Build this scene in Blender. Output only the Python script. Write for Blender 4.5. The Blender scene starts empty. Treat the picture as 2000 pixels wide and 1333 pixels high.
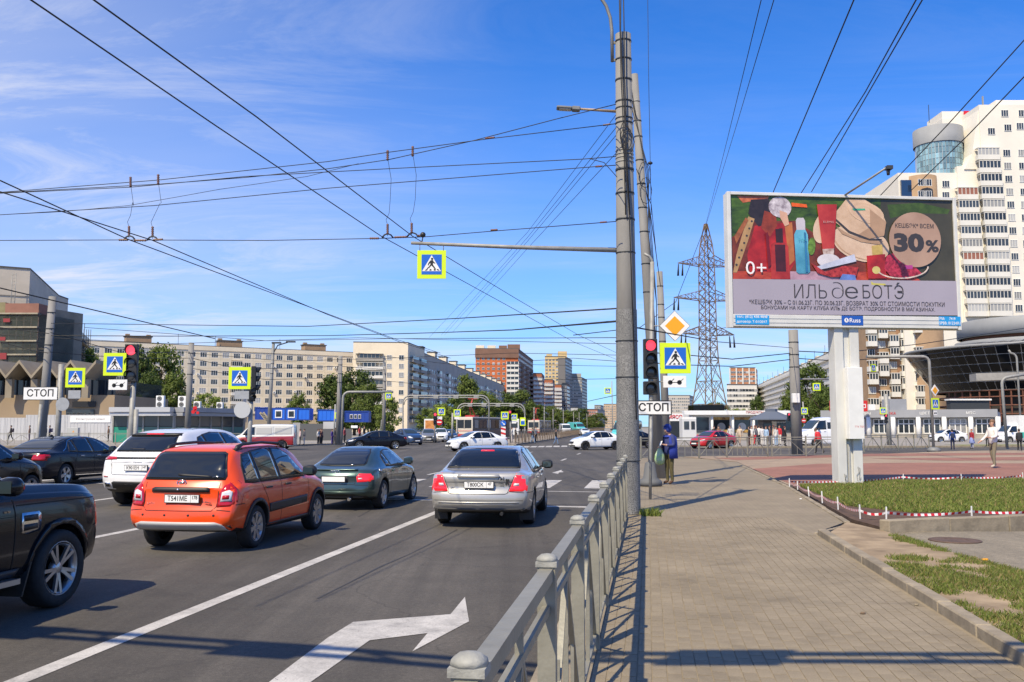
import bpy, bmesh, math, random
from mathutils import Vector, Matrix
from mathutils.bvhtree import BVHTree
from mathutils.geometry import delaunay_2d_cdt, tessellate_polygon
random.seed(7)
SC = bpy.context.scene
COL = SC.collection
PI = math.pi
R = math.radians
# camera
FPX = 1800.0                     # focal length in photograph pixels
CAMZ = 1.8
TH = math.atan(167.0 / FPX)      # the camera looks slightly up
cam = bpy.data.cameras.new('camera')
cam.sensor_width = 36.0
cam.lens = FPX * 36.0 / 2000.0
cam.clip_start = 0.1
cam.clip_end = 9000.0
camo = bpy.data.objects.new('camera', cam)
COL.objects.link(camo)
camo.location = (0,0, CAMZ)
camo.rotation_euler = (PI / 2 + TH, 0,0)
SC.camera = camo
# sky and sun
SUN_EL = R(51.0)
SUN_TO = Vector((-0.515,-0.857,0)).normalized()      # horizontal direction towards the sun
w = bpy.data.worlds.new('World')
SC.world = w
w.use_nodes = True
nt = w.node_tree
nt.nodes.clear()
N = nt.nodes.new
LK = nt.links.new
out = N('ShaderNodeOutputWorld')
bg = N('ShaderNodeBackground')
sky = N('ShaderNodeTexSky')
sky.sky_type = 'NISHITA'
sky.sun_disc = False
sky.sun_elevation = SUN_EL
sky.sun_rotation = math.atan2(SUN_TO.x, SUN_TO.y)
sky.altitude = 0
sky.air_density = 1.0
sky.dust_density = 0.1
sky.ozone_density = 2.2
bg.inputs['Strength'].default_value = 0.092
tc = N('ShaderNodeTexCoord')
sep = N('ShaderNodeSeparateXYZ')
LK(tc.outputs['Generated'], sep.inputs[0])
def wm(op, a, b=None, c=None):
 n = N('ShaderNodeMath')
 n.operation = op
 for i, v in enumerate((a, b, c)):
  if v is None:
   continue
  if isinstance(v, (int, float)):
   n.inputs[i].default_value = v
  else:
   LK(v, n.inputs[i])
 return n.outputs[0]
zc = wm('ADD', wm('MAXIMUM', sep.outputs[2], 0.0),0.11)
cx = wm('DIVIDE', sep.outputs[0], zc)
cy = wm('DIVIDE', sep.outputs[1], zc)
comb = N('ShaderNodeCombineXYZ')
LK(cx, comb.inputs[0])
LK(cy, comb.inputs[1])
def wnoise(loc, rot, scale, sc3, detail, rough, dist):
 mp = N('ShaderNodeMapping')
 mp.inputs['Location'].default_value = loc
 mp.inputs['Rotation'].default_value = (0,0, rot)
 mp.inputs['Scale'].default_value = sc3
 LK(comb.outputs[0], mp.inputs[0])
 n = N('ShaderNodeTexNoise')
 n.inputs['Scale'].default_value = scale
 n.inputs['Detail'].default_value = detail
 n.inputs['Roughness'].default_value = rough
 n.inputs['Distortion'].default_value = dist
 LK(mp.outputs[0], n.inputs['Vector'])
 return n.outputs['Fac']
def wramp(fac, stops):
 r = N('ShaderNodeValToRGB')
 e = r.color_ramp.elements
 e[0].position, e[0].color = stops[0][0], (stops[0][1],) * 3 + (1,)
 e[1].position, e[1].color = stops[-1][0], (stops[-1][1],) * 3 + (1,)
 for p, v in stops[1:-1]:
  q = e.new(p)
  q.color = (v, v, v, 1)
 LK(fac, r.inputs[0])
 return r.outputs[0]
big = wramp(wnoise((3.1,1.3,0),0.3,0.42,(1,1,1),2,0.5,0.3), [(0.40,0.0),(0.68,1.0)])
wisp = wramp(wnoise((0.4,7.7,0),0.95,1.15,(0.55,1.5,1),10,0.70,1.3), [(0.47,0.0),(0.66,1.0)])
soft = wramp(wnoise((9.4,2.7,0),0.15,0.55,(0.55,1.5,1),5,0.55,0.4), [(0.40,0.0),(0.75,1.0)])
veil = wramp(wm('MULTIPLY_ADD', sep.outputs[0], -0.9,0.42), [(0.40,0.0),(0.92,1.0)])
low = wramp(sep.outputs[2], [(0.0,1.0),(0.06,0.85),(0.14,0.62),(0.24,0.2),(0.42,0.0)])
c1 = wm('MULTIPLY', wm('ADD', wm('MULTIPLY', wisp, 0.5), wm('MULTIPLY', soft, 0.24)), wm('ADD', wm('MULTIPLY', veil, 0.75),0.06))
c2 = wm('MULTIPLY', wm('ADD', wm('MULTIPLY', soft, 0.55),0.42), wm('MULTIPLY', low, 0.9))
c3 = wm('MULTIPLY', wm('MULTIPLY', wisp, big),0.3)
haze_v = wm('MULTIPLY', veil, 0.2)
cov = wm('MINIMUM', wm('ADD', wm('ADD', c1, c2), wm('ADD', c3, haze_v)),0.92)
tint = N('ShaderNodeMix')
tint.data_type = 'RGBA'
tint.blend_type = 'MULTIPLY'
tint.inputs[0].default_value = 1.0
tint.inputs[7].default_value = (0.26,0.90,1.80,1)
LK(sky.outputs[0], tint.inputs[6])
mx = N('ShaderNodeMix')
mx.data_type = 'RGBA'
LK(cov, mx.inputs[0])
LK(tint.outputs[2], mx.inputs[6])
mx.inputs[7].default_value = (7.4,7.6,8.5,1)
LK(mx.outputs[2], bg.inputs['Color'])
LK(bg.outputs[0], out.inputs[0])
sl = bpy.data.lights.new('sun', 'SUN')
sl.energy = 5.0
sl.angle = R(0.53)
sl.color = (1.0,0.86,0.62)
slo = bpy.data.objects.new('sun', sl)
COL.objects.link(slo)
sdir = Vector((SUN_TO.x * math.cos(SUN_EL), SUN_TO.y * math.cos(SUN_EL), math.sin(SUN_EL)))
slo.rotation_euler = sdir.to_track_quat('Z', 'Y').to_euler()
vs = SC.view_settings
vs.view_transform = 'Standard'
vs.look = 'None'
vs.exposure = 0.30
vs.gamma = 1.0
vs.use_curve_mapping = False
SC.render.engine = 'CYCLES'
SC.cycles.use_denoising = True
SC.cycles.max_bounces = 6
SC.cycles.diffuse_bounces = 3
SC.cycles.glossy_bounces = 3
SC.cycles.transparent_max_bounces = 6
# photograph pixel -> place
def ray(px, py):
 dx = (px - 1000.0) / FPX
 dy = (666.5 - py) / FPX
 return Vector((dx, math.cos(TH) - dy * math.sin(TH), math.sin(TH) + dy * math.cos(TH)))
def G(px, py, z=0.0):
 d = ray(px, py)
 t = (z - CAMZ) / d.z
 return Vector((d.x * t, d.y * t, z))
def AT(px, py, Y):
 d = ray(px, py)
 t = Y / d.y
 return Vector((d.x * t, Y, CAMZ + d.z * t))
def XG(px, Y, z=0.0):            # ground point at depth Y under column px
 return Vector(((px - 1000.0) / FPX * Y * 1.004, Y, z))
def HZ(py, Y):                   # height at depth Y of row py
 return AT(1000, py, Y).z
YAW = R(8.4)                     # the avenue runs 8.4 degrees right of the view
RD = Vector((math.sin(YAW), math.cos(YAW),0))
RN = Vector((math.cos(YAW),-math.sin(YAW),0))
def UV(u, v, z=0.0):             # avenue coordinates: u to the right, v along
 return RN * u + RD * v + Vector((0,0, z))
# materials
MATS = {}
def srgb(h):
 h = h.lstrip('#')
 c = [int(h[i:i + 2], 16) / 255 for i in (0,2,4)]
 return tuple((x / 12.92 if x <= .04045 else ((x + .055) / 1.055) ** 2.4) for x in c)
def M(name, col=(.5,.5,.5), rough=.6, metal=0.0, var=0.0, scale=4.0, bump=0.0, bscale=None, coat=0.0,
      spec=0.5, emit=0.0, rnd=0.0, col2=None, stretch=None, detail=5, alpha=1.0, dirt=None):
 if name in MATS:
  return MATS[name]
 m = bpy.data.materials.new(name)
 m.use_nodes = True
 t = m.node_tree
 b = t.nodes['Principled BSDF']
 b.inputs['Base Color'].default_value = (*col, 1)
 b.inputs['Roughness'].default_value = rough
 b.inputs['Metallic'].default_value = metal
 b.inputs['Specular IOR Level'].default_value = spec
 b.inputs['Coat Weight'].default_value = coat
 b.inputs['Coat Roughness'].default_value = 0.04
 if alpha < 1:
  b.inputs['Alpha'].default_value = alpha
 if emit:
  b.inputs['Emission Color'].default_value = (*col, 1)
  b.inputs['Emission Strength'].default_value = emit
 last = None
 if var or bump or col2:
  tcn = t.nodes.new('ShaderNodeTexCoord')
  vec = tcn.outputs['Object']
  if stretch:
   mp = t.nodes.new('ShaderNodeMapping')
   mp.inputs['Scale'].default_value = stretch
   t.links.new(vec, mp.inputs[0])
   vec = mp.outputs[0]
  nz = t.nodes.new('ShaderNodeTexNoise')
  nz.inputs['Scale'].default_value = scale
  nz.inputs['Detail'].default_value = detail
  nz.inputs['Roughness'].default_value = 0.6
  t.links.new(vec, nz.inputs['Vector'])
  if var or col2:
   rp = t.nodes.new('ShaderNodeValToRGB')
   rp.color_ramp.elements[0].position = 0.3
   rp.color_ramp.elements[1].position = 0.7
   a = tuple(max(0, c * (1 - var)) for c in col)
   c2 = col2 if col2 else tuple(min(1, c * (1 + var)) for c in col)
   rp.color_ramp.elements[0].color = (*a, 1)
   rp.color_ramp.elements[1].color = (*c2,1)
   t.links.new(nz.outputs['Fac'], rp.inputs[0])
   last = rp.outputs[0]
  if bump:
   nb = nz
   if bscale:
    nb = t.nodes.new('ShaderNodeTexNoise')
    nb.inputs['Scale'].default_value = bscale
    nb.inputs['Detail'].default_value = 4
    t.links.new(vec, nb.inputs['Vector'])
   bp = t.nodes.new('ShaderNodeBump')
   bp.inputs['Strength'].default_value = bump
   bp.inputs['Distance'].default_value = 0.02
   t.links.new(nb.outputs['Fac'], bp.inputs['Height'])
   t.links.new(bp.outputs[0], b.inputs['Normal'])
 if rnd:
  oi = t.nodes.new('ShaderNodeObjectInfo')
  hs = t.nodes.new('ShaderNodeHueSaturation')
  mr = t.nodes.new('ShaderNodeMapRange')
  mr.inputs['To Min'].default_value = 1 - rnd
  mr.inputs['To Max'].default_value = 1 + rnd
  t.links.new(oi.outputs['Random'], mr.inputs['Value'])
  t.links.new(mr.outputs[0], hs.inputs['Value'])
  if last is not None:
   t.links.new(last, hs.inputs['Color'])
  else:
   hs.inputs['Color'].default_value = (*col, 1)
  last = hs.outputs[0]
 if last is not None:
  t.links.new(last, b.inputs['Base Color'])
 MATS[name] = m
 return m
# mesh builder
def frame_of(d):
 d = d.normalized()
 a = Vector((0,0,1)) if abs(d.z) < 0.95 else Vector((1,0,0))
 x = d.cross(a).normalized()
 y = x.cross(d).normalized()
 return x, y
class MB:
 def __init__(s):
  s.v, s.f, s.m, s.cur, s.sm, s.smooth = [], [], [], 0, [], False
 def face(s, ids):
  s.f.append(ids)
  s.m.append(s.cur)
  s.sm.append(s.smooth)
 def add(s, pts, faces):
  o = len(s.v)
  s.v.extend([tuple(p) for p in pts])
  for f in faces:
   s.face([o + i for i in f])
  return s
 def mat(s, i):
  s.cur = i
  return s
 def box(s, c, d, rot=None, taper=1.0):
  hx, hy, hz = d[0] / 2, d[1] / 2, d[2] / 2
  p = []
  for z, k in ((-hz, 1.0),(hz, taper)):
   for x, y in ((-hx, -hy),(hx, -hy),(hx, hy),(-hx, hy)):
    q = Vector((x * k, y * k, z))
    if rot is not None:
     q = rot @ q
    p.append(q + Vector(c))
  return s.add(p, [(3,2,1,0),(4,5,6,7),(0,1,5,4),(1,2,6,5),(2,3,7,6),(3,0,4,7)])
 def bar(s, a, b, wd, ht, up=(0,0,1)):            # rectangular bar from a to b
  a, b = Vector(a), Vector(b)
  d = (b - a).normalized()
  u = Vector(up)
  x = d.cross(u)
  if x.length < 1e-4:
   x = d.cross(Vector((0,1,0)))
  x.normalize()
  u = x.cross(d)
  p = []
  for e in (a, b):
   for i, j in ((-1,-1),(1,-1),(1,1),(-1,1)):
    p.append(e + x * (i * wd / 2) + u * (j * ht / 2))
  return s.add(p, [(0,1,2,3),(7,6,5,4),(0,4,5,1),(1,5,6,2),(2,6,7,3),(3,7,4,0)])
 def tube(s, pts, r, n=8, cap=True):
  pts = [Vector(p) for p in pts]
  rs = r if isinstance(r, (list, tuple)) else [r] * len(pts)
  o = len(s.v)
  px = None
  for i, p in enumerate(pts):
   d = pts[min(i + 1, len(pts) - 1)] - pts[max(i - 1,0)]
   if d.length < 1e-9:
    d = Vector((0,0,1))
   x, y = frame_of(d)
   if px is not None:
    x = (px - d.normalized() * px.dot(d.normalized()))
    x = x.normalized() if x.length > 1e-6 else frame_of(d)[0]
    y = x.cross(d.normalized()) * -1
   px = x
   y = d.normalized().cross(x)
   for k in range(n):
    a = 2 * PI * k / n
    s.v.append(tuple(p + (x * math.cos(a) + y * math.sin(a)) * rs[i]))
  sm = s.smooth
  s.smooth = True
  for i in range(len(pts) - 1):
   for k in range(n):
    k2 = (k + 1) % n
    s.face([o + i * n + k, o + i * n + k2, o + (i + 1) * n + k2, o + (i + 1) * n + k])
  s.smooth = sm
  if cap:
   s.face([o + k for k in range(n)][::-1])
   s.face([o + (len(pts) - 1) * n + k for k in range(n)])
  return s
 def lathe(s, prof, c=(0,0,0), n=16, mtx=None, smooth=True, cap=True):      # prof: (radius, z)
  o = len(s.v)
  for r, z in prof:
   for k in range(n):
    a = 2 * PI * k / n
    p = Vector((r * math.cos(a), r * math.sin(a), z))
    if mtx is not None:
     p = mtx @ p
    s.v.append(tuple(p + Vector(c)))
  sm = s.smooth
  s.smooth = smooth
  for i in range(len(prof) - 1):
   for k in range(n):
    k2 = (k + 1) % n
    s.face([o + i * n + k, o + i * n + k2, o + (i + 1) * n + k2, o + (i + 1) * n + k])
  s.smooth = sm
  if cap:
   s.face([o + k for k in range(n)][::-1])
   s.face([o + (len(prof) - 1) * n + k for k in range(n)])
  return s
 def prism(s, poly, h0, h1, mtx=None):             # polygon in xy extruded along z
  n = len(poly)
  area = sum(poly[i][0] * poly[(i + 1) % n][1] - poly[(i + 1) % n][0] * poly[i][1] for i in range(n))
  if area < 0:
   poly = poly[::-1]
  p = [Vector((x, y, h0)) for x, y in poly] + [Vector((x, y, h1)) for x, y in poly]
  if mtx is not None:
   p = [mtx @ q for q in p]
  o = len(s.v)
  s.v.extend(tuple(q) for q in p)
  tris = tessellate_polygon([[Vector((x, y, 0)) for x, y in poly]])
  for t in tris:
   a = [poly[i] for i in t]
   cr = (a[1][0] - a[0][0]) * (a[2][1] - a[0][1]) - (a[2][0] - a[0][0]) * (a[1][1] - a[0][1])
   t = tuple(t) if cr > 0 else tuple(t)[::-1]
   s.face([o + n + i for i in t])
   s.face([o + i for i in t[::-1]])
  for i in range(n):
   j = (i + 1) % n
   s.face([o + i, o + j, o + n + j, o + n + i])
  return s
 def sphere(s, c, r, n=10, m=7, sc=(1,1,1)):
  prof = [(max(1e-4, math.sin(PI * i / m)) * r, -math.cos(PI * i / m) * r) for i in range(m + 1)]
  return s.lathe(prof, c, n, Matrix.Diagonal(Vector(sc)))
 def mesh(s, name, mats):
  me = bpy.data.meshes.new(name)
  me.from_pydata(s.v, [], s.f)
  for m in (mats if isinstance(mats, (list, tuple)) else [mats]):
   me.materials.append(m)
  me.polygons.foreach_set('material_index', s.m)
  me.polygons.foreach_set('use_smooth', s.sm)
  me.update()
  return me
 def build(s, name, mats, parent=None):
  return obj(name, s.mesh(name, mats), parent)
def obj(name, data, parent=None, loc=None, rot=None, scale=None):
 o = bpy.data.objects.new(name, data)
 COL.objects.link(o)
 if parent is not None:
  o.parent = parent
 if loc is not None:
  o.location = loc
 if rot is not None:
  o.rotation_euler = rot
 if scale is not None:
  o.scale = scale
 return o
def tag(o, label, cat, group=None):
 o['label'] = label
 o['category'] = cat
 if group:
  o['group'] = group
 return o
def thing(name, label, cat, loc=(0,0,0), rz=0.0, group=None):
 o = obj(name, None, None, loc, (0,0, rz))
 o.empty_display_size = 0.2
 return tag(o, label, cat, group)
def struct(o, kind='structure', label=None):
 o['kind'] = kind
 if label:
  o['label'] = label
 return o
def dup(root, loc, rz, label, group=None, scale=None):
 r = root.copy()
 COL.objects.link(r)
 r.location = loc
 r.rotation_euler = (0,0, rz)
 if scale is not None:
  r.scale = (scale,) * 3
 r['label'] = label
 if group:
  r['group'] = group
 for ch in list(root.children):
  c = ch.copy()
  COL.objects.link(c)
  c.parent = r
  for g in ch.children:
   d = g.copy()
   COL.objects.link(d)
   d.parent = c
 return r
def bevel_mesh(me, wd, seg=1, angle=0.6):
 bm = bmesh.new()
 bm.from_mesh(me)
 ed = [e for e in bm.edges if len(e.link_faces) == 2 and e.calc_face_angle(0) > angle]
 bmesh.ops.bevel(bm, geom=ed, offset=wd, segments=seg, affect='EDGES', profile=0.5)
 bm.to_mesh(me)
 bm.free()
 return me
TMP = bpy.data.scenes.new('scratch')
def evaluated(o):
 """mesh of an object with its modifiers, worked out in a scratch scene so the big one is not re-evaluated"""
 if o.name not in TMP.collection.objects:
  TMP.collection.objects.link(o)
 vl = TMP.view_layers[0]
 vl.update()
 return bpy.data.meshes.new_from_object(o.evaluated_get(vl.depsgraph))
def scratch(name, data):
 o = bpy.data.objects.new(name, data)
 TMP.collection.objects.link(o)
 return o
TXT = {}
def text_mesh(s, size, mat, depth=0.0, bold=0.0, align='CENTER', xs=1.0, shear=0.0):
 key = (s, size, mat.name, depth, bold, align, xs, shear)
 if key in TXT:
  return TXT[key]
 cu = bpy.data.curves.new('txt', 'FONT')
 cu.body = s
 cu.size = size
 cu.align_x = align
 cu.align_y = 'CENTER'
 cu.extrude = depth
 cu.offset = bold
 cu.shear = shear
 cu.resolution_u = 3
 o = scratch('txt', cu)
 me = evaluated(o)
 bpy.data.objects.remove(o)
 bpy.data.curves.remove(cu)
 if xs != 1.0:
  me.transform(Matrix.Diagonal(Vector((xs, 1,1,1))))
 me.name = 'lettering'
 me.materials.clear()
 me.materials.append(mat)
 TXT[key] = me
 return me
def face_matrix(pos, normal, up=(0,0,1)):          # local x right, y up, z along normal
 n = Vector(normal).normalized()
 u = Vector(up)
 x = u.cross(n).normalized()
 y = n.cross(x)
 m = Matrix((x, y, n)).transposed().to_4x4()
 m.translation = Vector(pos)
 return m
def pchip(knots):
 xs = [k[0] for k in knots]
 ys = [k[1] for k in knots]
 n = len(xs)
 h = [xs[i + 1] - xs[i] for i in range(n - 1)]
 dl = [(ys[i + 1] - ys[i]) / h[i] for i in range(n - 1)]
 d = [0.0] * n
 for i in range(1, n - 1):
  if dl[i - 1] * dl[i] > 0:
   w1, w2 = 2 * h[i] + h[i - 1], h[i] + 2 * h[i - 1]
   d[i] = (w1 + w2) / (w1 / dl[i - 1] + w2 / dl[i])
 d[0], d[-1] = dl[0], dl[-1]
 def f(x):
  if x <= xs[0]:
   return ys[0]
  if x >= xs[-1]:
   return ys[-1]
  i = 0
  while xs[i + 1] < x:
   i += 1
  t = (x - xs[i]) / h[i]
  t2, t3 = t * t, t * t * t
  return ((2 * t3 - 3 * t2 + 1) * ys[i] + (t3 - 2 * t2 + t) * h[i] * d[i]
    + (-2 * t3 + 3 * t2) * ys[i + 1] + (t3 - t2) * h[i] * d[i + 1])
 return f
# ground materials
def node_mat(name, rough=.9):
 m = bpy.data.materials.new(name)
 m.use_nodes = True
 t = m.node_tree
 b = t.nodes['Principled BSDF']
 b.inputs['Roughness'].default_value = rough
 MATS[name] = m
 return m, t, b
def nnode(t, typ, **k):
 n = t.nodes.new(typ)
 for a, v in k.items():
  if a.startswith('i_'):
   n.inputs[a[2:].replace('_', ' ')].default_value = v
  else:
   setattr(n, a, v)
 return n
def noise(t, vec, scale, detail=5, rough=.6, dist=0.0):
 n = nnode(t, 'ShaderNodeTexNoise', i_Scale=scale, i_Detail=detail, i_Roughness=rough, i_Distortion=dist)
 t.links.new(vec, n.inputs['Vector'])
 return n.outputs['Fac']
def ramp(t, fac, stops):
 r = t.nodes.new('ShaderNodeValToRGB')
 e = r.color_ramp.elements
 while len(e) < len(stops):
  e.new(.5)
 for q, (p, c) in zip(e, stops):
  q.position = p
  q.color = (*c, 1) if isinstance(c, tuple) else (c, c, c, 1)
 t.links.new(fac, r.inputs[0])
 return r.outputs[0]
def mixc(t, fac, a, b, mode='MIX'):
 n = t.nodes.new('ShaderNodeMix')
 n.data_type = 'RGBA'
 n.blend_type = mode
 for s, v in ((0, fac),(6, a),(7, b)):
  if isinstance(v, (int, float)):
   n.inputs[s].default_value = v
  elif isinstance(v, tuple):
   n.inputs[s].default_value = (*v, 1)
  else:
   t.links.new(v, n.inputs[s])
 return n.outputs[2]
def bump(t, b, h, s, d=.01):
 n = nnode(t, 'ShaderNodeBump', i_Strength=s, i_Distance=d)
 t.links.new(h, n.inputs['Height'])
 t.links.new(n.outputs[0], b.inputs['Normal'])
def asphalt(name, c0, c1):
 m, t, b = node_mat(name, .85)
 tcn = t.nodes.new('ShaderNodeTexCoord')
 v = tcn.outputs['Object']
 mp = nnode(t, 'ShaderNodeMapping')
 mp.inputs['Rotation'].default_value = (0,0, YAW)
 mp.inputs['Scale'].default_value = (1.0,.06,1)
 t.links.new(v, mp.inputs[0])
 wear = ramp(t, noise(t, mp.outputs[0], .55,6,.6), [(.36, c0),(.66, c1)])
 patch_ = ramp(t, noise(t, v, .17,4,.5,.4), [(.42,.86),(.6,1.1)])
 grit = ramp(t, noise(t, v, 90,2,.8), [(.3,.55),(.56,1.0),(.72,1.75)])
 blot = ramp(t, noise(t, v, 2.3,6,.7), [(.35,.88),(.65,1.08)])
 c = mixc(t, 1.0, wear, patch_, 'MULTIPLY')
 c = mixc(t, 1.0, c, blot, 'MULTIPLY')
 c = mixc(t, .75, c, grit, 'MULTIPLY')
 c = mixc(t, 1.0, c, ramp(t, noise(t, v, 24,3,.75), [(.28,.74),(.5,1.0),(.72,1.32)]), 'MULTIPLY')
 vo = nnode(t, 'ShaderNodeTexVoronoi', feature='DISTANCE_TO_EDGE', i_Scale=.33)
 wv = nnode(t, 'ShaderNodeTexNoise', i_Scale=1.2, i_Detail=6)
 t.links.new(v, wv.inputs['Vector'])
 add = nnode(t, 'ShaderNodeVectorMath', operation='ADD')
 t.links.new(v, add.inputs[0])
 t.links.new(wv.outputs['Color'], add.inputs[1])
 t.links.new(add.outputs[0], vo.inputs['Vector'])
 crack = ramp(t, vo.outputs['Distance'], [(0.0,.62),(.007,1.0)])
 c = mixc(t, .8, c, crack, 'MULTIPLY')
 oil = ramp(t, noise(t, v, .9,7,.7,.6), [(.30,.62),(.38,1.0)])
 c = mixc(t, .55, c, oil, 'MULTIPLY')
 trail = nnode(t, 'ShaderNodeMapping')
 trail.inputs['Rotation'].default_value = (0,0, YAW)
 trail.inputs['Scale'].default_value = (1.6,.025,1)
 t.links.new(v, trail.inputs[0])
 c = mixc(t, .8, c, ramp(t, noise(t, trail.outputs[0], 1.0,5,.7,.3), [(.40,.80),(.56,1.06)]), 'MULTIPLY')
 t.links.new(c, b.inputs['Base Color'])
 bump(t, b, noise(t, v, 140,2,.7),.5,.008)
 return m
ASPHALT = asphalt('asphalt', (.070,.063,.053),(.100,.090,.076))
ASPHALT2 = asphalt('asphalt_pale', (.21,.18,.13),(.26,.225,.165))
def mark_mat(name):
 m, t, b = node_mat(name, .7)
 v = t.nodes.new('ShaderNodeTexCoord').outputs['Object']
 wear = ramp(t, noise(t, v, 1.7,9,.78,.3), [(.30,(.17,.16,.15)),(.42,(.40,.385,.36)),(.58,(.56,.54,.505))])
 grit = ramp(t, noise(t, v, 60,3,.8), [(.3,.72),(.6,1.0)])
 t.links.new(mixc(t, 1.0, wear, grit, 'MULTIPLY'), b.inputs['Base Color'])
 chips = mixc(t, 1.0, ramp(t, noise(t, v, 7,8,.8), [(.33,0.0),(.37,1.0)]), ramp(t, noise(t, v, 30,4,.8), [(.30,0.0),(.34,1.0)]), 'MULTIPLY')
 t.links.new(chips, b.inputs['Alpha'])
 bump(t, b, noise(t, v, 90,2,.7),.3,.006)
 return m
MARK = mark_mat('road_paint')
def paver_mat(name, a, b_, isl=.055):
 m, t, b = node_mat(name, .88)
 v = t.nodes.new('ShaderNodeTexCoord').outputs['Object']
 ge = t.nodes.new('ShaderNodeNewGeometry')
 base = ramp(t, noise(t, v, .8,6,.6), [(.35, a),(.65, b_)])
 oi = t.nodes.new('ShaderNodeObjectInfo')
 ad = nnode(t, 'ShaderNodeMath', operation='ADD')
 t.links.new(ge.outputs['Random Per Island'], ad.inputs[0])
 t.links.new(oi.outputs['Random'], ad.inputs[1])
 fr = nnode(t, 'ShaderNodeMath', operation='FRACT')
 t.links.new(ad.outputs[0], fr.inputs[0])
 rn = ramp(t, fr.outputs[0], [(0.0,1 - isl),(1.0,1 + isl)])
 gr = ramp(t, noise(t, v, 70,3,.75), [(.3,.8),(.7,1.15)])
 c = mixc(t, 1.0, base, rn, 'MULTIPLY')
 c = mixc(t, 1.0, c, gr, 'MULTIPLY')
 tw = t.nodes.new('ShaderNodeNewGeometry').outputs['Position']
 c = mixc(t, 1.0, c, ramp(t, noise(t, tw, 1.3,7,.7,.5), [(.32,.78),(.46,1.0),(.7,1.1)]), 'MULTIPLY')
 t.links.new(c, b.inputs['Base Color'])
 bump(t, b, noise(t, v, 120,2,.7),.4,.006)
 return m
PAVER = paver_mat('paver', (.205,.168,.112),(.26,.215,.148))
def paved_far(name, a, b_, joint, su=.1, sv=.2):
 m, t, b = node_mat(name, .88)
 v = t.nodes.new('ShaderNodeTexCoord').outputs['Object']
 mp = nnode(t, 'ShaderNodeMapping')
 mp.inputs['Rotation'].default_value = (0,0, YAW + PI / 2)
 t.links.new(v, mp.inputs[0])
 br = nnode(t, 'ShaderNodeTexBrick', i_Scale=1.0)
 br.inputs['Brick Width'].default_value = sv
 br.inputs['Row Height'].default_value = su
 br.inputs['Mortar Size'].default_value = .005
 br.inputs['Color1'].default_value = (*a, 1)
 br.inputs['Color2'].default_value = (*b_, 1)
 br.inputs['Mortar'].default_value = (*joint, 1)
 t.links.new(mp.outputs[0], br.inputs['Vector'])
 st = ramp(t, noise(t, v, .5,7,.65), [(.35,.86),(.65,1.12)])
 c = mixc(t, 1.0, br.outputs['Color'], st, 'MULTIPLY')
 t.links.new(c, b.inputs['Base Color'])
 return m
PAVEFAR = paved_far('paving_far', (.22,.18,.125),(.245,.205,.14),(.19,.155,.10))
REDPAVE = paved_far('paving_red', (.25,.115,.078),(.285,.13,.09),(.21,.115,.08))
TANPAVE = paved_far('paving_tan', (.30,.225,.155),(.335,.25,.17),(.24,.18,.12))
JOINT = M('joint_sand', (.25,.205,.137),.95, var=.25, scale=3)
KERB = M('kerb_concrete', (.25,.21,.15),.9, var=.25, scale=5, bump=.3, bscale=30, rnd=.1)
DIRT = M('dirt', (.26,.19,.115),.95, var=.3, scale=2.2, bump=.5, bscale=12, detail=8, col2=(.38,.29,.185))
SOIL = M('soil', (.085,.05,.03),.95, var=.4, scale=5, bump=.6, bscale=18, detail=8)
TURF = M('turf', (.14,.15,.035),.95, var=.4, scale=3, detail=8, col2=(.22,.23,.06))
EARTH = M('far_ground', (.16,.15,.11),.95, var=.3, scale=.05, detail=8)
PAVEBLOCK = M('block_paving', (.27,.25,.22),.9, var=.2, scale=.6, detail=8)
def sheet(name, pts, z, mat, parent=None):
 m = MB()
 P = [Vector((p[0], p[1], 0)) for p in pts]
 ar = sum(P[i].x * P[(i + 1) % len(P)].y - P[(i + 1) % len(P)].x * P[i].y for i in range(len(P)))
 if ar < 0:
  P.reverse()
 for t in tessellate_polygon([P]):
  a, b, c = (P[i] for i in t)
  if (b - a).cross(c - a).z < 0:
   t = tuple(t)[::-1]
  o = len(m.v)
  m.v += [(P[i].x, P[i].y, z) for i in t]
  m.face([o, o + 1, o + 2])
 return m.build(name, mat, parent)
def slab(name, pts, z0, z1, mat, parent=None):
 m = MB()
 m.prism([(p[0], p[1]) for p in pts], z0, z1)
 return m.build(name, mat, parent)
struct(sheet('ground', [(-6000,-300),(6000,-300),(6000,8000),(-6000,8000)], -.06, EARTH))
road = struct(sheet('road', [(-170,-60),(60,-60),(120,60),(260,130),(260,175),(30,135),(32,260),(110,1500),(60,1500),(-30,200),(-32,110),(-170,118)], 0, ASPHALT))
def line_uv(u, v0, v1, wd=.16):
 a = sheet('lane_line', [UV(u - wd / 2, v0), UV(u + wd / 2, v0), UV(u + wd / 2, v1), UV(u - wd / 2, v1)], .004, MARK, road)
 return a
line_uv(-4.45,-3,20.6,.17)
line_uv(-8.95,-3,21.5,.17)
line_uv(-13.4,-3,22,.16)
line_uv(-17.8,-3,22,.16)
for a in range(4):
 line_uv(-8.2,34 + a * 9,38.5 + a * 9,.14)
 line_uv(-4.6,27 + a * 11,30 + a * 11,.14)
def seam(pts, wd):
 P = [G(*p) for p in pts]
 l, r_ = [], []
 for i, p in enumerate(P):
  d = (P[min(i + 1, len(P) - 1)] - P[max(i - 1,0)]).normalized()
  n = Vector((d.y, -d.x, 0)) * (wd / 2 * random.uniform(.5,1.3))
  l.append(p + n)
  r_.append(p - n)
 sheet('tar_seam', l + r_[::-1], .003, M('tar', (.035,.034,.033),.7, var=.3, scale=8), road)
seam([(620,1170),(680,1140),(742,1108),(800,1083),(850,1058),(893,1035)], .035)
seam([(250,1250),(420,1180),(560,1125),(680,1075)], .02)
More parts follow.
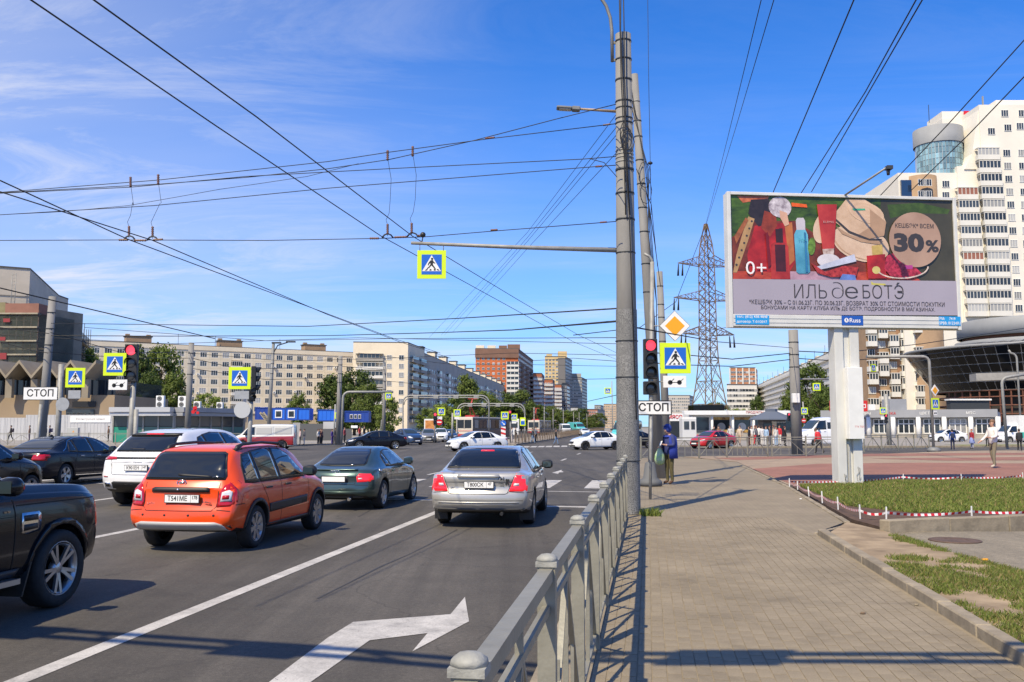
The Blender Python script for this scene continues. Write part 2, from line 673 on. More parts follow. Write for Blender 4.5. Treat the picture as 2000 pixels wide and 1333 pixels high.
seam([(700,1010),(790,960),(850,925),(900,900)], .06)
seam([(560,905),(720,901),(900,903),(1100,906)], .12)
arrow = [(525,1334),(640,1247),(690,1216),(880,1201),(908,1167),(916,1215),(805,1274),(835,1238),(722,1252),(598,1340)]
sheet('turn_arrow', [G(*p) for p in arrow], .005, MARK, road)
sheet('stop_line', [UV(-4.3,20.95), UV(-.75,20.75), UV(-.75,21.05), UV(-4.3,21.25)], .004, MARK, road)
sheet('stop_line', [UV(-8.8,22.3), UV(-4.6,22.2), UV(-4.6,22.5), UV(-8.8,22.6)], .004, MARK, road)
for k in range(13):
 u = -1.35 - k * 1.55
 sheet('zebra_stripe', [UV(u - .55,27.2), UV(u, 27.2), UV(u, 31.2), UV(u - .55,31.2)], .004, MARK, road)
sheet('lane_line', [UV(-.9,25.6), UV(-3.2,25.8), UV(-3.2,25.95), UV(-.9,25.75)], .004, MARK, road)
for k in range(10):
 a = G(1008 + k * 15,873.5 - k * .25)
 sheet('zebra_stripe', [a + Vector((-.25,-2.5,0)), a + Vector((.32,-2.5,0)), a + Vector((.62,2.5,0)), a + Vector((.1,2.5,0))], .004, MARK, road)
sheet('direction_arrow', [G(1078,924), G(1098,918), G(1096,921), G(1100,921.4), G(1100,923), G(1092,923.4), G(1090,926)], .004, MARK, road)
# right-hand pavement
E0, E1 = -.62,2.55
walk = struct(slab('pavement', [UV(E0,-8), UV(E1,-8), UV(E1,15.2), G(1655,1018,.14), G(1541,950,.14), G(1440,903,.14), G(1330,893,.14), UV(E0 + .3,49.5), UV(E0,46)], -.05,.138, PAVEFAR))
bw, bl, bh = .1,.2,.06
bm_ = MB()
bm_.box((0,0,-bh / 2),(bw - .006, bl - .006, bh), taper=.985)
brick_me = bm_.mesh('paving_brick', PAVER)
cells = []
ncol = int((E1 - .08 - (E0 + .1)) / bw) + 1
for c in range(ncol):
 u = E0 + .12 + (c + .5) * bw
 k = 0
 while True:
  v = 5.35 + k * bl + (bl / 2 if c % 2 else 0)
  k += 1
  if v > 17.6:
   break
  if v > 15.0 and u > 2.3:
   continue
  cells.append((v, u))
cells.sort()
rest = MB()
nb = 0
rb = random.Random(3)
first = None
for v, u in cells:
 p = UV(u, v, .1475 + rb.uniform(-.0012,.0012))
 vis = -.03 < 1
 px = 1000 + FPX * p.x / p.y
 py = 833.5 + FPX * (CAMZ - .15) / p.y
 if nb < 295 and px < 2010 and py < 1345:
  o = obj('paving_brick', brick_me, walk, p, (rb.uniform(-.004,.004), rb.uniform(-.004,.004),-YAW))
  nb += 1
 else:
  rot = Matrix.Rotation(-YAW, 3, 'Z') @ Matrix.Rotation(rb.uniform(-.004,.004),3, 'Y')
  rest.box(p + Vector((0,0,-bh / 2)),(bw - .006, bl - .006, bh), rot, .985)
ro = rest.build('paving_bricks', PAVER, walk)
ro['kind'] = 'stuff'
sheet('joint_sand', [UV(E0 + .11,5.3), UV(E1 - .06,5.3), UV(E1 - .06,15.1), UV(2.3,17.6), UV(E0 + .11,17.6)], .1425, JOINT, walk)
def kerb_run(pts, wd, z0, z1, ln=1.0, label=None, mat=KERB):
 """kerb stones laid end to end along a polyline"""
 root = obj('kerb', None)
 struct(root)
 made = {}
 for i in range(len(pts) - 1):
  a, b = Vector(pts[i]), Vector(pts[i + 1])
  d = b - a
  n = max(1, round(d.length / ln))
  l = d.length / n
  key = round(l, 3)
  if key not in made:
   q = MB()
   q.box((0,0,0),(l - .012, wd, z1 - z0))
   made[key] = bevel_mesh(q.mesh('kerb_stone', mat),.012)
  for k in range(n):
   c = a + d * ((k + .5) / n)
   obj('kerb_stone', made[key], root, (c.x, c.y, (z0 + z1) / 2 + random.uniform(-.006,.006)),(random.uniform(-.01,.01), random.uniform(-.004,.004), math.atan2(d.y, d.x) + random.uniform(-.006,.006)))
 return root
kerb_run([UV(E1 + .06,-3), UV(E1 + .06,14.9)], .13,-.02,.235)
kerb_run([UV(E1 + .0,15.1), G(1655,1019,.2)], .06,0,.155)
kerb_run([G(1655,1015,.2), G(1541,948,.2), G(1445,906,.2)], .10,0,.165)
kerb_run([UV(E0 - .09,-3), UV(E0 - .09,30)], .16,-.03,.148)
kerb_run([UV(E0 - .09,30), UV(E0 - .09,46)], .16,-.03,.146,2.0)
verge = struct(slab('verge', [UV(E1 + .12,-4), UV(E1 + .12,14.8), G(1655,1020,.17), G(1722,1036,.17), G(1870,1082,.17), G(2010,1120,.17), UV(6.5,6), UV(6.5,-4)], -.04,.172, DIRT))
struct(sheet('parking_lot', [G(1722,1036,.165), G(1870,1082,.165), G(2010,1120,.165), UV(7.5,8),(26,6),(26,19), G(2300,1036,.165)], .145, ASPHALT2))
lawn = struct(slab('lawn', [G(1548,950,.17), G(1663,1014,.17), G(1722,1030,.17), G(1800,1018,.17), G(2400,1010,.17), G(2400,932,.17), G(1990,936,.17), G(1700,938,.17)], -.04,.17, SOIL))
tf = sheet('turf', [G(1560,949,.18), G(1650,985,.18), G(1780,1000,.18), G(2400,1000,.18), G(2400,934,.18), G(1990,938,.18), G(1700,941,.18)], .176, TURF, lawn)
kb = kerb_run([G(1727,1040,.15), G(1846,1034,.15), G(1962,1030,.15), G(2200,1020,.15)], .22,.0,.34,1.05)
mh = MB()
mc = G(1865,1056,.15)
mh.lathe([(.36,0),(.36,.012),(.33,.014),(.32,.006),(.31,.012),(.2,.014),(.19,.008),(.10,.013),(.001,.013)], n=28)
mo = mh.build('manhole_cover', M('rust_iron', (.13,.085,.06),.7,.3, var=.3, scale=12))
mo.location = (mc.x, mc.y, .146)
tag(mo, 'round rusty manhole cover set in the pale parking asphalt', 'manhole cover')
plaza = struct(slab('plaza', [G(1541,948,.13), G(1440,902.5,.13), G(1335,892,.13),(18,53),(31,64),(46,68),(80,74),(80,27), G(2300,936,.13), G(1990,936,.13), G(1560,946,.13)], -.05,.134, TANPAVE))
def band(pts, z=.140):
 sheet('red_band', [G(p[0], p[1], .14) for p in pts], z, REDPAVE, plaza)
band([(1545,946),(1470,916),(1600,906),(1800,904),(2300,908),(2300,930),(1990,933),(1640,938)])
band([(1440,899),(1395,895),(1640,888.8),(1700,886.5),(2100,884),(2100,888),(1700,891.5)])
band([(1700,896),(1990,893),(2100,893),(2100,899),(1850,900)])
lb = struct(slab('pavement', [(-220,82),(-22,80),(-16,96),(-8,200),(4,420),(30,900),(-220,900)], -.05,.12, PAVEBLOCK))
rbk = struct(slab('pavement', [(10.5,92),(18,77),(30,79),(70,86),(140,104),(300,150),(300,900),(90,900),(26,260),(12,130)], -.05,.12, PAVEBLOCK))
struct(slab('tram_platform', [G(988,869), G(1008,870.5), G(1090,858), G(1180,841), G(1172,840), G(985,862)], -.05,.16, M('platform_concrete', (.30,.26,.21),.9, var=.2, scale=.8)))
kerb_run([(-90,81.2),(-22.2,79.8),(-16.2,95.8)], .2,-.02,.16,3.0)
kerb_run([(18,76.9),(30,78.9),(70,85.9)], .2,-.02,.16,3.0)
# vehicles: shell, patches, wheels
BLACKP = M('black_plastic', (.018,.018,.019),.5)
RUBBER = M('tyre_rubber', (.016,.016,.017),.8, var=.3, scale=20)
GLASS = M('car_glass', (.006,.008,.010),.03, spec=.7, coat=.4)
GLASSC = M('car_glass_clear', (.03,.045,.05),.03, spec=.7, coat=.4)
CHROME = M('chrome', (.75,.75,.76),.12,1.0)
ALLOY = M('alloy', (.42,.43,.45),.28,.85)
ALLOYD = M('dark_alloy', (.05,.05,.055),.35,.6)
TAILRED = M('tail_red', (.42,.006,.012),.12, coat=.6)
TAILLIT = M('tail_red_lit', (.85,.02,.03),.15, coat=.5, emit=.45)
LAMPW = M('lamp_clear', (.62,.64,.66),.1, coat=.8)
PLATEW = M('plate_white', (.78,.78,.76),.4)
PLATEK = M('plate_black', (.015,.015,.015),.5)
SEAM = M('panel_gap', (.006,.006,.006),.8)
SILVERP = M('silver_plastic', (.42,.42,.42),.4)
def paint(name, col, metal=0.0, rough=.32):
 dark = max(col) < .03
 return M(name, col, rough, metal, coat=.35 if dark else 1.0, spec=.25 if dark else .5, var=.05, scale=1.5)
class Shell:
 pass
def make_shell(sp, nx):
 L, W2 = sp['L'], sp['W'] / 2
 top, belt = pchip(sp['top']), pchip(sp['belt'])
 plan = pchip([(x, f * W2) for x, f in sp['plan']])
 rw = pchip([(x, f * W2) for x, f in sp['roofw']])
 bot = pchip(sp.get('bot', [(0,.34),(.25,.22),(L - .35,.2),(L, .24)]))
 rp = pchip(sp.get('rear', [(.2,0),(1.2,0)]))
 fp = pchip(sp.get('front', [(.2,0),(1.2,0)]))
 rk, fk = sp.get('rk', .10), sp.get('fk', .28)
 dep = sp.get('depth', .9)
 def section(x):
  z0, zb, zt, wv, wt = bot(x), belt(x), top(x), plan(x), rw(x)
  zb = min(zb, zt - .015)
  e = zb - z0
  wt = min(wt, wv * .93)
  pts = [(0, z0),(wv * .6, z0),(wv * .87, z0 + .012),(wv * .955, z0 + min(.06, e * .12)),
               (wv * .985, z0 + e * .25),(wv, z0 + e * .48),(wv * 1.0, z0 + e * .66),
               (wv * .992, z0 + e * .82),(wv * .978, z0 + e * .93),(wv * .955, zb)]
  h = zt - zb
  wb = wv * .955 - .012
  for s in (.04,.2,.4,.6,.78,.88):
   k = s / .88
   pts.append((wb + (wt - wb) * (k ** 1.15), zb + s * h))
  pts += [(wt - .035 - .02 * wt, zb + .945 * h),(wt * .82, zb + .972 * h),(wt * .62, zb + .986 * h),
    (wt * .35, zb + .996 * h),(0, zt)]
  return pts
 def deform(x, y, z):
  fr = max(0.0,1 - x / dep) ** 2
  ff = max(0.0,1 - (L - x) / dep) ** 2
  q = (y / W2) ** 2
  return (x + (rp(z) + rk * q) * fr - (fp(z) + fk * q) * ff - L / 2, y, z)
 V, F = [], []
 xs = []
 for i in range(nx + 1):
  t = i / nx
  xs.append(L * (t - .62 * math.sin(2 * PI * t) / (2 * PI)))
 nr = None
 for x in xs:
  s = section(x)
  nr = len(s)
  ring = s + [(-y, z) for y, z in s[-2:0:-1]]
  for y, z in ring:
   V.append(deform(x, y, z))
 nring = 2 * nr - 2
 for i in range(nx):
  for k in range(nring):
   k2 = (k + 1) % nring
   F.append((i * nring + k, i * nring + k2,(i + 1) * nring + k2,(i + 1) * nring + k))
 for x, flip in ((xs[0], 1),(xs[-1], 0)):
  s = section(x)
  nc = 10
  o = len(V)
  for (y, z) in s:
   for c in range(nc + 1):
    V.append(deform(x, y * (2 * c / nc - 1), z))
  for r_ in range(nr - 1):
   for c in range(nc):
    a = o + r_ * (nc + 1) + c
    q = (a, a + 1, a + nc + 2, a + nc + 1)
    F.append(q if not flip else q[::-1])
 me = bpy.data.meshes.new('body')
 me.from_pydata(V, [], F)
 bm = bmesh.new()
 bm.from_mesh(me)
 bmesh.ops.remove_doubles(bm, verts=bm.verts, dist=1e-4)
 bmesh.ops.dissolve_degenerate(bm, dist=1e-4, edges=bm.edges)
 bmesh.ops.recalc_face_normals(bm, faces=bm.faces)
 for f in bm.faces:
  f.smooth = True
 bm.to_mesh(me)
 bm.free()
 sh = Shell()
 sh.bvh = BVHTree.FromPolygons([v.co.copy() for v in me.vertices], [tuple(p.vertices) for p in me.polygons])
 sh.L, sh.W2, sh.sp = L, W2, sp
 mb = MB()
 rot = Matrix.Rotation(PI / 2,3, 'X')
 for xw in (sp['xr'], sp['xf']):
  for sd in (-1,1):
   ra = sp['ra']
   mb.lathe([(ra, -.19),(ra, .19)], (xw - L / 2, sd * (W2 - .11), sp['r'] + .01),28, rot, smooth=False)
 cut = scratch('cutter', mb.mesh('cutter', BLACKP))
 tmp = scratch('tmp_body', me)
 md = tmp.modifiers.new('b', 'BOOLEAN')
 md.operation = 'DIFFERENCE'
 md.solver = 'EXACT'
 md.object = cut
 m2 = evaluated(tmp)
 bpy.data.objects.remove(tmp)
 bpy.data.objects.remove(cut)
 m2.name = 'body'
 m2.materials.clear()
 m2.materials.append(sp['paint'])
 m2.materials.append(BLACKP)
 for p in m2.polygons:
  c = p.center
  p.material_index = 0
  if p.normal.z < -.8 and c.z < .45:
   p.material_index = 1
  for xw in (sp['xr'], sp['xf']):
   dd = math.hypot(c.x - (xw - L / 2), c.z - sp['r'] - .01)
   if dd < sp['ra'] + .004 and abs(c.y) < W2 - .0 and (abs(dd - sp['ra'] * math.cos(PI / 28)) < .012 or abs(abs(c.y) - (W2 - .30)) < .01):
    p.material_index = 1
    p.use_smooth = False
 sh.mesh = m2
 return sh
DIRS = {'L': Vector((0,-1,0)), 'R': Vector((0,1,0)), 'B': Vector((1,0,0)), 'F': Vector((-1,0,0)), 'T': Vector((0,0,-1))}
def to3(sh, pl, a, b):
 if pl == 'L':
  return Vector((a - sh.L / 2,3, b))
 if pl == 'R':
  return Vector((a - sh.L / 2,-3, b))
 if pl == 'B':
  return Vector((-6, a, b))
 if pl == 'F':
  return Vector((6, a, b))
 return Vector((a - sh.L / 2, b, 5))
def hit(sh, pl, a, b, off=0.0):
 d = DIRS[pl]
 o = to3(sh, pl, a, b)
 h = sh.bvh.ray_cast(o, d)
 if h[0] is None:
  h = sh.bvh.find_nearest(o + d * 2.4 if pl in 'LR' else o + d * (6 - sh.L / 2))
 return h[0] - d * off
def patch(sh, name, mat, pl, poly, parent, off=.004, skirt=.012, step=.07):
 pts = []
 n = len(poly)
 for i in range(n):
  a, b = Vector(poly[i]), Vector(poly[(i + 1) % n])
  k = max(1, int((b - a).length / step))
  for j in range(k):
   pts.append(a + (b - a) * (j / k))
 ne = len(pts)
 edges = [(i, (i + 1) % ne) for i in range(ne)]
 x0, x1 = min(p.x for p in pts), max(p.x for p in pts)
 y0, y1 = min(p.y for p in pts), max(p.y for p in pts)
 gs = step
 while (x1 - x0) * (y1 - y0) / gs / gs > 420:
  gs *= 1.2
 nxx, nyy = int((x1 - x0) / gs), int((y1 - y0) / gs)
 if nxx * nyy:
  for i in range(1, nxx + 1):
   for j in range(1, nyy + 1):
    pts.append(Vector((x0 + (x1 - x0) * (i - .37) / (nxx + .26), y0 + (y1 - y0) * (j - .37) / (nyy + .26))))
 v2, e2, f2, *_ = delaunay_2d_cdt(pts, edges, [list(range(ne))], 1,1e-5)
 d = DIRS[pl]
 V, ok = [], []
 for p in v2:
  h = sh.bvh.ray_cast(to3(sh, pl, p.x, p.y), d)
  ok.append(h[0] is not None)
  V.append((h[0] if ok[-1] else Vector((0,0,0))) - d * off)
 F = []
 cnt = {}
 for f in f2:
  f = list(f)
  if not all(ok[i] for i in f):
   continue
  dd = [V[i].dot(d) for i in f]
  if max(dd) - min(dd) > .16 + step * 1.6:
   continue
  nn = (V[f[1]] - V[f[0]]).cross(V[f[2]] - V[f[0]])
  if nn.dot(d) > 0:
   f.reverse()
  F.append(f)
  for i in range(len(f)):
   cnt[(f[i], f[(i + 1) % len(f)])] = 1
 sm = [True] * len(F)
 if skirt:
  base = {}
  for (a, b) in list(cnt):
   if (b, a) not in cnt:
    for q in (a, b):
     if q not in base:
      base[q] = len(V)
      V.append(V[q] + d * skirt)
    F.append([b, a, base[a], base[b]])
    sm.append(False)
 used = sorted({i for f in F for i in f})
 mp = {q: i for i, q in enumerate(used)}
 me = bpy.data.meshes.new(name)
 me.from_pydata([tuple(V[i]) for i in used], [], [[mp[i] for i in f] for f in F])
 me.materials.append(mat)
 me.polygons.foreach_set('use_smooth', sm)
 me.update()
 return obj(name, me, parent)
def strip(sh, name, mat, pl, pts, wd, parent, off=.0035, skirt=0.0):
 """thin ribbon along a polyline on the shell"""
 P = []
 for i in range(len(pts) - 1):
  a, b = Vector(pts[i]), Vector(pts[i + 1])
  k = max(1, int((b - a).length / .06))
  for j in range(k):
   P.append(a + (b - a) * j / k)
 P.append(Vector(pts[-1]))
 mb = MB()
 d = DIRS[pl]
 prev = None
 for i, p in enumerate(P):
  t = (P[min(i + 1, len(P) - 1)] - P[max(i - 1,0)]).normalized()
  nn = Vector((-t.y, t.x)) * wd / 2
  a, b = hit(sh, pl, *(p + nn), off), hit(sh, pl, *(p - nn), off)
  mb.v += [tuple(a), tuple(b)]
  if i:
   o = 2 * i
   q = [o - 2, o - 1, o + 1, o]
   va, vb, vc = Vector(mb.v[q[0]]), Vector(mb.v[q[1]]), Vector(mb.v[q[2]])
   if (vb - va).cross(vc - va).dot(d) > 0:
    q.reverse()
   mb.face(q)
 return mb.build(name, mat, parent)
WHEELS = {}
def wheel_meshes(r, rr, wd, style, rim):
 key = (r, rr, wd, style, rim.name)
 if key in WHEELS:
  return WHEELS[key]
 rot = Matrix.Rotation(-PI / 2,3, 'X')          # axis z -> +y (outward on the left side)
 h = wd / 2
 t = MB()
 t.lathe([(rr, -h * .8),(rr + .015,-h),(r - .03,-h),(r - .008,-h * .8),(r, -h * .5),(r, h * .5),(r - .008, h * .8),(r - .03, h),
             (rr + .02, h * .98),(rr, h * .82),(rr - .01, h * .3),(rr - .01,-h * .8)], n=28, mtx=rot, cap=False)
 tm = t.mesh('tyre', RUBBER)
 b = MB()
 b.mat(1)
 b.lathe([(rr - .012, h * .05),(.03, h * .05)], n=24, mtx=rot)            # dark backing
 b.mat(0)
 b.lathe([(rr - .012, h * .2),(rr - .004, h * .86),(rr + .008, h * .9),(rr + .008, h * .8)], n=28, mtx=rot, cap=False)
 b.lathe([(rr - .012, h * .86),(rr - .028, h * .8),(rr - .03, h * .3)], n=28, mtx=rot, cap=False)
 b.lathe([(.075, h * .2),(.075, h * .62),(.055, h * .72),(.001, h * .74)], n=12, mtx=rot, cap=False)
 ns, sw, tw = style
 for i in range(ns):
  for k in ([0] if not tw else [-tw, tw]):
   a = 2 * PI * i / ns + k + .2
   a0 = 2 * PI * i / ns + k * .45 + .2
   p0 = Vector((.05 * math.cos(a0),.05 * math.sin(a0), h * .62))
   p1 = Vector(((rr - .012) * math.cos(a),(rr - .012) * math.sin(a), h * .78))
   o = len(b.v)
   b.bar(p0, p1, sw, .03,(0,0,1))
   for q in range(o, len(b.v)):
    b.v[q] = tuple(rot @ Vector(b.v[q]))
 rm = b.mesh('rim', [rim, BLACKP])
 WHEELS[key] = (tm, rm)
 return tm, rm
def car(name, label, sp, nx=64, group=None, cat='car'):
 root = thing(name, label, cat, group=group)
 sh = make_shell(sp, nx)
 obj('body', sh.mesh, root)
 L, W2 = sp['L'], sp['W'] / 2
 tm, rm = wheel_meshes(sp['r'], sp.get('rr', sp['r'] - .11), sp.get('tw', .21), sp.get('spokes', (7,.045,0)), sp.get('rim', ALLOY))
 for xw in (sp['xr'], sp['xf']):
  for sd in (1,-1):
   wo = obj('wheel', tm, root, (xw - L / 2, sd * (W2 - .115), sp['r']),(0,0,0 if sd > 0 else PI))
   obj('rim', rm, wo)
 gm = sp.get('glass', GLASS)
 for i, poly in enumerate(sp.get('side_windows', [])):
  gl = gm[i] if isinstance(gm, list) else gm
  for pl in 'LR':
   fr = patch(sh, 'window', BLACKP, pl, inflate(poly, .022), root, .004,.01)
   patch(sh, 'pane', gl, pl, poly, fr, .008,.005)
 for key, pl in (('rear_window', 'B'),('windscreen', 'F')):
  if key in sp:
   fr = patch(sh, key, BLACKP, pl, inflate(sp[key], .02), root, .012,.025,.05)
   patch(sh, 'pane', (gm[0] if isinstance(gm, list) else gm) if key == 'rear_window' else GLASSC, pl, sp[key], fr, .020,.012,.05)
 for it in sp.get('patches', []):
  nm, mt, pl, poly = it[:4]
  off = it[4] if len(it) > 4 else .006
  if pl == 'S':
   for q in 'LR':
    patch(sh, nm, mt, q, poly, root, off, off + .012)
  elif pl in ('B2', 'F2'):
   patch(sh, nm, mt, pl[0], poly, root, off, off + .012)
   patch(sh, nm, mt, pl[0], [(-a, b) for a, b in poly], root, off, off + .012)
  else:
   patch(sh, nm, mt, pl, poly, root, off, off + .012)
 for it in sp.get('seams', []):
  pl, pts = it[0], it[1]
  wd = it[2] if len(it) > 2 else .010
  for q in ('LR' if pl == 'S' else pl):
   strip(sh, 'panel_gap', SEAM, q, pts, wd, root)
 for it in sp.get('handles', []):
  x, z, mt = it
  for pl in 'LR':
   p = hit(sh, pl, x, z, .016)
   m = MB()
   m.box(p, (.19,.032,.03))
   me = m.mesh('door_handle', mt)
   bevel_mesh(me, .008,2)
   obj('door_handle', me, root)
 if 'mirror' in sp:
  x, z, mt = sp['mirror']
  for pl, sd in (('L', 1),('R', -1)):
   p = hit(sh, pl, x, z)
   m = MB()
   m.smooth = True
   prof = [(.02,-.10),(.075,-.085),(.095,-.02),(.092,.06),(.06,.095),(.01,.10)]
   m.lathe(prof, p + Vector((.01, sd * .15,.06)),12, Matrix.Rotation(PI / 2,3, 'X') @ Matrix.Diagonal(Vector((1.0,.95,1.15))))
   m.smooth = False
   m.bar(p - Vector((0, sd * .03,0)), p + Vector((0, sd * .12,.04)),.07,.035)
   mo = m.build('mirror', mt, root)
   g = MB()
   g.box(p + Vector((-.088, sd * .15,.06)),(.006,.17,.11))
   g.build('mirror_glass', GLASSC, mo)
 if 'plate' in sp:
  z, txt, y0 = sp['plate']
  number_plate(sh, root, 'B', y0, z, txt)
 if 'plate_front' in sp:
  number_plate(sh, root, 'F', 0, sp['plate_front'], None)
 if 'arch' in sp:
  mt, wl = sp['arch']
  for xw in (sp['xr'], sp['xf']):
   ra = sp['ra']
   zz = sp['r'] + .01
   a0, a1 = R(-28), R(208)
   poly = [(xw + (ra + wl) * math.cos(a0 + (a1 - a0) * i / 18), zz + (ra + wl) * math.sin(a0 + (a1 - a0) * i / 18)) for i in range(19)]
   poly += [(xw + (ra - .004) * math.cos(a1 + (a0 - a1) * i / 18), zz + (ra - .004) * math.sin(a1 + (a0 - a1) * i / 18)) for i in range(19)]
   zmin = sp.get('archmin', .2)
   poly = [(a, max(b, zmin)) for a, b in poly]
   for pl in 'LR':
    patch(sh, 'wheel_arch', mt, pl, poly, root, .02,.05,.08)
 sh.root = root
 return sh
def sill_poly(sp, x0, x1, z0, z1, top):
 """lower body side between x0 and x1 with the wheel arches left open"""
 l = [(x0, z0)]
 for xw in (sp['xr'], sp['xf']):
  ra, zc_ = sp['ra'] + .01, sp['r'] + .01
  a0 = math.asin(max(-1, min(1,(z0 - zc_) / ra)))
  l += [(xw + ra * math.cos(PI - a0 + (2 * a0 - PI) * i / 14), zc_ + ra * math.sin(PI - a0 + (2 * a0 - PI) * i / 14)) for i in range(15)]
 return l + [(x1, z0)] + top
def inflate(poly, d):
 n = len(poly)
 c = Vector((sum(p[0] for p in poly) / n, sum(p[1] for p in poly) / n))
 area = sum(poly[i][0] * poly[(i + 1) % n][1] - poly[(i + 1) % n][0] * poly[i][1] for i in range(n))
 sg = 1 if area > 0 else -1
 res = []
 for i in range(n):
  a, b, e = Vector(poly[i - 1]), Vector(poly[i]), Vector(poly[(i + 1) % n])
  t1, t2 = (b - a).normalized(),(e - b).normalized()
  n1, n2 = Vector((t1.y, -t1.x)) * sg, Vector((t2.y, -t2.x)) * sg
  m = (n1 + n2)
  m = m.normalized() if m.length > 1e-3 else n1
  k = max(.5, m.dot(n1))
  q = b + m * (d / k)
  res.append((q.x, q.y))
 return res
def number_plate(sh, root, pl, y0, z, txt):
 d = DIRS[pl]
 p = hit(sh, pl, y0, z, .03)
 m = MB()
 m.box(p, (.03,.535,.125))
 m.cur = 1
 m.box(p - d * .004,(.03,.515,.105))
 po = m.build('number_plate', [PLATEK, PLATEW], root)
 if txt:
  main, reg = txt
  fm = face_matrix(p - d * .0195,-d)
  for s, xx, sz, yy in ((main, -.065,.098,0),(reg, .195,.07,.015)):
   t = obj('lettering', text_mesh(s, sz, PLATEK, bold=.002, xs=.86), po)
   t.matrix_local = fm @ Matrix.Translation((xx, yy, 0))
  l = MB()
  l.box((.135,0,0),(.004,.105,.001))
  lo = l.build('divider', PLATEK, po)
  lo.matrix_local = fm
def badge(sh, root, name, mat, pl, a, b, mesh, off=.006):
 p = hit(sh, pl, a, b, off)
 o = obj(name, mesh, root)
 o.matrix_local = face_matrix(p, -DIRS[pl])
 return o
def place(sh, xw, sidew, ground, heading):
 """put the wheel standing at station xw (sidew = -1 right, +1 left) on a ground point; heading = direction vector of travel"""
 hd = Vector(heading).normalized()
 rz = math.atan2(hd.y, hd.x)
 loc = Vector((xw - sh.L / 2, sidew * (sh.W2 - .05),0))
 loc = Matrix.Rotation(rz, 3, 'Z') @ loc
 sh.root.location = Vector(ground) - loc
 sh.root.rotation_euler = (0,0, rz)
# street furniture
GALV = M('galvanised', (.28,.28,.265),.55,.1, var=.18, scale=6, bump=.1, bscale=40)
RAILPAINT = M('rail_paint', (.245,.235,.19),.5,.15, var=.16, scale=5, bump=.15, bscale=30)
CONCP = M('pole_concrete', (.215,.21,.2),.85, var=.16, scale=3, stretch=(1,1,.25), bump=.2, bscale=25)
POLEG = M('pole_grey', (.20,.205,.205),.6,.2, var=.12, scale=4)
DARKG = M('dark_iron', (.045,.05,.055),.6,.2)
WIRE = M('wire', (.014,.014,.016),.6)
INSUL = M('insulator', (.16,.075,.05),.4, var=.5, scale=30)
WHITEP = M('white_paint', (.74,.74,.72),.5, var=.06, scale=3)
SIGNY = M('sign_yellow', (.62,.80,.015),.45)
SIGNB = M('sign_blue', (.012,.12,.55),.4)
SIGNW = M('sign_white', (.78,.78,.76),.4, var=.05, scale=6)
SIGNK = M('sign_black', (.012,.012,.012),.5)
SIGNO = M('sign_amber', (.80,.36,.008),.4)
SIGNR = M('sign_red', (.55,.012,.015),.4)
SIGNBACK = M('sign_back', (.40,.41,.41),.45,.4, var=.1, scale=5)
LIGHTK = M('signal_housing', (.02,.021,.022),.5)
LENSOFF = M('lens_dark', (.055,.057,.058),.18, coat=.4)
LENSRED = M('lens_red_lit', (1.0,.07,.11),.3, emit=1.1)
def mesh_net():
 m, t, b = node_mat('pole_netting', .8)
 v = t.nodes.new('ShaderNodeTexCoord').outputs['Object']
 w1 = nnode(t, 'ShaderNodeTexVoronoi', i_Scale=34.0, feature='DISTANCE_TO_EDGE')
 t.links.new(v, w1.inputs['Vector'])
 c = ramp(t, w1.outputs['Distance'], [(.05,(.23,.23,.225)),(.22,(.085,.088,.09))])
 st = ramp(t, noise(t, v, 1.2,6,.6), [(.35,.85),(.65,1.15)])
 t.links.new(mixc(t, 1.0, c, st, 'MULTIPLY'), b.inputs['Base Color'])
 bump(t, b, w1.outputs['Distance'], .6,.01)
 return m
NETTING = mesh_net()
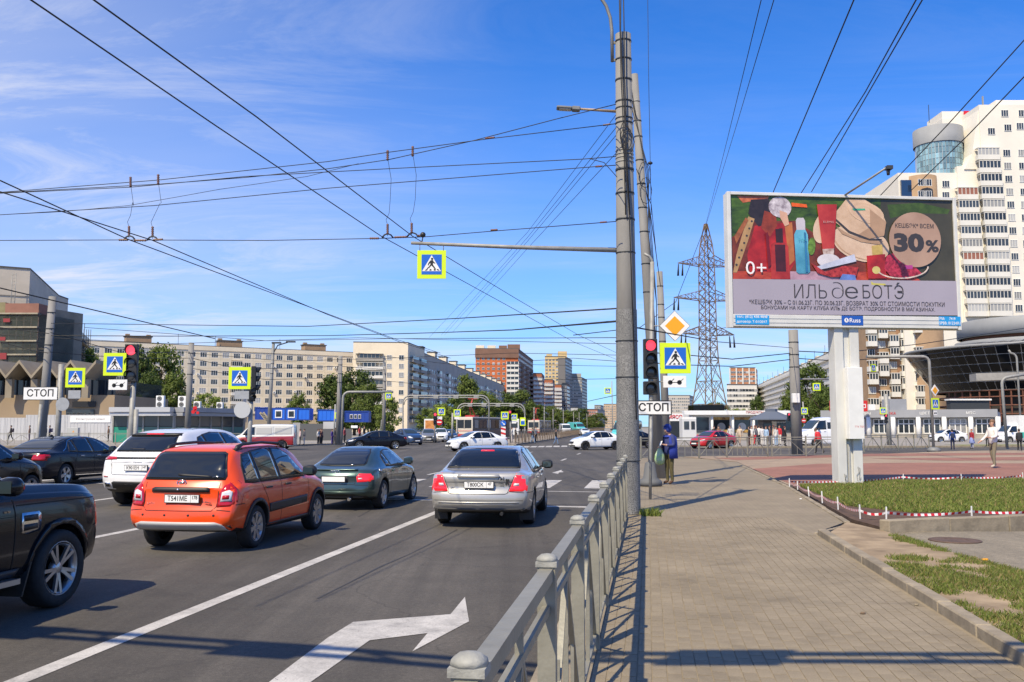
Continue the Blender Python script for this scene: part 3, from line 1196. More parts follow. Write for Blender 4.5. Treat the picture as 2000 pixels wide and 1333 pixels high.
# railings
def railing(name, label, pts, base_z, step, h=1.1, near=False, mat=RAILPAINT, group=None):
 root = thing(name, label, 'railing', (0,0,0), group=group)
 pw = .072 if near else .07
 pm = MB()
 pm.box((0,0, h / 2),(pw, pw, h))
 post_me = pm.mesh('post', mat)
 cm = MB()
 cm.box((0,0, h + .006),(pw + .014, pw + .014,.020))
 cm.lathe([(.046, h + .016),(.043, h + .030),(.026, h + .042),(.002, h + .046)], n=8, mtx=Matrix.Rotation(PI / 8,3, 'Z'))
 cap_me = cm.mesh('cap', M('cap_grey', (.27,.27,.245),.65, var=.25, scale=14, bump=.3, bscale=40))
 cache = {}
 for i in range(len(pts) - 1):
  a, b = Vector(pts[i]), Vector(pts[i + 1])
  d = b - a
  n = max(1, round(d.length / step))
  l = d.length / n
  rz = math.atan2(d.y, d.x)
  q = l - pw
  key = round(l, 3)
  if key not in cache:
   def rail(z, wd, ht):
    m = MB()
    m.box((0,0, z),(q - .004, wd, ht))
    return m.mesh('rail', mat)
   def bar(x0, z0, x1, z1, wd=.024):
    m = MB()
    m.bar((x0,0, z0),(x1,0, z1), wd * .8, wd, (0,1,0))
    return m.mesh('bar', mat)
   zt, zb = h - .155,.12
   rails = [('top_rail', rail(h - .035,.054,.05)),('middle_rail', rail(h - .17,.03,.03)),('bottom_rail', rail(.105,.03,.03))]
   bars = []
   if near:
    for k in (-1,1):
     bars += [bar(k * .014, zt - .03, k * (q / 2 - .012), zb, .028), bar(k * q / 4, zb, k * q / 4,.62,.018)]
    bars += [bar(0, zb, 0, h - .07,.026)]
   else:
    bars = [bar(0, zt, -q / 2 + .01, zb, .035), bar(0, zt, q / 2 - .01, zb, .035), bar(0, zb, 0, zt, .03), bar(-q / 4, zb, -q / 4,.55,.025), bar(q / 4, zb, q / 4,.55,.025)]
   cache[key] = (rails, bars)
  rails, bars = cache[key]
  for k in range(n + 1):
   if k == 0 and i > 0:
    continue
   p = a + d * (k / n)
   po = obj('post', post_me, root, (p.x, p.y, base_z),(0,0, rz))
   obj('cap', cap_me, po)
  for k in range(n):
   c = a + d * ((k + .5) / n)
   for nm, me in rails:
    obj(nm, me, root, (c.x, c.y, base_z),(0,0, rz))
   for me in bars:
    obj('bar', me, root, (c.x, c.y, base_z),(0,0, rz))
 return root
ru = -.43
railing('pedestrian_railing', 'grey steel pedestrian railing in front along the kerb beside the paved walk', [Vector((-.337,.53,0)), Vector((2.06,16.90,0))], .142,1.655, near=True)
railing('pedestrian_railing', 'grey railing across the far end of the walk, in front of the red car', [G(1252,897,.15), G(1420,894,.15), G(1500,892,.15)], .142,1.95)
railing('pedestrian_railing', 'grey railing at the plaza edge left of the billboard post', [G(1508,892,.15), G(1640,891,.15)], .142,2.0)
railing('pedestrian_railing', 'grey railing at the plaza edge right of the billboard post', [G(1688,883,.15), G(1815,878.5,.15)], .142,2.2)
for (a, b, lab) in (((-75,84),(-33.5,84), 'grey railing along the far left pavement in front of the pale hoarding'),
     ((-29.5,82.6),(-22.5,81.6), 'low grey railing at the corner behind the red and white van')):
 railing('pedestrian_railing', lab, [a, b], .12,2.5)
railing('pedestrian_railing', 'brown railing along the tram stop in the middle of the avenue', [G(1006,868,.16), G(1095,856,.16), G(1180,840,.16)], .16,2.6,1.2, mat=M('rail_brown', (.16,.12,.085),.7, var=.2, scale=3))
# poles
def pole_part(root, name, p0, p1, r0, r1, mat, n=14):
 m = MB()
 m.tube([Vector(p0), Vector(p1)], [r0, r1], n)
 return m.build(name, mat, root)
def band_part(root, p, r, h=.05, mat=DARKG):
 h *= .7
 m = MB()
 m.lathe([(r, -h / 2),(r + .012,-h / 2),(r + .012, h / 2),(r, h / 2)], p, 14, cap=False)
 return m.build('band', mat, root)
PB = G(1228,1003,.15)
big = thing('concrete_pole', 'thick concrete pole with netting sleeve and lamp beside the railing', 'pole', PB)
PT = AT(1217,68, PB.y) - PB
pole_part(big, 'shaft', (0,0,-.1), PT, .222,.155, CONCP, 20)
lean = PT / PT.z
zn = HZ(606, PB.y) - .15
m = MB()
m.tube([(0,0,0), lean * zn], [.229,.205], 20, cap=False)
m.build('netting_sleeve', NETTING, big)
rad = lambda z: .222 + (.155 - .222) * z / PT.z
for py, hh in ((82,.04),(118,.04),(158,.05),(200,.04),(213,.03),(233,.03),(242,.04),(296,.03),(303,.03),(310,.03),(318,.03),(333,.07),(379,.05),(430,.05),(495,.03)):
 z = HZ(py, PB.y) - .15
 band_part(big, lean * z, rad(z) - .002, hh, GALV if 290 < py < 325 else DARKG)
for zz in (1.0,2.6,3.3):
 band_part(big, lean * zz, .231 - zz * .006,.025, DARKG)
def lantern(root, a, b, head, yawv, col=POLEG):
 m = MB()
 m.tube([a, b], [.03,.024], 8)
 ao = m.build('lamp_arm', M('arm_rust', (.34,.26,.19),.6,.2, var=.2, scale=8), root)
 return ao
q = PB.y
a = AT(1203,218, q) - PB
b = AT(1128,213, q) - PB
lantern(big, a, b, None, None)
m = MB()
h0, h1 = AT(1133,214, q) - PB, AT(1087,211, q) - PB
d = (h1 - h0).normalized()
m.bar(h0, h0 + (h1 - h0) * .35,.16,.085)
m.bar(h0 + (h1 - h0) * .35, h1,.19,.05)
lm = bevel_mesh(m.mesh('lantern', POLEG),.015)
lo = obj('lantern', lm, big)
m = MB()
m.bar(h0 + (h1 - h0) * .4 - Vector((0,0,.028)), h1 - Vector((0,0,.028)) - d * .05,.15,.01)
m.build('lantern_glass', M('lantern_glass', (.55,.55,.52),.2), lo)
m = MB()
m.tube([AT(x, y, q) - PB for x, y in ((1196,121),(1195,60),(1192,35),(1184,12),(1172,-6),(1150,-20))], .035,8)
m.bar(AT(1195,118, q) - PB, AT(1206,118, q) - PB, .04,.05)
m.bar(AT(1195,84, q) - PB, AT(1206,84, q) - PB, .04,.05)
m.build('upper_bracket', POLEG, big)
cr = random.Random(11)
for k, xs in enumerate(((1209,1211,1213,1216,1219,1222),(1213,1212,1216,1219,1224,1230),(1217,1219,1220,1222,1221,1229))):
 pts = []
 ys = (-40,60,150,210,300,420)
 for x, y in zip(xs, ys):
  pts.append(AT(x, y, q - .24) - PB)
 pts.append(AT(1243,700 + k * 60, q - .22) - PB) if k == 2 else None
 m = MB()
 m.tube(pts, .012,6)
 m.build('cable', WIRE, big)
for k in range(3):
 c = AT(1220 + k * 3,262 + k * 8, q - .24) - PB
 m = MB()
 m.tube([c + Vector((.09 * math.cos(t * .7) * (1 + .2 * k),0,.24 * math.sin(t * .7))) for t in range(10)], .01,6)
 m.build('cable_loop', WIRE, big)
m = MB()
m.box(AT(1221,343, q - .19) - PB, (.04,.02,.2))
m.build('bracket_plate', GALV, big)
def figure_polys():
 head = [(.02 + .055 * math.cos(k * PI / 6),.30 + .055 * math.sin(k * PI / 6)) for k in range(12)]
 body = [(-.03,.235),(.06,.235),(.10,.15),(.17,.09),(.15,.06),(.07,.105),(.055,.02),(.13,-.09),(.20,-.20),(.15,-.215),(.05,-.085),(-.01,-.02),(-.08,-.12),(-.19,-.20),(-.215,-.165),(-.12,-.085),(-.055,.02),(-.045,.10),(-.11,.05),(-.13,-.02),(-.17,-.01),(-.15,.085),(-.07,.20)]
 bars = [[(-.30,-.27),(-.20,-.27),(-.17,-.20),(-.235,-.20)], [(-.10,-.27),(.0,-.27),(-.01,-.20),(-.075,-.20)], [(.10,-.27),(.20,-.27),(.165,-.20),(.10,-.20)], [(.27,-.27),(.36,-.27),(.29,-.20),(.22,-.20)]]
 return [head, body] + bars
SIGNCACHE = {}
def ped_parts():
 if 'ped' in SIGNCACHE:
  return SIGNCACHE['ped']
 m = MB()
 m.box((0,0,-.0125),(1,1,.025))
 board = bevel_mesh(m.mesh('sign_board', [SIGNY]),.004)
 b = MB()
 b.box((0,-.0,.004),(.70,.70,.006))
 blue = b.mesh('blue_panel', SIGNB)
 t = MB()
 t.prism([(-.325,-.235),(.325,-.235),(0,.325)], .0,.011)
 tri = t.mesh('triangle', SIGNW)
 f = MB()
 for pl in figure_polys():
  f.prism([(x * .78, y * .72 - .02) for x, y in pl], .0,.0145)
 fig = f.mesh('walking_figure', SIGNK)
 k = MB()
 k.box((0,0,-.031),(.98,.98,.012))
 back = k.mesh('sign_back', SIGNBACK)
 o = MB()
 o.box((0,0,-.0125),(1,1,.025))
 o.mat(1).box((0,0,.004),(.70,.70,.006))
 o.mat(2).prism([(-.325,-.235),(.325,-.235),(0,.325)], 0,.011)
 o.mat(3)
 for pl in figure_polys():
  o.prism([(x * .78, y * .72 - .02) for x, y in pl], 0,.0145)
 one = o.mesh('crossing_sign', [SIGNY, SIGNB, SIGNW, SIGNK])
 SIGNCACHE['ped'] = (board, blue, tri, fig, back, one)
 return SIGNCACHE['ped']
def set_m(o, m):
 o.matrix_local = m
 return o
def ped_sign(root, pos, size, normal=(0,-1,0), near=True):
 """crossing sign as a part of root (root has no rotation; pos local)"""
 bo, bl, tr, fi, bk, one = ped_parts()
 fm = face_matrix(pos, normal) @ Matrix.Scale(size, 4)
 if not near:
  return set_m(obj('crossing_sign', one, root), fm)
 s = set_m(obj('crossing_sign', bo, root), fm)
 for nm, me in (('blue_panel', bl),('triangle', tr),('walking_figure', fi),('sign_back', bk)):
  obj(nm, me, s)
 return s
def plate_part(root, name, pos, wd, ht, mat, normal=(0,-1,0), border=None):
 m = MB()
 m.box((0,0,-.01),(wd, ht, .02))
 me = bevel_mesh(m.mesh(name, border or mat),.004)
 o = set_m(obj(name, me, root), face_matrix(pos, normal))
 if border:
  k = MB()
  k.box((0,0,.003),(wd - .05, ht - .05,.004))
  k.build('plate_face', mat, o)
 return o
def glasses_plate(root, pos, wd, ht, normal=(0,-1,0)):
 s = plate_part(root, 'blind_people_plate', pos, wd, ht, SIGNW, normal)
 m = MB()
 e = .0035
 for x in (-.2,.2):
  m.lathe([(.16 * ht * 2 * .62,0),(.16 * ht * 2 * .62, e)], (x * wd * 1.0,-.06 * ht, 0),16)
 m.bar((-.2 * wd, -.06 * ht, e / 2),(.2 * wd, -.06 * ht, e / 2), e, .03 * wd, (0,1,0))
 for sg, x in ((-1,-.2),(1,.2)):
  m.bar((x * wd, -.06 * ht, e / 2),(x * wd + .17 * wd, .25 * ht, e / 2), e, .025 * wd, (0,1,0))
 m.build('glasses_symbol', SIGNK, s)
 return s
def stop_plate(root, pos, wd, ht, normal=(0,-1,0)):
 s = plate_part(root, 'stop_plate', pos, wd, ht, SIGNW, normal, SIGNK)
 t = obj('lettering', text_mesh('СТОП', ht * .72, SIGNK, bold=.006, xs=1.0), s)
 t.location = (0,0,.0065)
 return s
def signal_head(root, pos, wd, ht, normal=(0,-1,0), lit=0, n=3):
 """traffic light: housing with hooded lenses"""
 hm = MB()
 hm.box((0,0,-.09),(wd, ht, .18))
 ho = set_m(obj('signal_head', bevel_mesh(hm.mesh('signal_head', LIGHTK),.02,2), root), face_matrix(pos, normal))
 r = min(wd, ht / n) * .40
 for k in range(n):
  y = ht / 2 - ht * (k + .5) / n
  l = MB()
  l.lathe([(r, 0),(r * .9,.012),(r * .5,.022),(.001,.026)], (0, y, .001),18)
  l.build('lens', LENSRED if k == lit else LENSOFF, ho)
  v = MB()
  v.smooth = True
  o = len(v.v)
  for a in range(13):
   t = R(-25 + a * 230 / 12)
   dpt = .13 + .07 * math.sin(t)
   for rr in (r * 1.06, r * 1.0):
    v.v += [(rr * math.cos(t), y + rr * math.sin(t),.0),(rr * math.cos(t), y + rr * math.sin(t), max(.03, dpt))]
  for a in range(12):
   i, j = 4 * a, 4 * a + 4
   v.face([i, j, j + 1, i + 1])
   v.face([i + 2, i + 3, j + 3, j + 2])
   v.face([i + 1, j + 1, j + 3, i + 3])
  v.build('visor', LIGHTK, ho)
 return ho
m = MB()
a, b = AT(1206,489, q), AT(1000,483, q)
c = AT(803,475, q)
m.tube([a - PB, b - PB, c - PB], [.05,.04,.032], 10)
m.build('sign_arm', GALV, big)
sc_ = AT(843,517, q) - PB
sg = ped_sign(big, sc_, 57 * q / FPX)
for px in (820,866):
 m = MB()
 m.tube([AT(px, 489, q) - PB, AT(px, 477, q) - PB], .008,6)
 m.build('hanger', GALV, big)
m = MB()
cc = AT(826,459, q) - PB
m.sphere(cc, .055,12,8)
m.tube([cc - Vector((0,0,.04)), AT(824,474, q) - PB], .012,6)
m.build('dome_camera', LIGHTK, big)
P2 = XG(1285,30,.15)
pol2 = thing('concrete_pole', 'slightly tilted concrete pole standing right behind the thick one', 'pole', P2)
T2 = AT(1239,146, P2.y) - P2
pole_part(pol2, 'shaft', (0,0,-.1), T2,.20,.12, CONCP, 16)
for f in (.45,.52,.60,.66,.72,.78,.84,.88,.93):
 band_part(pol2, T2 * f, .20 - .08 * f, .05, DARKG if f < .9 else GALV)
for k in range(3):
 m = MB()
 m.tube([T2 * (.97 - .03 * k) + Vector((-.17,-.1,0)), T2 * .75 + Vector((.15 + .05 * k, -.16,0)), T2 * .6 + Vector((.2 - .05 * k, -.18,0)), T2 * .42 + Vector((.22,-.2,0)), T2 * .3 + Vector((.1,-.2,0))], .014,6)
 m.build('cable', WIRE, pol2)
for k in range(2):
 c = T2 * (.70 + .04 * k) + Vector((.1,-.2,0))
 m = MB()
 m.tube([c + Vector((.2 * math.cos(t * .7),0,.45 * math.sin(t * .7))) for t in range(10)], .012,6)
 m.build('cable_loop', WIRE, pol2)
P3 = XG(1300,50,.15)
pol3 = thing('concrete_pole', 'concrete pole behind the amber diamond sign, third of the row', 'pole', P3)
T3 = AT(1288,531, P3.y) - P3
pole_part(pol3, 'shaft', (0,0,-.1), T3,.22,.17, CONCP, 14)
for f in (.5,.62,.75,.82,.92):
 band_part(pol3, T3 * f, .22 - .05 * f, .06)
PL = G(1270,949,.15)
tl = thing('traffic_light_post', 'traffic light showing red with amber diamond priority sign and crossing sign', 'traffic light', PL)
yq = PL.y
pole_part(tl, 'post', (0,0,0), AT(1274,512, yq) - PL, .07,.06, GALV)
m = MB()
m.lathe([(.33,0),(.34,.10),(.30,.16),(.20,.22),(.14,.62),(.10,.66)], n=16)
m.build('base_cone', M('cone_grey', (.11,.115,.12),.7), tl)
signal_head(tl, AT(1271,701, yq - .12) - PL, 27 * yq / FPX, 78 * yq / FPX)
signal_head(tl, AT(1271,758, yq - .12) - PL, 27 * yq / FPX, 26 * yq / FPX, n=1, lit=-1)
ys = yq - .05
dsz = 43 * yq / FPX
m = MB()
m.box((0,0,-.01),(dsz, dsz, .02))
do = set_m(obj('priority_sign', bevel_mesh(m.mesh('priority_sign', SIGNK),.02,2), tl), face_matrix(AT(1318,637, ys) - PL, (0,-1,0)) @ Matrix.Rotation(PI / 4,4, 'Z'))
m = MB()
m.box((0,0,.003),(dsz - .02, dsz - .02,.004))
m.build('white_border', SIGNW, do)
m = MB()
m.box((0,0,.006),(dsz * .64, dsz * .64,.004))
m.build('amber_panel', SIGNO, do)
ped_sign(tl, AT(1319,700, ys) - PL, 60 * yq / FPX)
glasses_plate(tl, AT(1318,746, ys) - PL, 45 * yq / FPX, 23 * yq / FPX)
for py in (637,690,710,746):
 m = MB()
 m.tube([AT(1273, py, yq) - PL, AT(1330, py, yq) - PL], .018,6)
 m.build('bracket', GALV, tl)
m = MB()
m.tube([AT(x, y, yq) - PL for x, y in ((1274,520),(1273,508),(1268,501),(1258,496))], .04,8)
m.build('arm', GALV, tl)
PS = G(1270,975,.15)
sp_ = thing('stop_sign_post', 'white СТОП plate on a thin grey post partly behind the thick pole', 'sign', PS)
pole_part(sp_, 'post', (0,0,0), AT(1272,780, PS.y) - PS, .035,.035, GALV, 10)
stop_plate(sp_, AT(1277,797, PS.y - .05) - PS, 70 * PS.y / FPX, 29 * PS.y / FPX)
# left-hand signals and signs
def zz(py, Y):
 return HZ(py, Y)
def post_thing(name, label, cat, px, Y, top, r=.06, mat=GALV, gz=.0):
 p = XG(px, Y, gz)
 t = thing(name, label, cat, p)
 tp = AT(px, top, Y) - p
 pole_part(t, 'post', (0,0,0), tp, r * 1.1, r, mat, 12)
 return t, p
t, p = post_thing('traffic_light_post', 'traffic light showing red beside a large crossing sign, left of the picture', 'traffic light', 261,36,745,.1)
signal_head(t, AT(255,709,35.8) - p, 25 * 36 / FPX, 74 * 36 / FPX)
ped_sign(t, AT(224,712,35.7) - p, 44 * 36 / FPX)
glasses_plate(t, AT(230,752,35.7) - p, 36 * 36 / FPX, 20 * 36 / FPX)
for py in (700,725,752):
 m = MB()
 m.tube([AT(215, py, 35.9) - p, AT(262, py, 35.9) - p], .02,6)
 m.build('bracket', GALV, t)
m = MB()
m.tube([(0.2,0,0),(0.2,0, zz(800,36))], .09,10)
m.build('side_post', GALV, t)
t, p = post_thing('crossing_sign_post', 'crossing sign on a grey post right of the left СТОП plate', 'sign', 120,40,712,.11)
ped_sign(t, AT(147,738,39.8) - p, 38 * 40 / FPX)
plate_part(t, 'small_plate', AT(145,771,39.8) - p, 24 * 40 / FPX, 16 * 40 / FPX, SIGNBACK)
m = MB()
m.lathe([(.29,-.01),(.29,.01)], n=20)
set_m(obj('round_sign_back', m.mesh('round_sign_back', SIGNBACK), t), face_matrix(AT(122,790,39.8) - p, (0,-1,0)))
t, p = post_thing('stop_sign_post', 'white СТОП plate on grey post at the far left', 'sign', 80,34,790,.06)
stop_plate(t, AT(79,769,33.9) - p, 68 * 34 / FPX, 26 * 34 / FPX)
t, p = post_thing('bus_stop_sign', 'small blue bus stop sign below the left СТОП plate', 'sign', 94,60,780,.05)
plate_part(t, 'sign_board', AT(87,793,59.8) - p, 9 * 60 / FPX, 19 * 60 / FPX, SIGNB)
plate_part(t, 'white_panel', AT(87,797,59.7) - p, 6 * 60 / FPX, 6 * 60 / FPX, SIGNW)
t, p = post_thing('traffic_light_post', 'black traffic light seen from the side with crossing sign before the cream flats', 'traffic light', 491,36,775,.085)
ped_sign(t, AT(468,739,35.8) - p, 43 * 36 / FPX)
signal_head(t, AT(500,742,36.0) - p, .40,52 * 36 / FPX, (1,.25,0), lit=-1)
signal_head(t, AT(493,770,35.9) - p, .26,28 * 36 / FPX, (.6,-.8,0), lit=-1, n=2)
m = MB()
m.lathe([(.32,-.01),(.32,.01)], n=24)
set_m(obj('round_sign_back', m.mesh('round_sign_back', M('sign_back_pale', (.52,.53,.52),.5,.3)), t), face_matrix(AT(473,801,35.8) - p, (0,-1,0)))
plate_part(t, 'plate_back', AT(473,772,35.85) - p, 30 * 36 / FPX, 16 * 36 / FPX, SIGNBACK)
for py in (739,772,800):
 m = MB()
 m.tube([AT(462, py, 35.95) - p, AT(492, py, 35.95) - p], .018,6)
 m.build('bracket', GALV, t)
def far_pole(px, Y, top, r0, r1, label, px1=None, mat=CONCP, gz=.1, group=None, name='concrete_pole'):
 p = XG(px, Y, gz)
 t = thing(name, label, 'pole', p, group=group)
 T = AT(px1 if px1 else px, top, Y) - p
 pole_part(t, 'shaft', (0,0,0), T, r0, r1, mat, 12)
 for f in (.7,.8,.9):
  band_part(t, T * f, r0 + (r1 - r0) * f, .08)
 return t, p, T
far_pole(88,48,580,.23,.19, 'leaning concrete pole in front of the scaffolded building', 103)
far_pole(371,72,670,.24,.21, 'concrete pole in front of the kiosk with air conditioners', 374)
t, p, T = far_pole(663,86,696,.24,.2, 'grey pole before the cream flats beside the blue cabins', 665)
t, p, T = far_pole(751,95,716,.2,.15, 'slim grey pole before the tall corner of the cream flats', 752)
t, p, T = far_pole(1551,56,645,.34,.29, 'concrete pole with white switch box left of the billboard post', 1549)
m = MB()
m.box(AT(1554,778,55.5) - p, (.42,.3,.56))
obj('switch_box', bevel_mesh(m.mesh('switch_box', WHITEP),.02), t)
t, p, T = far_pole(528,92,672,.22,.15, 'street lamp pole with two lanterns above the cream flats', 534, POLEG, name='lamp_pole')
for x0, y0, x1, y1 in ((534,685,562,669),(534,680,534,671)):
 m = MB()
 m.tube([AT(534,690,92) - p, AT(x0 + (x1 - x0) * .3, y1 + 6,92) - p, AT(x1, y1,92) - p], .06,8)
 m.box(AT(x1 + 6, y1 - 1,92) - p, (.9,.35,.14))
 m.build('lantern', DARKG, t)
far_pole(1418 - 22,200,760,.2,.15, 'thin pole beside the pylon foot above the kiosks')
def tube_thing(name, label, cat, pts_px, Y, r, extra=None, base=.1):
 p = XG(pts_px[0][0], Y, base)
 t = thing(name, label, cat, p)
 pts = [Vector((0,0,0))] + [AT(x, y, Y) - p for x, y in pts_px]
 m = MB()
 m.tube(pts, r, 8)
 m.build('frame', GALV, t)
 return t, p
def rounded(x0, x1, ytop, yb, rr=14):
 l = [(x0, yb)]
 for k in range(5):
  a = PI - k * PI / 8
  l.append((x0 + rr + rr * math.cos(a), ytop + rr - rr * math.sin(a)))
 for k in range(5):
  a = PI / 2 - k * PI / 8
  l.append((x1 - rr + rr * math.cos(a), ytop + rr - rr * math.sin(a)))
 l.append((x1, yb))
 return l
for x0, x1, yt, Y, lab in ((787,955,773,112, 'pale tubular portal frame over the oncoming lanes, higher of the two'),(893,1025,789,118, 'pale tubular portal frame over the tram, lower of the two')):
 t, p = tube_thing('portal_frame', lab, 'portal frame', rounded(x0, x1, yt, 856), Y, .085)
 m = MB()
 m.tube([AT(x, y, Y) - p for x, y in rounded(x0 + 2, x1 - 2, yt + 4,800)[1:-1]], .06,8)
 m.build('lower_tube', GALV, t)
 n = 4
 for k in range(n):
  x = x0 + 25 + (x1 - x0 - 50) * k / (n - 1)
  m = MB()
  m.box(AT(x, yt + 3, Y - .2) - p, (.6,.25,.35))
  m.build('clamp', GALV, t)
def arm_post(px, Y, ytop, xend, label, sign=None, r=.11, base=.1, yend=None, slant=0, normal=(0,-1,0)):
 rr = 12
 sgn = 1 if xend > px else -1
 pts = [(px, ytop + rr)]
 for k in range(1,5):
  a = k * PI / 8
  pts.append((px + sgn * (rr - rr * math.cos(a)), ytop + rr - rr * math.sin(a)))
 pts.append((xend, ytop if yend is None else yend))
 t, p = tube_thing('sign_arm_post', label, 'sign post', pts, Y, r, base=base)
 if sign:
  x, y, s = sign
  ped_sign(t, AT(x, y, Y - .25) - p, s * Y / FPX, near=False, normal=normal)
 return t, p
arm_post(670,84,766,768, 'grey post with long arm carrying a small crossing sign before the flats', (759,774,13))
t, p = arm_post(1815,62,697,1692, 'tall bent post with crossing sign on its arm before the glass mall', (1706,719,15),.10, normal=(.5,-.87,0))
m = MB()
s9 = 16 * 62 / FPX
m.box((0,0,0),(s9, s9,.03))
do = set_m(obj('priority_sign', m.mesh('priority_sign', SIGNW), t), face_matrix(AT(1826,763,61.8) - p, (.45,-.89,0)) @ Matrix.Rotation(PI / 4,4, 'Z'))
m = MB()
m.box((0,0,.02),(s9 * .66, s9 * .66,.02))
m.build('amber_panel', SIGNO, do)
ped_sign(t, AT(1827,789,61.8) - p, 22 * 62 / FPX, (.45,-.89,0), near=False)
glasses_plate(t, AT(1827,807,61.8) - p, .34,.28,(.45,-.89,0))
m = MB()
m.lathe([(.42,0),(.42,.2),(.26,.3),(.16,.34)], n=12)
m.build('base_cone', POLEG, t)
arm_post(1957,75,737,2010, 'bent grey arm post before the brown girders of the mall', None, .12, yend=730)
arm_post(1986,110,690,1970, 'slim bent lamp post at the right edge in front of the dark glass', None, .12, yend=684)
arm_post(1549,56.5,741,1618, 'slanting arm with a crossing sign right of the concrete pole', (1595,756,15),.05, yend=741, base=6)
def small_post(px, Y, top, label, items, r=.07, base=.12, cat='sign', name='sign_post'):
 t, p = post_thing(name, label, cat, px, Y, top, r, GALV, base)
 for it in items:
  k, x, y, s = it[:4]
  pos = AT(x, y, Y - .15) - p
  if k == 'ped':
   ped_sign(t, pos, s * Y / FPX, near=False)
  elif k == 'plate':
   plate_part(t, 'plate', pos, s * Y / FPX, it[4] * Y / FPX, it[5] if len(it) > 5 else SIGNW)
  elif k == 'noentry':
   m = MB()
   rr = s * Y / FPX / 2
   m.lathe([(rr, -.02),(rr, 0)], n=20)
   m.mat(1).box((0,0,.005),(rr * 1.4, rr * .42,.012))
   set_m(obj('no_entry_sign', m.mesh('no_entry_sign', [SIGNR, SIGNW]), t), face_matrix(pos, (0,-1,0)))
  elif k == 'keep':
   m = MB()
   rr = s * Y / FPX / 2
   m.lathe([(rr, -.02),(rr, 0)], n=20)
   m.mat(1).prism([(-.45 * rr, .55 * rr),(-.6 * rr, .4 * rr),(.1 * rr, -.35 * rr),(-.1 * rr, -.5 * rr),(.6 * rr, -.65 * rr),(.45 * rr, .0),(.25 * rr, -.18 * rr)], 0,.012)
   set_m(obj('keep_right_sign', m.mesh('keep_right_sign', [SIGNB, SIGNW]), t), face_matrix(pos, (0,-1,0)))
  elif k == 'light':
   signal_head(t, pos, s * Y / FPX, it[4] * Y / FPX, lit=it[5])
  elif k == 'stripes':
   wd, ht = s * Y / FPX, it[4] * Y / FPX
   b = plate_part(t, 'stripe_board', pos, wd, ht, SIGNW)
   for j in range(3):
    m = MB()
    y0 = -ht / 2 + ht * (j + .12) / 3
    m.prism([(-wd / 2, y0 + .3 * ht / 3),(wd / 2, y0),(wd / 2, y0 + .45 * ht / 3),(-wd / 2, y0 + .75 * ht / 3)], 0,.006)
    m.build('red_stripe', SIGNR, b)
  elif k == 'bus':
   b = plate_part(t, 'bus_stop_board', pos, s * Y / FPX, it[4] * Y / FPX, SIGNY)
   w_, h_ = s * Y / FPX, it[4] * Y / FPX
   m = MB()
   m.box((0,-.14 * h_, .006),(w_ * .66, h_ * .42,.01))
   m.build('blue_panel', SIGNB, b)
   m = MB()
   m.box((0,.2 * h_, .006),(w_ * .66, h_ * .2,.01))
   m.build('white_panel', SIGNW, b)
 return t, p
small_post(850,100,806, 'far traffic light with crossing sign and red no entry sign', [('light', 850,818,7,24,0),('ped', 862,804,15),('plate', 859,817,9,6),('noentry', 858,825,12)], cat='traffic light', name='traffic_light_post')
small_post(884,102,807, 'crossing sign post left of the tram front', [('ped', 893,807,14),('plate', 892,817,9,5)], .11)
small_post(982,92,820, 'red and white striped board below a blue arrow sign behind the white saloon', [('keep', 983,827,11),('stripes', 983,847,9,26)])
small_post(997,94,806, 'far traffic light between two crossing signs at the tram stop', [('light', 996,812,6,20,0),('ped', 986,812,15),('ped', 1004,815,13),('plate', 1004,825,9,5)], cat='traffic light', name='traffic_light_post')
small_post(1025,98,814, 'yellow bus stop board at the tram stop', [('bus', 1021,824,11,16)])
small_post(655,92,790, 'crossing sign at the corner below the blue cabins', [('ped', 660,812,12)], .08)
small_post(1195,120,745, 'small crossing sign hanging over the avenue left of the thick pole', [('ped', 1187,764,13)], .06)
small_post(1568,88,785, 'crossing sign with red traffic light before the coffee kiosk', [('ped', 1571,803,13),('noentry', 1570,822,9),('light', 1541,815,6,16,0)], .07)
small_post(1588,84,815, 'blue arrow sign above a striped red and white board near the white van', [('keep', 1589,825,10),('stripes', 1590,850,7,30)])
small_post(1730,84,770, 'crossing sign with traffic light before the grey shop row', [('ped', 1725,803,13),('plate', 1724,817,7,6),('light', 1731,818,6,18,0)], .2, cat='traffic light', name='traffic_light_post')
small_post(745,120,820, 'white plate on a thin post behind the black saloon in the crossing', [('plate', 692,834,13,5)], .04)
for px, Y, top in ((1043,150,796),(1063,170,795),(1080,190,800),(1100,210,800),(1120,240,805),(1131,260,806),(1146,290,808)):
 far_pole(px, Y, top, .12,.09, 'slim grey lamp pole along the avenue, %s' % {1043: 'nearest of the row behind the tram stop', 1063: 'second, above the second tram', 1080: 'third, left of the white van', 1100: 'fourth, above the white van', 1120: 'fifth, above the distant teal bus', 1131: 'sixth, right of the teal bus', 1146: 'farthest of the row'}[px], group='lamp poles along the avenue')
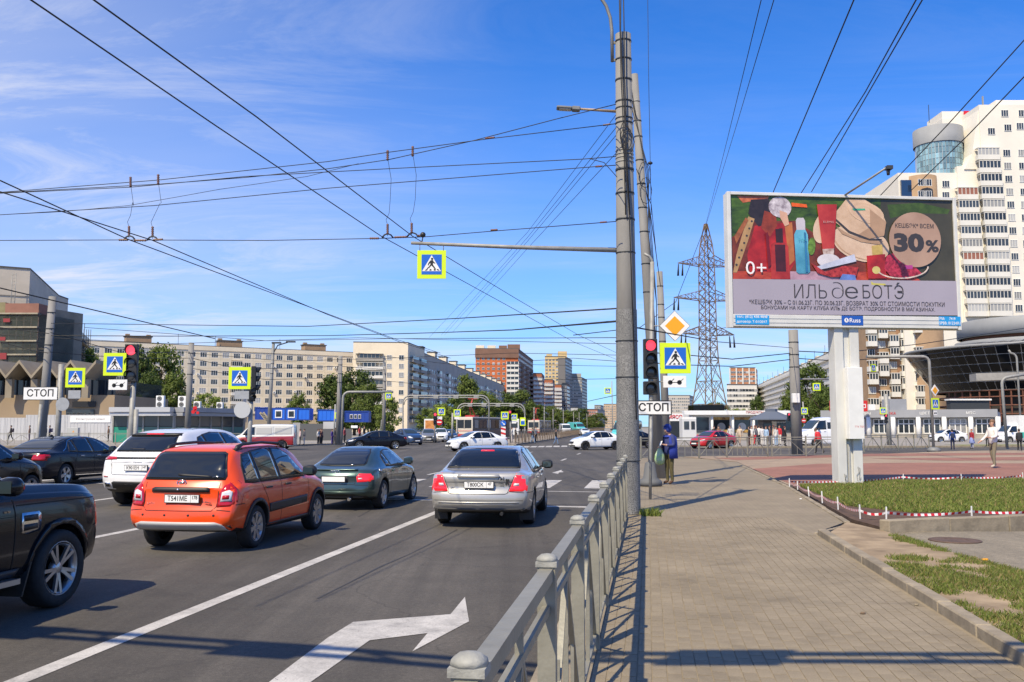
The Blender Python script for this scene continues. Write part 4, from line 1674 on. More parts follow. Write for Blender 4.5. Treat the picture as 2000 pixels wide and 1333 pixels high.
# gantry behind the viewer whose shadow crosses walk and road
gx = thing('sign_gantry', 'steel lattice sign gantry spanning the road above and behind the viewer', 'gantry', (0,0,0))
k_sh = 1 / math.tan(SUN_EL)
def shadow_src(px, py, z, gz=.15):
 g = G(px, py, gz)
 return g + SUN_TO * ((z - gz) * k_sh) + Vector((0,0, z - gz))
gl0, gl1 = shadow_src(115,1231,6.4,0), shadow_src(700,1271,6.4,0)
ga, gb = shadow_src(1150,1276,6.4), shadow_src(1985,1278,6.4)
glo = gl0 + (gl0 - gl1) * 2.0
path = [glo, gl1, ga, ga + (gb - ga) * 3.4]
for off in (0,-.30):
 m = MB()
 up = Vector((0,0, off))
 m.tube([p + up for p in path], .055,8)
 m.build('chord', GALV, gx)
for a, b in zip(path[:-1], path[1:]):
 n = max(1, int((b - a).length / 1.1))
 for k in range(n):
  p0, p1 = a + (b - a) * (k / n), a + (b - a) * ((k + .3) / n)
  m = MB()
  m.bar(p0, p1 + Vector((0,0,-.30)),.035,.035)
  m.build('brace', GALV, gx)
for pa, pb in ((shadow_src(1325,1276,6.4), shadow_src(1560,1276,6.4)),(shadow_src(480,1258,6.4,0), shadow_src(640,1268,6.4,0)),(shadow_src(60,1228,6.4,0), shadow_src(140,1233,6.4,0))):
 m = MB()
 m.bar(pa + Vector((0,.07,-.27)), pb + Vector((0,.07,-.27)),.03,.62)
 m.build('sign_panel', SIGNBACK, gx)
m = MB()
pp = path[-1]
m.tube([(pp.x, pp.y, 0), pp + Vector((0,0,.1))], .12,12)
m.build('leg', GALV, gx)
# billboard
BB = G(1656,946,.17)
BY = BB.y - .24
bbt = thing('billboard', 'large white framed advertising billboard with red cosmetics poster on a thick post', 'billboard', BB)
an = R(6.0)
bx, bn = Vector((math.cos(an), math.sin(an),0)), Vector((math.sin(an),-math.cos(an),0))
BF = M('billboard_white', (.62,.62,.60),.5, var=.08, scale=2)
ctr = AT(1650,497, BY)                   # poster centre
PXM = BY / FPX / 3.922                    # metres per crop pixel
def bfm(off=0.0):
 return face_matrix(ctr - BB + bn * off, bn)
def xy(cx_, cy_):
 return ((cx_ - 1018) * PXM, -(cy_ - (548 + (cx_ - 1018) * .008)) * PXM)
X0, X1 = xy(112,0)[0], xy(1918,0)[0]
Y0, Y1 = xy(1018,1022)[1], xy(1018,103)[1]
def bpart(name, polys, mat, off, parent, th=.0):
 m = MB()
 for p in polys:
  m.prism(p, 0, th if th else .004)
 o = m.build(name, mat, parent)
 o.matrix_local = bfm(off)
 return o
fw = .11
m = MB()
m.box(((X0 + X1) / 2,(Y0 + Y1) / 2 - .16,-.17),(X1 - X0 + 2 * fw, Y1 - Y0 + .34 + fw, .26))
set_m(m.build('display_box', BF, bbt), bfm(0))
for nm, (cx_, cy_, wd, ht) in (('left_frame', (X0 - fw / 2 - .01,(Y0 + Y1) / 2 - .16, fw, Y1 - Y0 + .5)),('right_frame', (X1 + .05,(Y0 + Y1) / 2 - .16,.10, Y1 - Y0 + .5)),
                               ('top_frame', ((X0 + X1) / 2 - .03, Y1 + .045, X1 - X0 + .02,.09)),('bottom_frame', ((X0 + X1) / 2 - .03, Y0 - .20, X1 - X0 + .02,.34))):
 m = MB()
 m.box((cx_, cy_, .0),(wd, ht, .12))
 set_m(obj(nm, bevel_mesh(m.mesh(nm, BF),.01), bbt), bfm(0))
for k in range(2):
 m = MB()
 m.box(((X0 + X1) / 2, Y0 - .14 - k * .12,.064),(X1 - X0,.012,.008))
 set_m(m.build('bottom_groove', SIGNBACK, bbt), bfm(0))
def art(name, col, rough=.35, var=.15, scale=2.0, col2=None, stretch=None):
 return M('print_' + name, col, rough, var=var, scale=scale, col2=col2, stretch=stretch, detail=6)
poster = bpart('poster', [[(X0, Y0),(X1, Y0),(X1, Y1),(X0, Y1)]], art('green', (.018,.035,.006),.3,.5,1.6,(.09,.17,.015),(1,2.6,1)),-.035, bbt, .03)
LAY = [0]
def pr(name, pts, mat, parent=None):
 LAY[0] += 1
 m = MB()
 m.prism([xy(*p) for p in pts], 0,.0015)
 o = m.build(name, mat, poster)
 o.matrix_local = Matrix.Translation((0,0,.0305 + .0007 * LAY[0]))
 return o
def ell(cx_, cy_, rx, ry, rot=0, n=28, a0=0, a1=360):
 l = []
 for k in range(n):
  a = R(a0 + (a1 - a0) * k / n)
  x, y = rx * math.cos(a), ry * math.sin(a)
  l.append((cx_ + x * math.cos(rot) - y * math.sin(rot), cy_ + x * math.sin(rot) + y * math.cos(rot)))
 return l
LILAC = art('lilac', (.36,.325,.39),.4,.05,.5)
INK = M('print_ink', (.045,.04,.045),.5)
pr('dark_foliage', [(1330,104),(1918,104),(1918,760),(1250,760),(1300,400)], art('olive', (.055,.05,.028),.3,.25,1.0,(.075,.065,.04)))
pr('grass_blur', [(1380,150),(1650,130),(1900,180),(1880,215),(1560,215),(1400,260)], art('moss', (.05,.085,.012),.3,.5,3))
pr('table_cloth', [(112,660),(400,640),(760,600),(1500,640),(1640,760),(112,760)], art('cloth', (.40,.03,.018),.3,.5,2.5,(.62,.09,.04),(1,3,1)))
pr('pink_cloth', [(560,660),(720,620),(960,700),(980,760),(540,760)], art('pink', (.42,.26,.33),.3,.3,3))
pr('dark_red_ground', [(112,430),(300,300),(620,290),(800,400),(980,420),(1300,520),(1500,640),(1500,680),(112,690)], art('darkred', (.11,.018,.012),.3,.6,2.2,(.26,.05,.02)))
pr('red_petals', [(165,103),(420,103),(390,150),(300,140),(210,155)], art('petal', (.55,.08,.03),.3,.5,5,(.65,.2,.08)))
pr('red_bag', [(300,335),(600,300),(615,620),(560,700),(250,690),(235,560)], art('bag', (.30,.012,.012),.3,.6,1.2,(.62,.03,.025)))
pr('bag_side', [(540,330),(600,300),(612,600),(570,640)], art('bagside', (.42,.14,.04),.3,.3,2))
pr('dark_vase', [(275,130),(420,120),(470,300),(330,340),(250,240)], art('vase', (.03,.02,.02),.3,.4,4))
pr('glove', [(380,215),(470,240),(480,330),(420,420),(350,350)], art('glove', (.25,.04,.015),.3,.5,3))
pr('strap', [(250,262),(300,280),(245,450),(150,700),(120,700),(150,560),(200,400)], art('strap', (.42,.25,.11),.35,.2,4))
for k in range(7):
 f = k / 6
 pr('rivet', ell(278 - 130 * f, 300 + 340 * f, 9,9, n=10), INK)
pr('strap_back', [(135,420),(230,270),(250,290),(150,480)], art('strap2', (.32,.10,.035),.35,.4,5))
pr('flower', ell(505,185,92,82,.2,22), art('flower', (.42,.33,.40),.4,.5,7,(.72,.66,.70)))
pr('hand', [(500,210),(560,230),(575,320),(540,335),(505,270)], art('skin', (.62,.36,.25),.4,.15,4))
pr('orange_brush', [(598,148),(720,160),(725,185),(600,178)], art('brush', (.75,.11,.012),.4,.3,6))
pr('serum_bottle', [(425,480),(455,462),(535,462),(562,490),(572,748),(418,748)], art('serum', (.42,.012,.008),.2,.5,1.5,(.55,.05,.03)))
pr('serum_label', [(455,480),(538,480),(540,690),(460,690)], art('serumlabel', (.06,.01,.012),.3,.3,3))
pr('serum_cap', [(462,360),(520,350),(522,465),(466,465)], art('cap', (.04,.015,.012),.3,.3,2))
pr('spray_body', [(612,400),(630,362),(705,362),(722,400),(732,690),(712,704),(640,704),(622,690)], art('spray', (.02,.22,.42),.25,.45,.7,(.16,.50,.66)))
pr('spray_cap', [(628,290),(640,268),(690,266),(703,290),(703,362),(632,362)], art('spraycap', (.50,.46,.50),.3,.1,2))
pr('leaf_sprig', ell(750,490,30,70,.1,14), art('sprig', (.12,.22,.03),.4,.5,10))
HATC = art('straw', (.60,.40,.27),.5,.15,2,(.72,.54,.41))
pr('hat_brim_left', ell(850,340,78,130,.35), HATC)
pr('hat_brim', ell(1150,460,235,140,.28), HATC)
pr('hat_crown', [(960,210),(1040,115),(1190,112),(1320,190),(1362,290),(1340,400),(1220,425),(1060,380),(950,300)], art('straw2', (.56,.37,.24),.5,.15,2,(.70,.50,.36)))
for k in range(9):
 f = k / 8
 pr('straw_ring', ell(1150,455 + 9 * k, 228 - 6 * k, 128 - 9 * k, .28,40,10,170) + ell(1150,455 + 9 * k - 4,226 - 6 * k, 126 - 9 * k, .28,40,10,170)[::-1], art('straw3', (.52,.33,.21),.5))
for k in range(6):
 pr('straw_ring', ell(1190,220,165 - 24 * k, 88 - 13 * k, .3,36) + ell(1190,220,161 - 24 * k, 85 - 13 * k, .3,36)[::-1] if False else ell(1200,215,150 - 24 * k, 80 - 12 * k, .3,36), art('straw%d' % (4 + k % 2),((.62,.43,.30),(.585,.395,.27))[k % 2], .5))
pr('hat_shade', [(1230,190),(1362,290),(1340,400),(1220,425),(1120,400),(1230,330)], art('strawshade', (.40,.25,.16),.5,.15,2))
pr('brim_shade', [(950,330),(1060,395),(1220,440),(1330,440),(1300,470),(1150,450),(1000,390)], art('strawshade', (.40,.25,.16),.5))
pr('tube_shine', [(905,170),(930,168),(905,500),(890,500)], art('tubeshine', (.62,.10,.08),.3))
pr('spray_shine', [(690,380),(705,385),(712,690),(695,695)], art('sprayshine', (.03,.16,.34),.3))
pr('bag_fold', [(380,400),(400,380),(420,640),(395,660)], art('bagfold', (.16,.008,.01),.3))
pr('hat_band', [(952,270),(1060,365),(1220,425),(1320,425),(1320,435),(1210,437),(1050,378),(950,285)], INK)
pr('green_tag', [(1085,188),(1190,186),(1195,200),(1100,204)], art('tag', (.05,.36,.22),.4))
pr('red_tube', [(800,160),(962,157),(930,505),(835,512)], art('tube', (.52,.012,.012),.25,.5,.8,(.60,.07,.05)))
pr('tube_cap', [(834,512),(928,505),(924,560),(840,565)], art('tubecap', (.45,.20,.13),.2,.5,6,(.7,.6,.55)))
pr('cream_jar', ell(880,600,92,52), art('jar', (.62,.58,.62),.3,.15,3))
pr('small_tube', [(782,650),(840,630),(1090,548),(1105,605),(860,662),(790,676)], art('smalltube', (.48,.50,.62),.3,.25,2.5))
pr('berries', [(740,620),(850,690),(1000,640),(1120,650),(1100,720),(900,730),(790,700)], art('berry', (.45,.015,.02),.3,.7,9,(.6,.06,.05)))
pr('perfume', [(1190,560),(1340,545),(1345,735),(1195,740)], art('perfume', (.34,.015,.012),.2,.5,2))
pr('perfume_cap', [(1235,480),(1320,470),(1322,545),(1238,555)], art('gold', (.50,.35,.10),.25,.3,3))
pr('perfume_seal', ell(1264,672,33,30), art('seal', (.55,.47,.16),.3))
pr('raspberries', [(1350,560),(1420,530),(1520,640),(1590,650),(1640,700),(1520,740),(1380,720),(1330,660)], art('rasp', (.42,.008,.02),.35,.8,10,(.65,.05,.10)))
pr('bowl_rim', ell(1480,650,215,88,-.05,40,0,165) + ell(1480,650,203,78,-.05,40,0,165)[::-1], art('bowl', (.62,.50,.44),.3,.4,4))
pr('blue_bottle', [(990,705),(1090,712),(1098,752),(960,752)], art('bluebottle', (.12,.20,.52),.3,.3,3))
pr('gold_disc', ell(1592,428,214,218,0,48), art('bronze', (.36,.215,.15),.35,.12,.6,(.46,.30,.22)))
pr('lilac_strip', [(112,752),(1925,752),(1930,1024),(112,1024)], LILAC)
pr('yellow_patch', [(1218,760),(1240,775),(1335,778),(1335,792),(1220,788)], art('ypatch', (.52,.47,.10),.5))
pr('violet_patch', [(1500,632),(1562,630),(1562,660),(1505,662)], art('vpatch', (.42,.05,.25),.5))
def lettering(s, cx_, cy_, hpx, mat, wpx=None, bold=0.0, parent=poster):
 me = text_mesh(s, 1.0, mat, bold=bold)
 xs = [v.co.x for v in me.vertices]
 ysv = [v.co.y for v in me.vertices]
 w0, h0 = max(xs) - min(xs), max(ysv) - min(ysv)
 sy = hpx * PXM / h0
 sx = wpx * PXM / w0 if wpx else sy
 x, y = xy(cx_, cy_)
 LAY[0] += 1
 o = obj('lettering', me, parent)
 o.matrix_local = Matrix.Translation((x - sx * (max(xs) + min(xs)) / 2, y - sy * (max(ysv) + min(ysv)) / 2,.033 + .0007 * LAY[0])) @ Matrix.Diagonal(Vector((sx, sy, 1,1)))
 return o
WHITEI = M('print_white', (.80,.78,.78),.5)
lettering('КЕШБЭК* ВСЕМ', 1590,318,36, INK, 318,.012)
lettering('30', 1540,452,150, INK, 250,.055)
lettering('%', 1730,478,98, INK, 108,.035)
lettering('0+', 298,664,100, WHITEI, 162,0)
lettering('ИЛЬ', 726,842,108, INK, 262,-.012)
lettering('∂', 944,832,124, INK, 96,-.03)
lettering('е', 1055,850,92, INK, 104,-.012)
lettering('БОТЭ', 1312,842,108, INK, 334,-.012)
lettering('´', 1435,778,18, INK, 30,.02)
lettering('*КЕШБЭК 30% – С 01.06.23Г. ПО 30.06.23Г. ВОЗВРАТ 30% ОТ СТОИМОСТИ ПОКУПКИ', 1024,932,35, INK, 1575)
lettering('БОНУСАМИ НА КАРТУ КЛУБА ИЛЬ ДЕ БОТЭ. ПОДРОБНОСТИ В МАГАЗИНАХ.', 1030,976,35, INK, 1400)
lettering('ELEMIS', 888,298,16, art('silverink', (.5,.3,.28),.4),86)
lettering('THAI', 672,440,20, art('sprayink', (.05,.30,.42),.4),66)
BLUEL = M('label_blue', (.02,.30,.68),.45)
BLUED = M('label_dark_blue', (.015,.09,.42),.45)
def label_plate(x0, y0, x1, y1, mat):
 m = MB()
 a, b = xy(x0, y0), xy(x1, y1)
 m.box(((a[0] + b[0]) / 2,(a[1] + b[1]) / 2,.068),(b[0] - a[0], a[1] - b[1], .012))
 return set_m(m.build('label_plate', mat, bbt), bfm(0))
def ltext(pl, s, cx_, cy_, hpx, wpx):
 me = text_mesh(s, 1.0, WHITEI, bold=.012)
 xs = [v.co.x for v in me.vertices]
 ysv = [v.co.y for v in me.vertices]
 sx, sy = wpx * PXM / (max(xs) - min(xs)), hpx * PXM / (max(ysv) - min(ysv))
 x, y = xy(cx_, cy_)
 o = obj('lettering', me, pl)
 o.matrix_local = Matrix.Translation((x - sx * (max(xs) + min(xs)) / 2, y - sy * (max(ysv) + min(ysv)) / 2,.0755)) @ Matrix.Diagonal(Vector((sx, sy, 1,1)))
pl = label_plate(124,1029,388,1102, BLUEL)
ltext(pl, 'тел.: (812) 438-4848', 254,1044,24,242)
ltext(pl, 'договор: Т-01/2017', 252,1081,24,238)
pl = label_plate(966,1030,1138,1104, BLUED)
ltext(pl, 'Russ', 1073,1066,34,88)
m = MB()
m.lathe([(16 * PXM * 1.1,0),(16 * PXM * 1.1,.002)], n=18)
o = m.build('logo_disc', WHITEI, pl)
o.matrix_local = Matrix.Translation((*xy(1004,1066),.0745))
m = MB()
m.prism([(x * PXM, y * PXM) for x, y in ((-3,12),(4,12),(2,2),(8,-8),(2,-10),(-5,0))], 0,.002)
o = m.build('logo_mark', BLUED, pl)
o.matrix_local = Matrix.Translation((*xy(1004,1066),.077))
pl = label_plate(1756,1032,1934,1104, BLUEL)
ltext(pl, 'РМ:     7419', 1826,1050,22,130)
ltext(pl, 'SPBB: 01224А1', 1844,1084,24,172)
POSTM = M('post_white', (.60,.60,.57),.55, var=.1, scale=2.5, stretch=(1,1,.4), bump=.1, bscale=10)
zt = ctr.z - BB.z + Y0 - .36
def post_box(name, x0, x1, dep, z0, z1, dy=0.0, mat=POSTM):
 m = MB()
 m.box(((x0 + x1) / 2, dy, (z0 + z1) / 2),(x1 - x0, dep, z1 - z0))
 o = obj(name, bevel_mesh(m.mesh(name, mat),.008), bbt)
 o.rotation_euler = (0,0, an)
 return o
post_box('post_channel', -.36,-.10,.42,0, zt + .2)
post_box('post_channel', .10,.37,.42,0, zt + .2)
post_box('post_web', -.12,.12,.30,0, zt + .2,.03)
post_box('cable_strip', -.035,.02,.05,0,1.15,-.15, M('strip_grey', (.42,.42,.40),.6))
post_box('control_cabinet', -.11,.335,.26,1.28,3.3,-.30, WHITEP)
post_box('footing', -.42,.43,.50,-.05,.03,0, KERB)
tx = obj('sticker', text_mesh('ТТК ТЕЛ.', .07, SIGNR), bbt)
tx.matrix_local = Matrix.Rotation(an, 4, 'Z') @ face_matrix((.20,-.4325,1.62),(0,-1,0))
m = MB()
m.tube([(-.16,-.23,.05),(-.20,-.232,.30),(-.14,-.232,.26),(-.19,-.232,.15),(-.13,-.232,.12)], .006,5)
m.tube([(.19,-.232,.10),(.16,-.232,.26),(.23,-.232,.34),(.20,-.232,.5),(.26,-.232,.46),(.24,-.232,.12),(.29,-.232,.2)], .006,5)
o = m.build('graffiti', M('graffiti_grey', (.10,.10,.10),.7), bbt)
o.rotation_euler = (0,0, an)
m = MB()
a, b = AT(1648,383, BY) - BB, AT(1733,327, BY - 1.6) - BB
m.tube([a, b], .03,8)
m.build('lamp_arm', GALV, bbt)
m = MB()
m.box(b + Vector((.04,0,-.02)),(.16,.2,.1))
m.lathe([(.04,-.1),(.055,.05)], b + Vector((.02,0,-.12)),10)
m.build('floodlight', DARKG, bbt)
# buildings
WGL = M('window_glass', (.035,.045,.055),.06, spec=.6, rnd=.5)
WCUR = M('window_curtain', (.34,.34,.33),.25, rnd=.35)
WFR = M('window_frame', (.74,.74,.72),.5)
CREAM = M('cream_panel', (.72,.63,.47),.85, var=.10, scale=.25, rnd=.05, detail=7)
CREAM2 = M('cream_plain', (.72,.63,.475),.85, var=.08, scale=.2, detail=7)
GREYP = M('grey_panel', (.34,.32,.28),.85, var=.12, scale=.2, detail=7)
WHITEB = M('white_panel', (.66,.64,.58),.8, var=.08, scale=.2, detail=7)
BRICKO = M('brick_orange', (.50,.135,.045),.85, var=.12, scale=.3, detail=8)
BROWNB = M('brick_brown_and_shade', (.20,.11,.075),.85, var=.12, scale=.3, detail=8)
TANB = M('brick_tan', (.32,.215,.13),.85, var=.15, scale=.4, detail=8)
YELB = M('yellow_wall', (.60,.44,.21),.85, var=.08, scale=.2)
ROOFD = M('roof_dark', (.09,.09,.085),.9, var=.2, scale=.3)
DARKGL = M('mall_glass', (.006,.007,.009),.08, spec=.2, rnd=.3)
BLUEGL = M('blue_glass', (.02,.05,.12),.06, spec=.7, coat=.4, rnd=.5)
CYANGL = M('cyan_glass', (.20,.33,.38),.08, spec=.7, rnd=.45)
METALP = M('metal_panel', (.25,.26,.27),.65,.0, var=.08, scale=.4)
GREYF = M('fascia_grey', (.27,.28,.30),.6, var=.08, scale=.5)
def win_mesh(name, w_, h_, panes=3, glass=WGL, dep=.10, transom=False):
 """frame with mullions, panes set back"""
 m = MB()
 f = .075
 for x in [-w_ / 2 + f / 2] + [-w_ / 2 + w_ * k / panes for k in range(1, panes)] + [w_ / 2 - f / 2]:
  m.box((x, -.02,0),(f, dep, h_))
 for z in (-h_ / 2 + f / 2, h_ / 2 - f / 2):
  m.box((0,-.023, z),(w_, dep, f))
 if transom:
  m.box((w_ / 2 - w_ / panes / 2,-.02,.18 * h_),(w_ / panes, dep * .9, f * .8))
 m.mat(1)
 m.box((0,.02,0),(w_ - .02,.03, h_ - .02))
 return m.mesh(name, [WFR, glass])
def panel_mesh(name, pw, ph, ww, wh, wz, mat, th=.22):
 """wall panel with a window opening"""
 m = MB()
 g = .03
 L_, H_ = pw - g, ph - g
 x0 = (L_ - ww) / 2
 zb = wz - wh / 2
 m.box((-(ww + x0) / 2 + 0,0, H_ / 2),(x0, th, H_))
 m.box(((ww + x0) / 2,0, H_ / 2),(x0, th, H_))
 m.box((0,0, zb / 2),(ww, th, zb))
 m.box((0,0,(zb + wh + H_) / 2),(ww, th, H_ - zb - wh))
 return m.mesh(name, mat)
def rot_to(a, b):
 d = Vector(b) - Vector(a)
 return math.atan2(d.y, d.x)
def block(root, name, pts, z0, z1, mat, roof=ROOFD, parapet=.5):
 m = MB()
 m.prism([(p[0], p[1]) for p in pts], z0, z1)
 o = m.build(name, mat, root)
 if roof:
  c = Vector((sum(p[0] for p in pts) / len(pts), sum(p[1] for p in pts) / len(pts)))
  r = MB()
  r.prism([tuple(c + (Vector((p[0], p[1])) - c) * 1.004) for p in pts], z1 + .003, z1 + .25)
  r.build('roof_edge', roof, root)
 return o
def far_windows(root, a, b, z0, fh, floors, cols, ww, wh, x0=0.0, x1=1.0, mats=None, off=.08, name='windows', zoff=0.0, skip=None, dep=.12):
 """many small windows of a distant facade, real frames and panes joined in one part"""
 a, b = Vector((a[0], a[1], 0)), Vector((b[0], b[1], 0))
 d = (b - a)
 ln = d.length
 d.normalize()
 n = Vector((d.y, -d.x, 0))
 rt = Matrix.Rotation(math.atan2(d.y, d.x),3, 'Z')
 m = MB()
 rr = random.Random(hash((round(a.x), round(b.x), floors)) % 999)
 for i in range(floors):
  for j in range(cols):
   if skip and skip(i, j):
    continue
   c = a + d * (ln * (x0 + (x1 - x0) * (j + .5) / cols)) + n * off + Vector((0,0, z0 + fh * (i + .5) + zoff))
   m.mat(0).box(c, (ww, dep, wh), rt)
   m.mat(1 if rr.random() < .72 else 2).box(c + n * .02,(ww - .22, dep, wh - .22), rt)
   if ww > 1.2:
    m.mat(0).box(c + n * .03,(.12, dep, wh - .22), rt)
 o = m.build(name, mats or [WFR, WGL, WCUR], root)
 o['kind'] = 'stuff'
 return o
def footprint(a, b, dep):
 a, b = Vector((a[0], a[1])), Vector((b[0], b[1]))
 d = (b - a).normalized()
 n = Vector((-d.y, d.x)) * dep
 return [a, b, b + n, a + n]
# long cream block of flats on the left
A, B = XG(150,268), XG(692,313)
flats = thing('apartment_block', 'long cream panel apartment block behind the blue cabins', 'building', (0,0,0))
FH, NF = 2.8,9
dvec = (B - A)
NC = 25
cw = dvec.length / NC
rz = rot_to(A, B)
d = dvec.normalized()
nrm = Vector((d.y, -d.x, 0))
back = A + d * .1 - nrm * .15, B - nrm * .15
block(flats, 'core_wall', footprint(back[0], back[1], 12),0, NF * FH + 1.6, M('joint_cream', (.42,.35,.25),.9))
pm = panel_mesh('wall_panel', cw, FH, 2.05,1.6,1.42, CREAM)
wm1 = [win_mesh('window', 2.05,1.6,3, g, .1, True) for g in (WGL, WGL, WCUR)]
bal_panel = MB()
bal_panel.box((0,-.45,.55),(cw - .1,.9,1.0))
bal_panel.mat(1).box((0,-.86,1.75),(cw - .2,.06,1.25))
bal_panel.mat(0)
for k in range(6):
 bal_panel.box((-(cw - .2) / 2 + (cw - .2) * k / 5,-.89,1.75),(.09,.08,1.3))
bal_panel.box((0,-.45,2.42),(cw - .1,.95,.12))
balc = bal_panel.mesh('balcony', [WHITEB, WGL])
br_ = random.Random(5)
for i in range(2, NF):
 for j in range(NC):
  c = A + d * ((j + .5) * cw) + Vector((0,0, i * FH + .3))
  if j in (3,4,13) and i < NF - 1:
   obj('balcony', balc, flats, c, (0,0, rz))
   continue
  obj('wall_panel', pm, flats, c + nrm * .0,(0,0, rz))
  obj('window', wm1[br_.randrange(3)], flats, c + Vector((0,0,1.42)) + nrm * .03,(0,0, rz))
acm = MB()
acm.box((0,-.25,0),(.85,.4,.6))
acm.mat(1).lathe([(.2,0),(.2,.02)], (-.12,-.45,0),10, Matrix.Rotation(PI / 2,3, 'X'))
ac_me = acm.mesh('air_conditioner', [WHITEP, DARKG])
for k in range(16):
 obj('air_conditioner', ac_me, flats, A + d * ((br_.randrange(NC) + .02) * cw + .1) + Vector((0,0, br_.randrange(3, NF) * FH + br_.uniform(.8,2.0))) + nrm * .12,(0,0, rz))
m = MB()
m.bar(A + Vector((0,0, NF * FH + .95)) + nrm * .1, B + Vector((0,0, NF * FH + .95)) + nrm * .1,.4,1.3)
m.build('parapet', CREAM2, flats)
for f in (.20,.52,.845):
 c = A + dvec * f + Vector((0,0, NF * FH + 2.6)) - nrm * 3
 m = MB()
 m.box(c, (7.2,4,2.2), Matrix.Rotation(rz, 3, 'Z'))
 m.mat(1).box(c + Vector((0,0,1.2)),(7.8,4.4,.25), Matrix.Rotation(rz, 3, 'Z'))
 m.mat(0)
 for s in (-1,1):
  m.box(c + d * (s * 3) + Vector((0,0,1.5)),(1.2,1.2,.9), Matrix.Rotation(rz, 3, 'Z'))
 m.build('lift_house', [TANB, ROOFD], flats)
for f in (.02,.33,.46,.7):
 c = A + dvec * f + Vector((0,0, NF * FH + 1.6))
 m = MB()
 m.tube([c, c + Vector((0,0,3.5))], .06,5)
 m.build('antenna', DARKG, flats)
# tall corner of the same estate
A2, B2 = XG(690,286), XG(797,288)
C2 = XG(829,312)
tall = thing('apartment_block', 'taller cream corner block with balconies left of the grey receding flats', 'building')
Z2 = HZ(669,286)
block(tall, 'wall', [A2, B2, C2, C2 + Vector((-16,6,0)), A2 + Vector((0,24,0))], 0, Z2, CREAM2)
d2 = (B2 - A2).normalized()
n2 = Vector((d2.y, -d2.x, 0))
w2 = [win_mesh('window', 1.5,1.5,2, g) for g in (WGL, WCUR)]
L2 = (B2 - A2).length
for i in range(1,9):
 z = Z2 - 3.1 - i * 2.72 + 1.2
 for fx in (.66,.88):
  obj('window', w2[br_.randrange(2)], tall, A2 + d2 * (L2 * fx) + n2 * .05 + Vector((0,0, z)),(0,0, rot_to(A2, B2)))
 m = MB()
 bw_ = L2 * .5
 m.box((0,-.6,-.75),(bw_, 1.2,.95))
 m.mat(1).box((0,-1.0,.35),(bw_ * (1,.75,.5,.9)[i % 4], .1,1.25))
 m.mat(0).box((0,-.6,1.05),(bw_, 1.3,.14))
 for k in range(8):
  m.box((-bw_ / 2 + bw_ * k / 7,-1.04,.35),(.1,.1,1.25))
 o = m.build('balcony', [(WHITEB, GREYP, WHITEB)[i % 3], WGL], tall)
 o.location = A2 + d2 * (L2 * .30) + Vector((0,0, z))
 o.rotation_euler = (0,0, rot_to(A2, B2))
sd = (C2 - B2).normalized()
for i in range(1,9):
 z = Z2 - 3.1 - i * 2.72 + 1.0
 m = MB()
 for f in (.28,.78):
  c = B2 + (C2 - B2) * f + Vector((sd.y, -sd.x, 0)) * .6
  m.box(c + Vector((0,0, z - .5)),(9,1.2,1.0), Matrix.Rotation(rot_to(B2, C2),3, 'Z'))
 m.mat(1)
 for f in (.28,.78):
  c = B2 + (C2 - B2) * f + Vector((sd.y, -sd.x, 0)) * 1.0
  m.box(c + Vector((0,0, z + .5)),(8.4,.2,1.0), Matrix.Rotation(rot_to(B2, C2),3, 'Z'))
 m.build('side_balconies', [GREYP, WGL], tall)['kind'] = 'stuff'
# grey flats receding along the avenue
A3, B3 = XG(826,312), XG(997,600)
grey = thing('apartment_block', 'long grey block of flats receding along the avenue behind the trees', 'building')
Z3 = HZ(690,312)
block(grey, 'wall', footprint(A3, B3,14),0, Z3, M('shade_panel', (.40,.37,.32),.85, var=.12, scale=.15, detail=7))
d3 = (B3 - A3).normalized()
n3 = Vector((d3.y, -d3.x, 0))
L3 = (B3 - A3).length
far_windows(grey, A3, B3,.5,2.75,8,60,2.2,1.5)
rz3 = rot_to(A3, B3)
bm3 = MB()
bm3.box((0,-.6,0),(4.4,1.2,1.0))
bm3.mat(1).box((0,-1.05,1.05),(4.2,.2,1.1))
bm3.mat(0).box((0,-.6,1.7),(4.4,1.3,.15))
bal3 = bm3.mesh('balcony', [WHITEB, WGL])
bm3 = MB()
bm3.box((0,-.6,0),(4.4,1.2,1.0))
bal3b = bm3.mesh('balcony', [GREYP])
for j in range(15):
 for i in range(2,8):
  f = (j + .5) / 15
  if (i * 7 + j * 3) % 5 == 0 and j > 3:
   continue
  obj('balcony', bal3 if (i * 3 + j) % 3 else bal3b, grey, A3 + d3 * (L3 * f) + Vector((0,0, i * 2.75 + 1.3)),(0,0, rz3))
for j in range(12):
 c = A3 + d3 * (L3 * (j + .35) / 12) - n3 * 3 + Vector((0,0, Z3 + 1.3))
 m = MB()
 m.box(c, (4.5,3,2.6), Matrix.Rotation(rz3,3, 'Z'))
 m.mat(1).box(c + Vector((0,0,1.5)),(4.9,3.4,.3), Matrix.Rotation(rz3,3, 'Z'))
 m.build('vent_house', [CREAM2, ROOFD], grey)
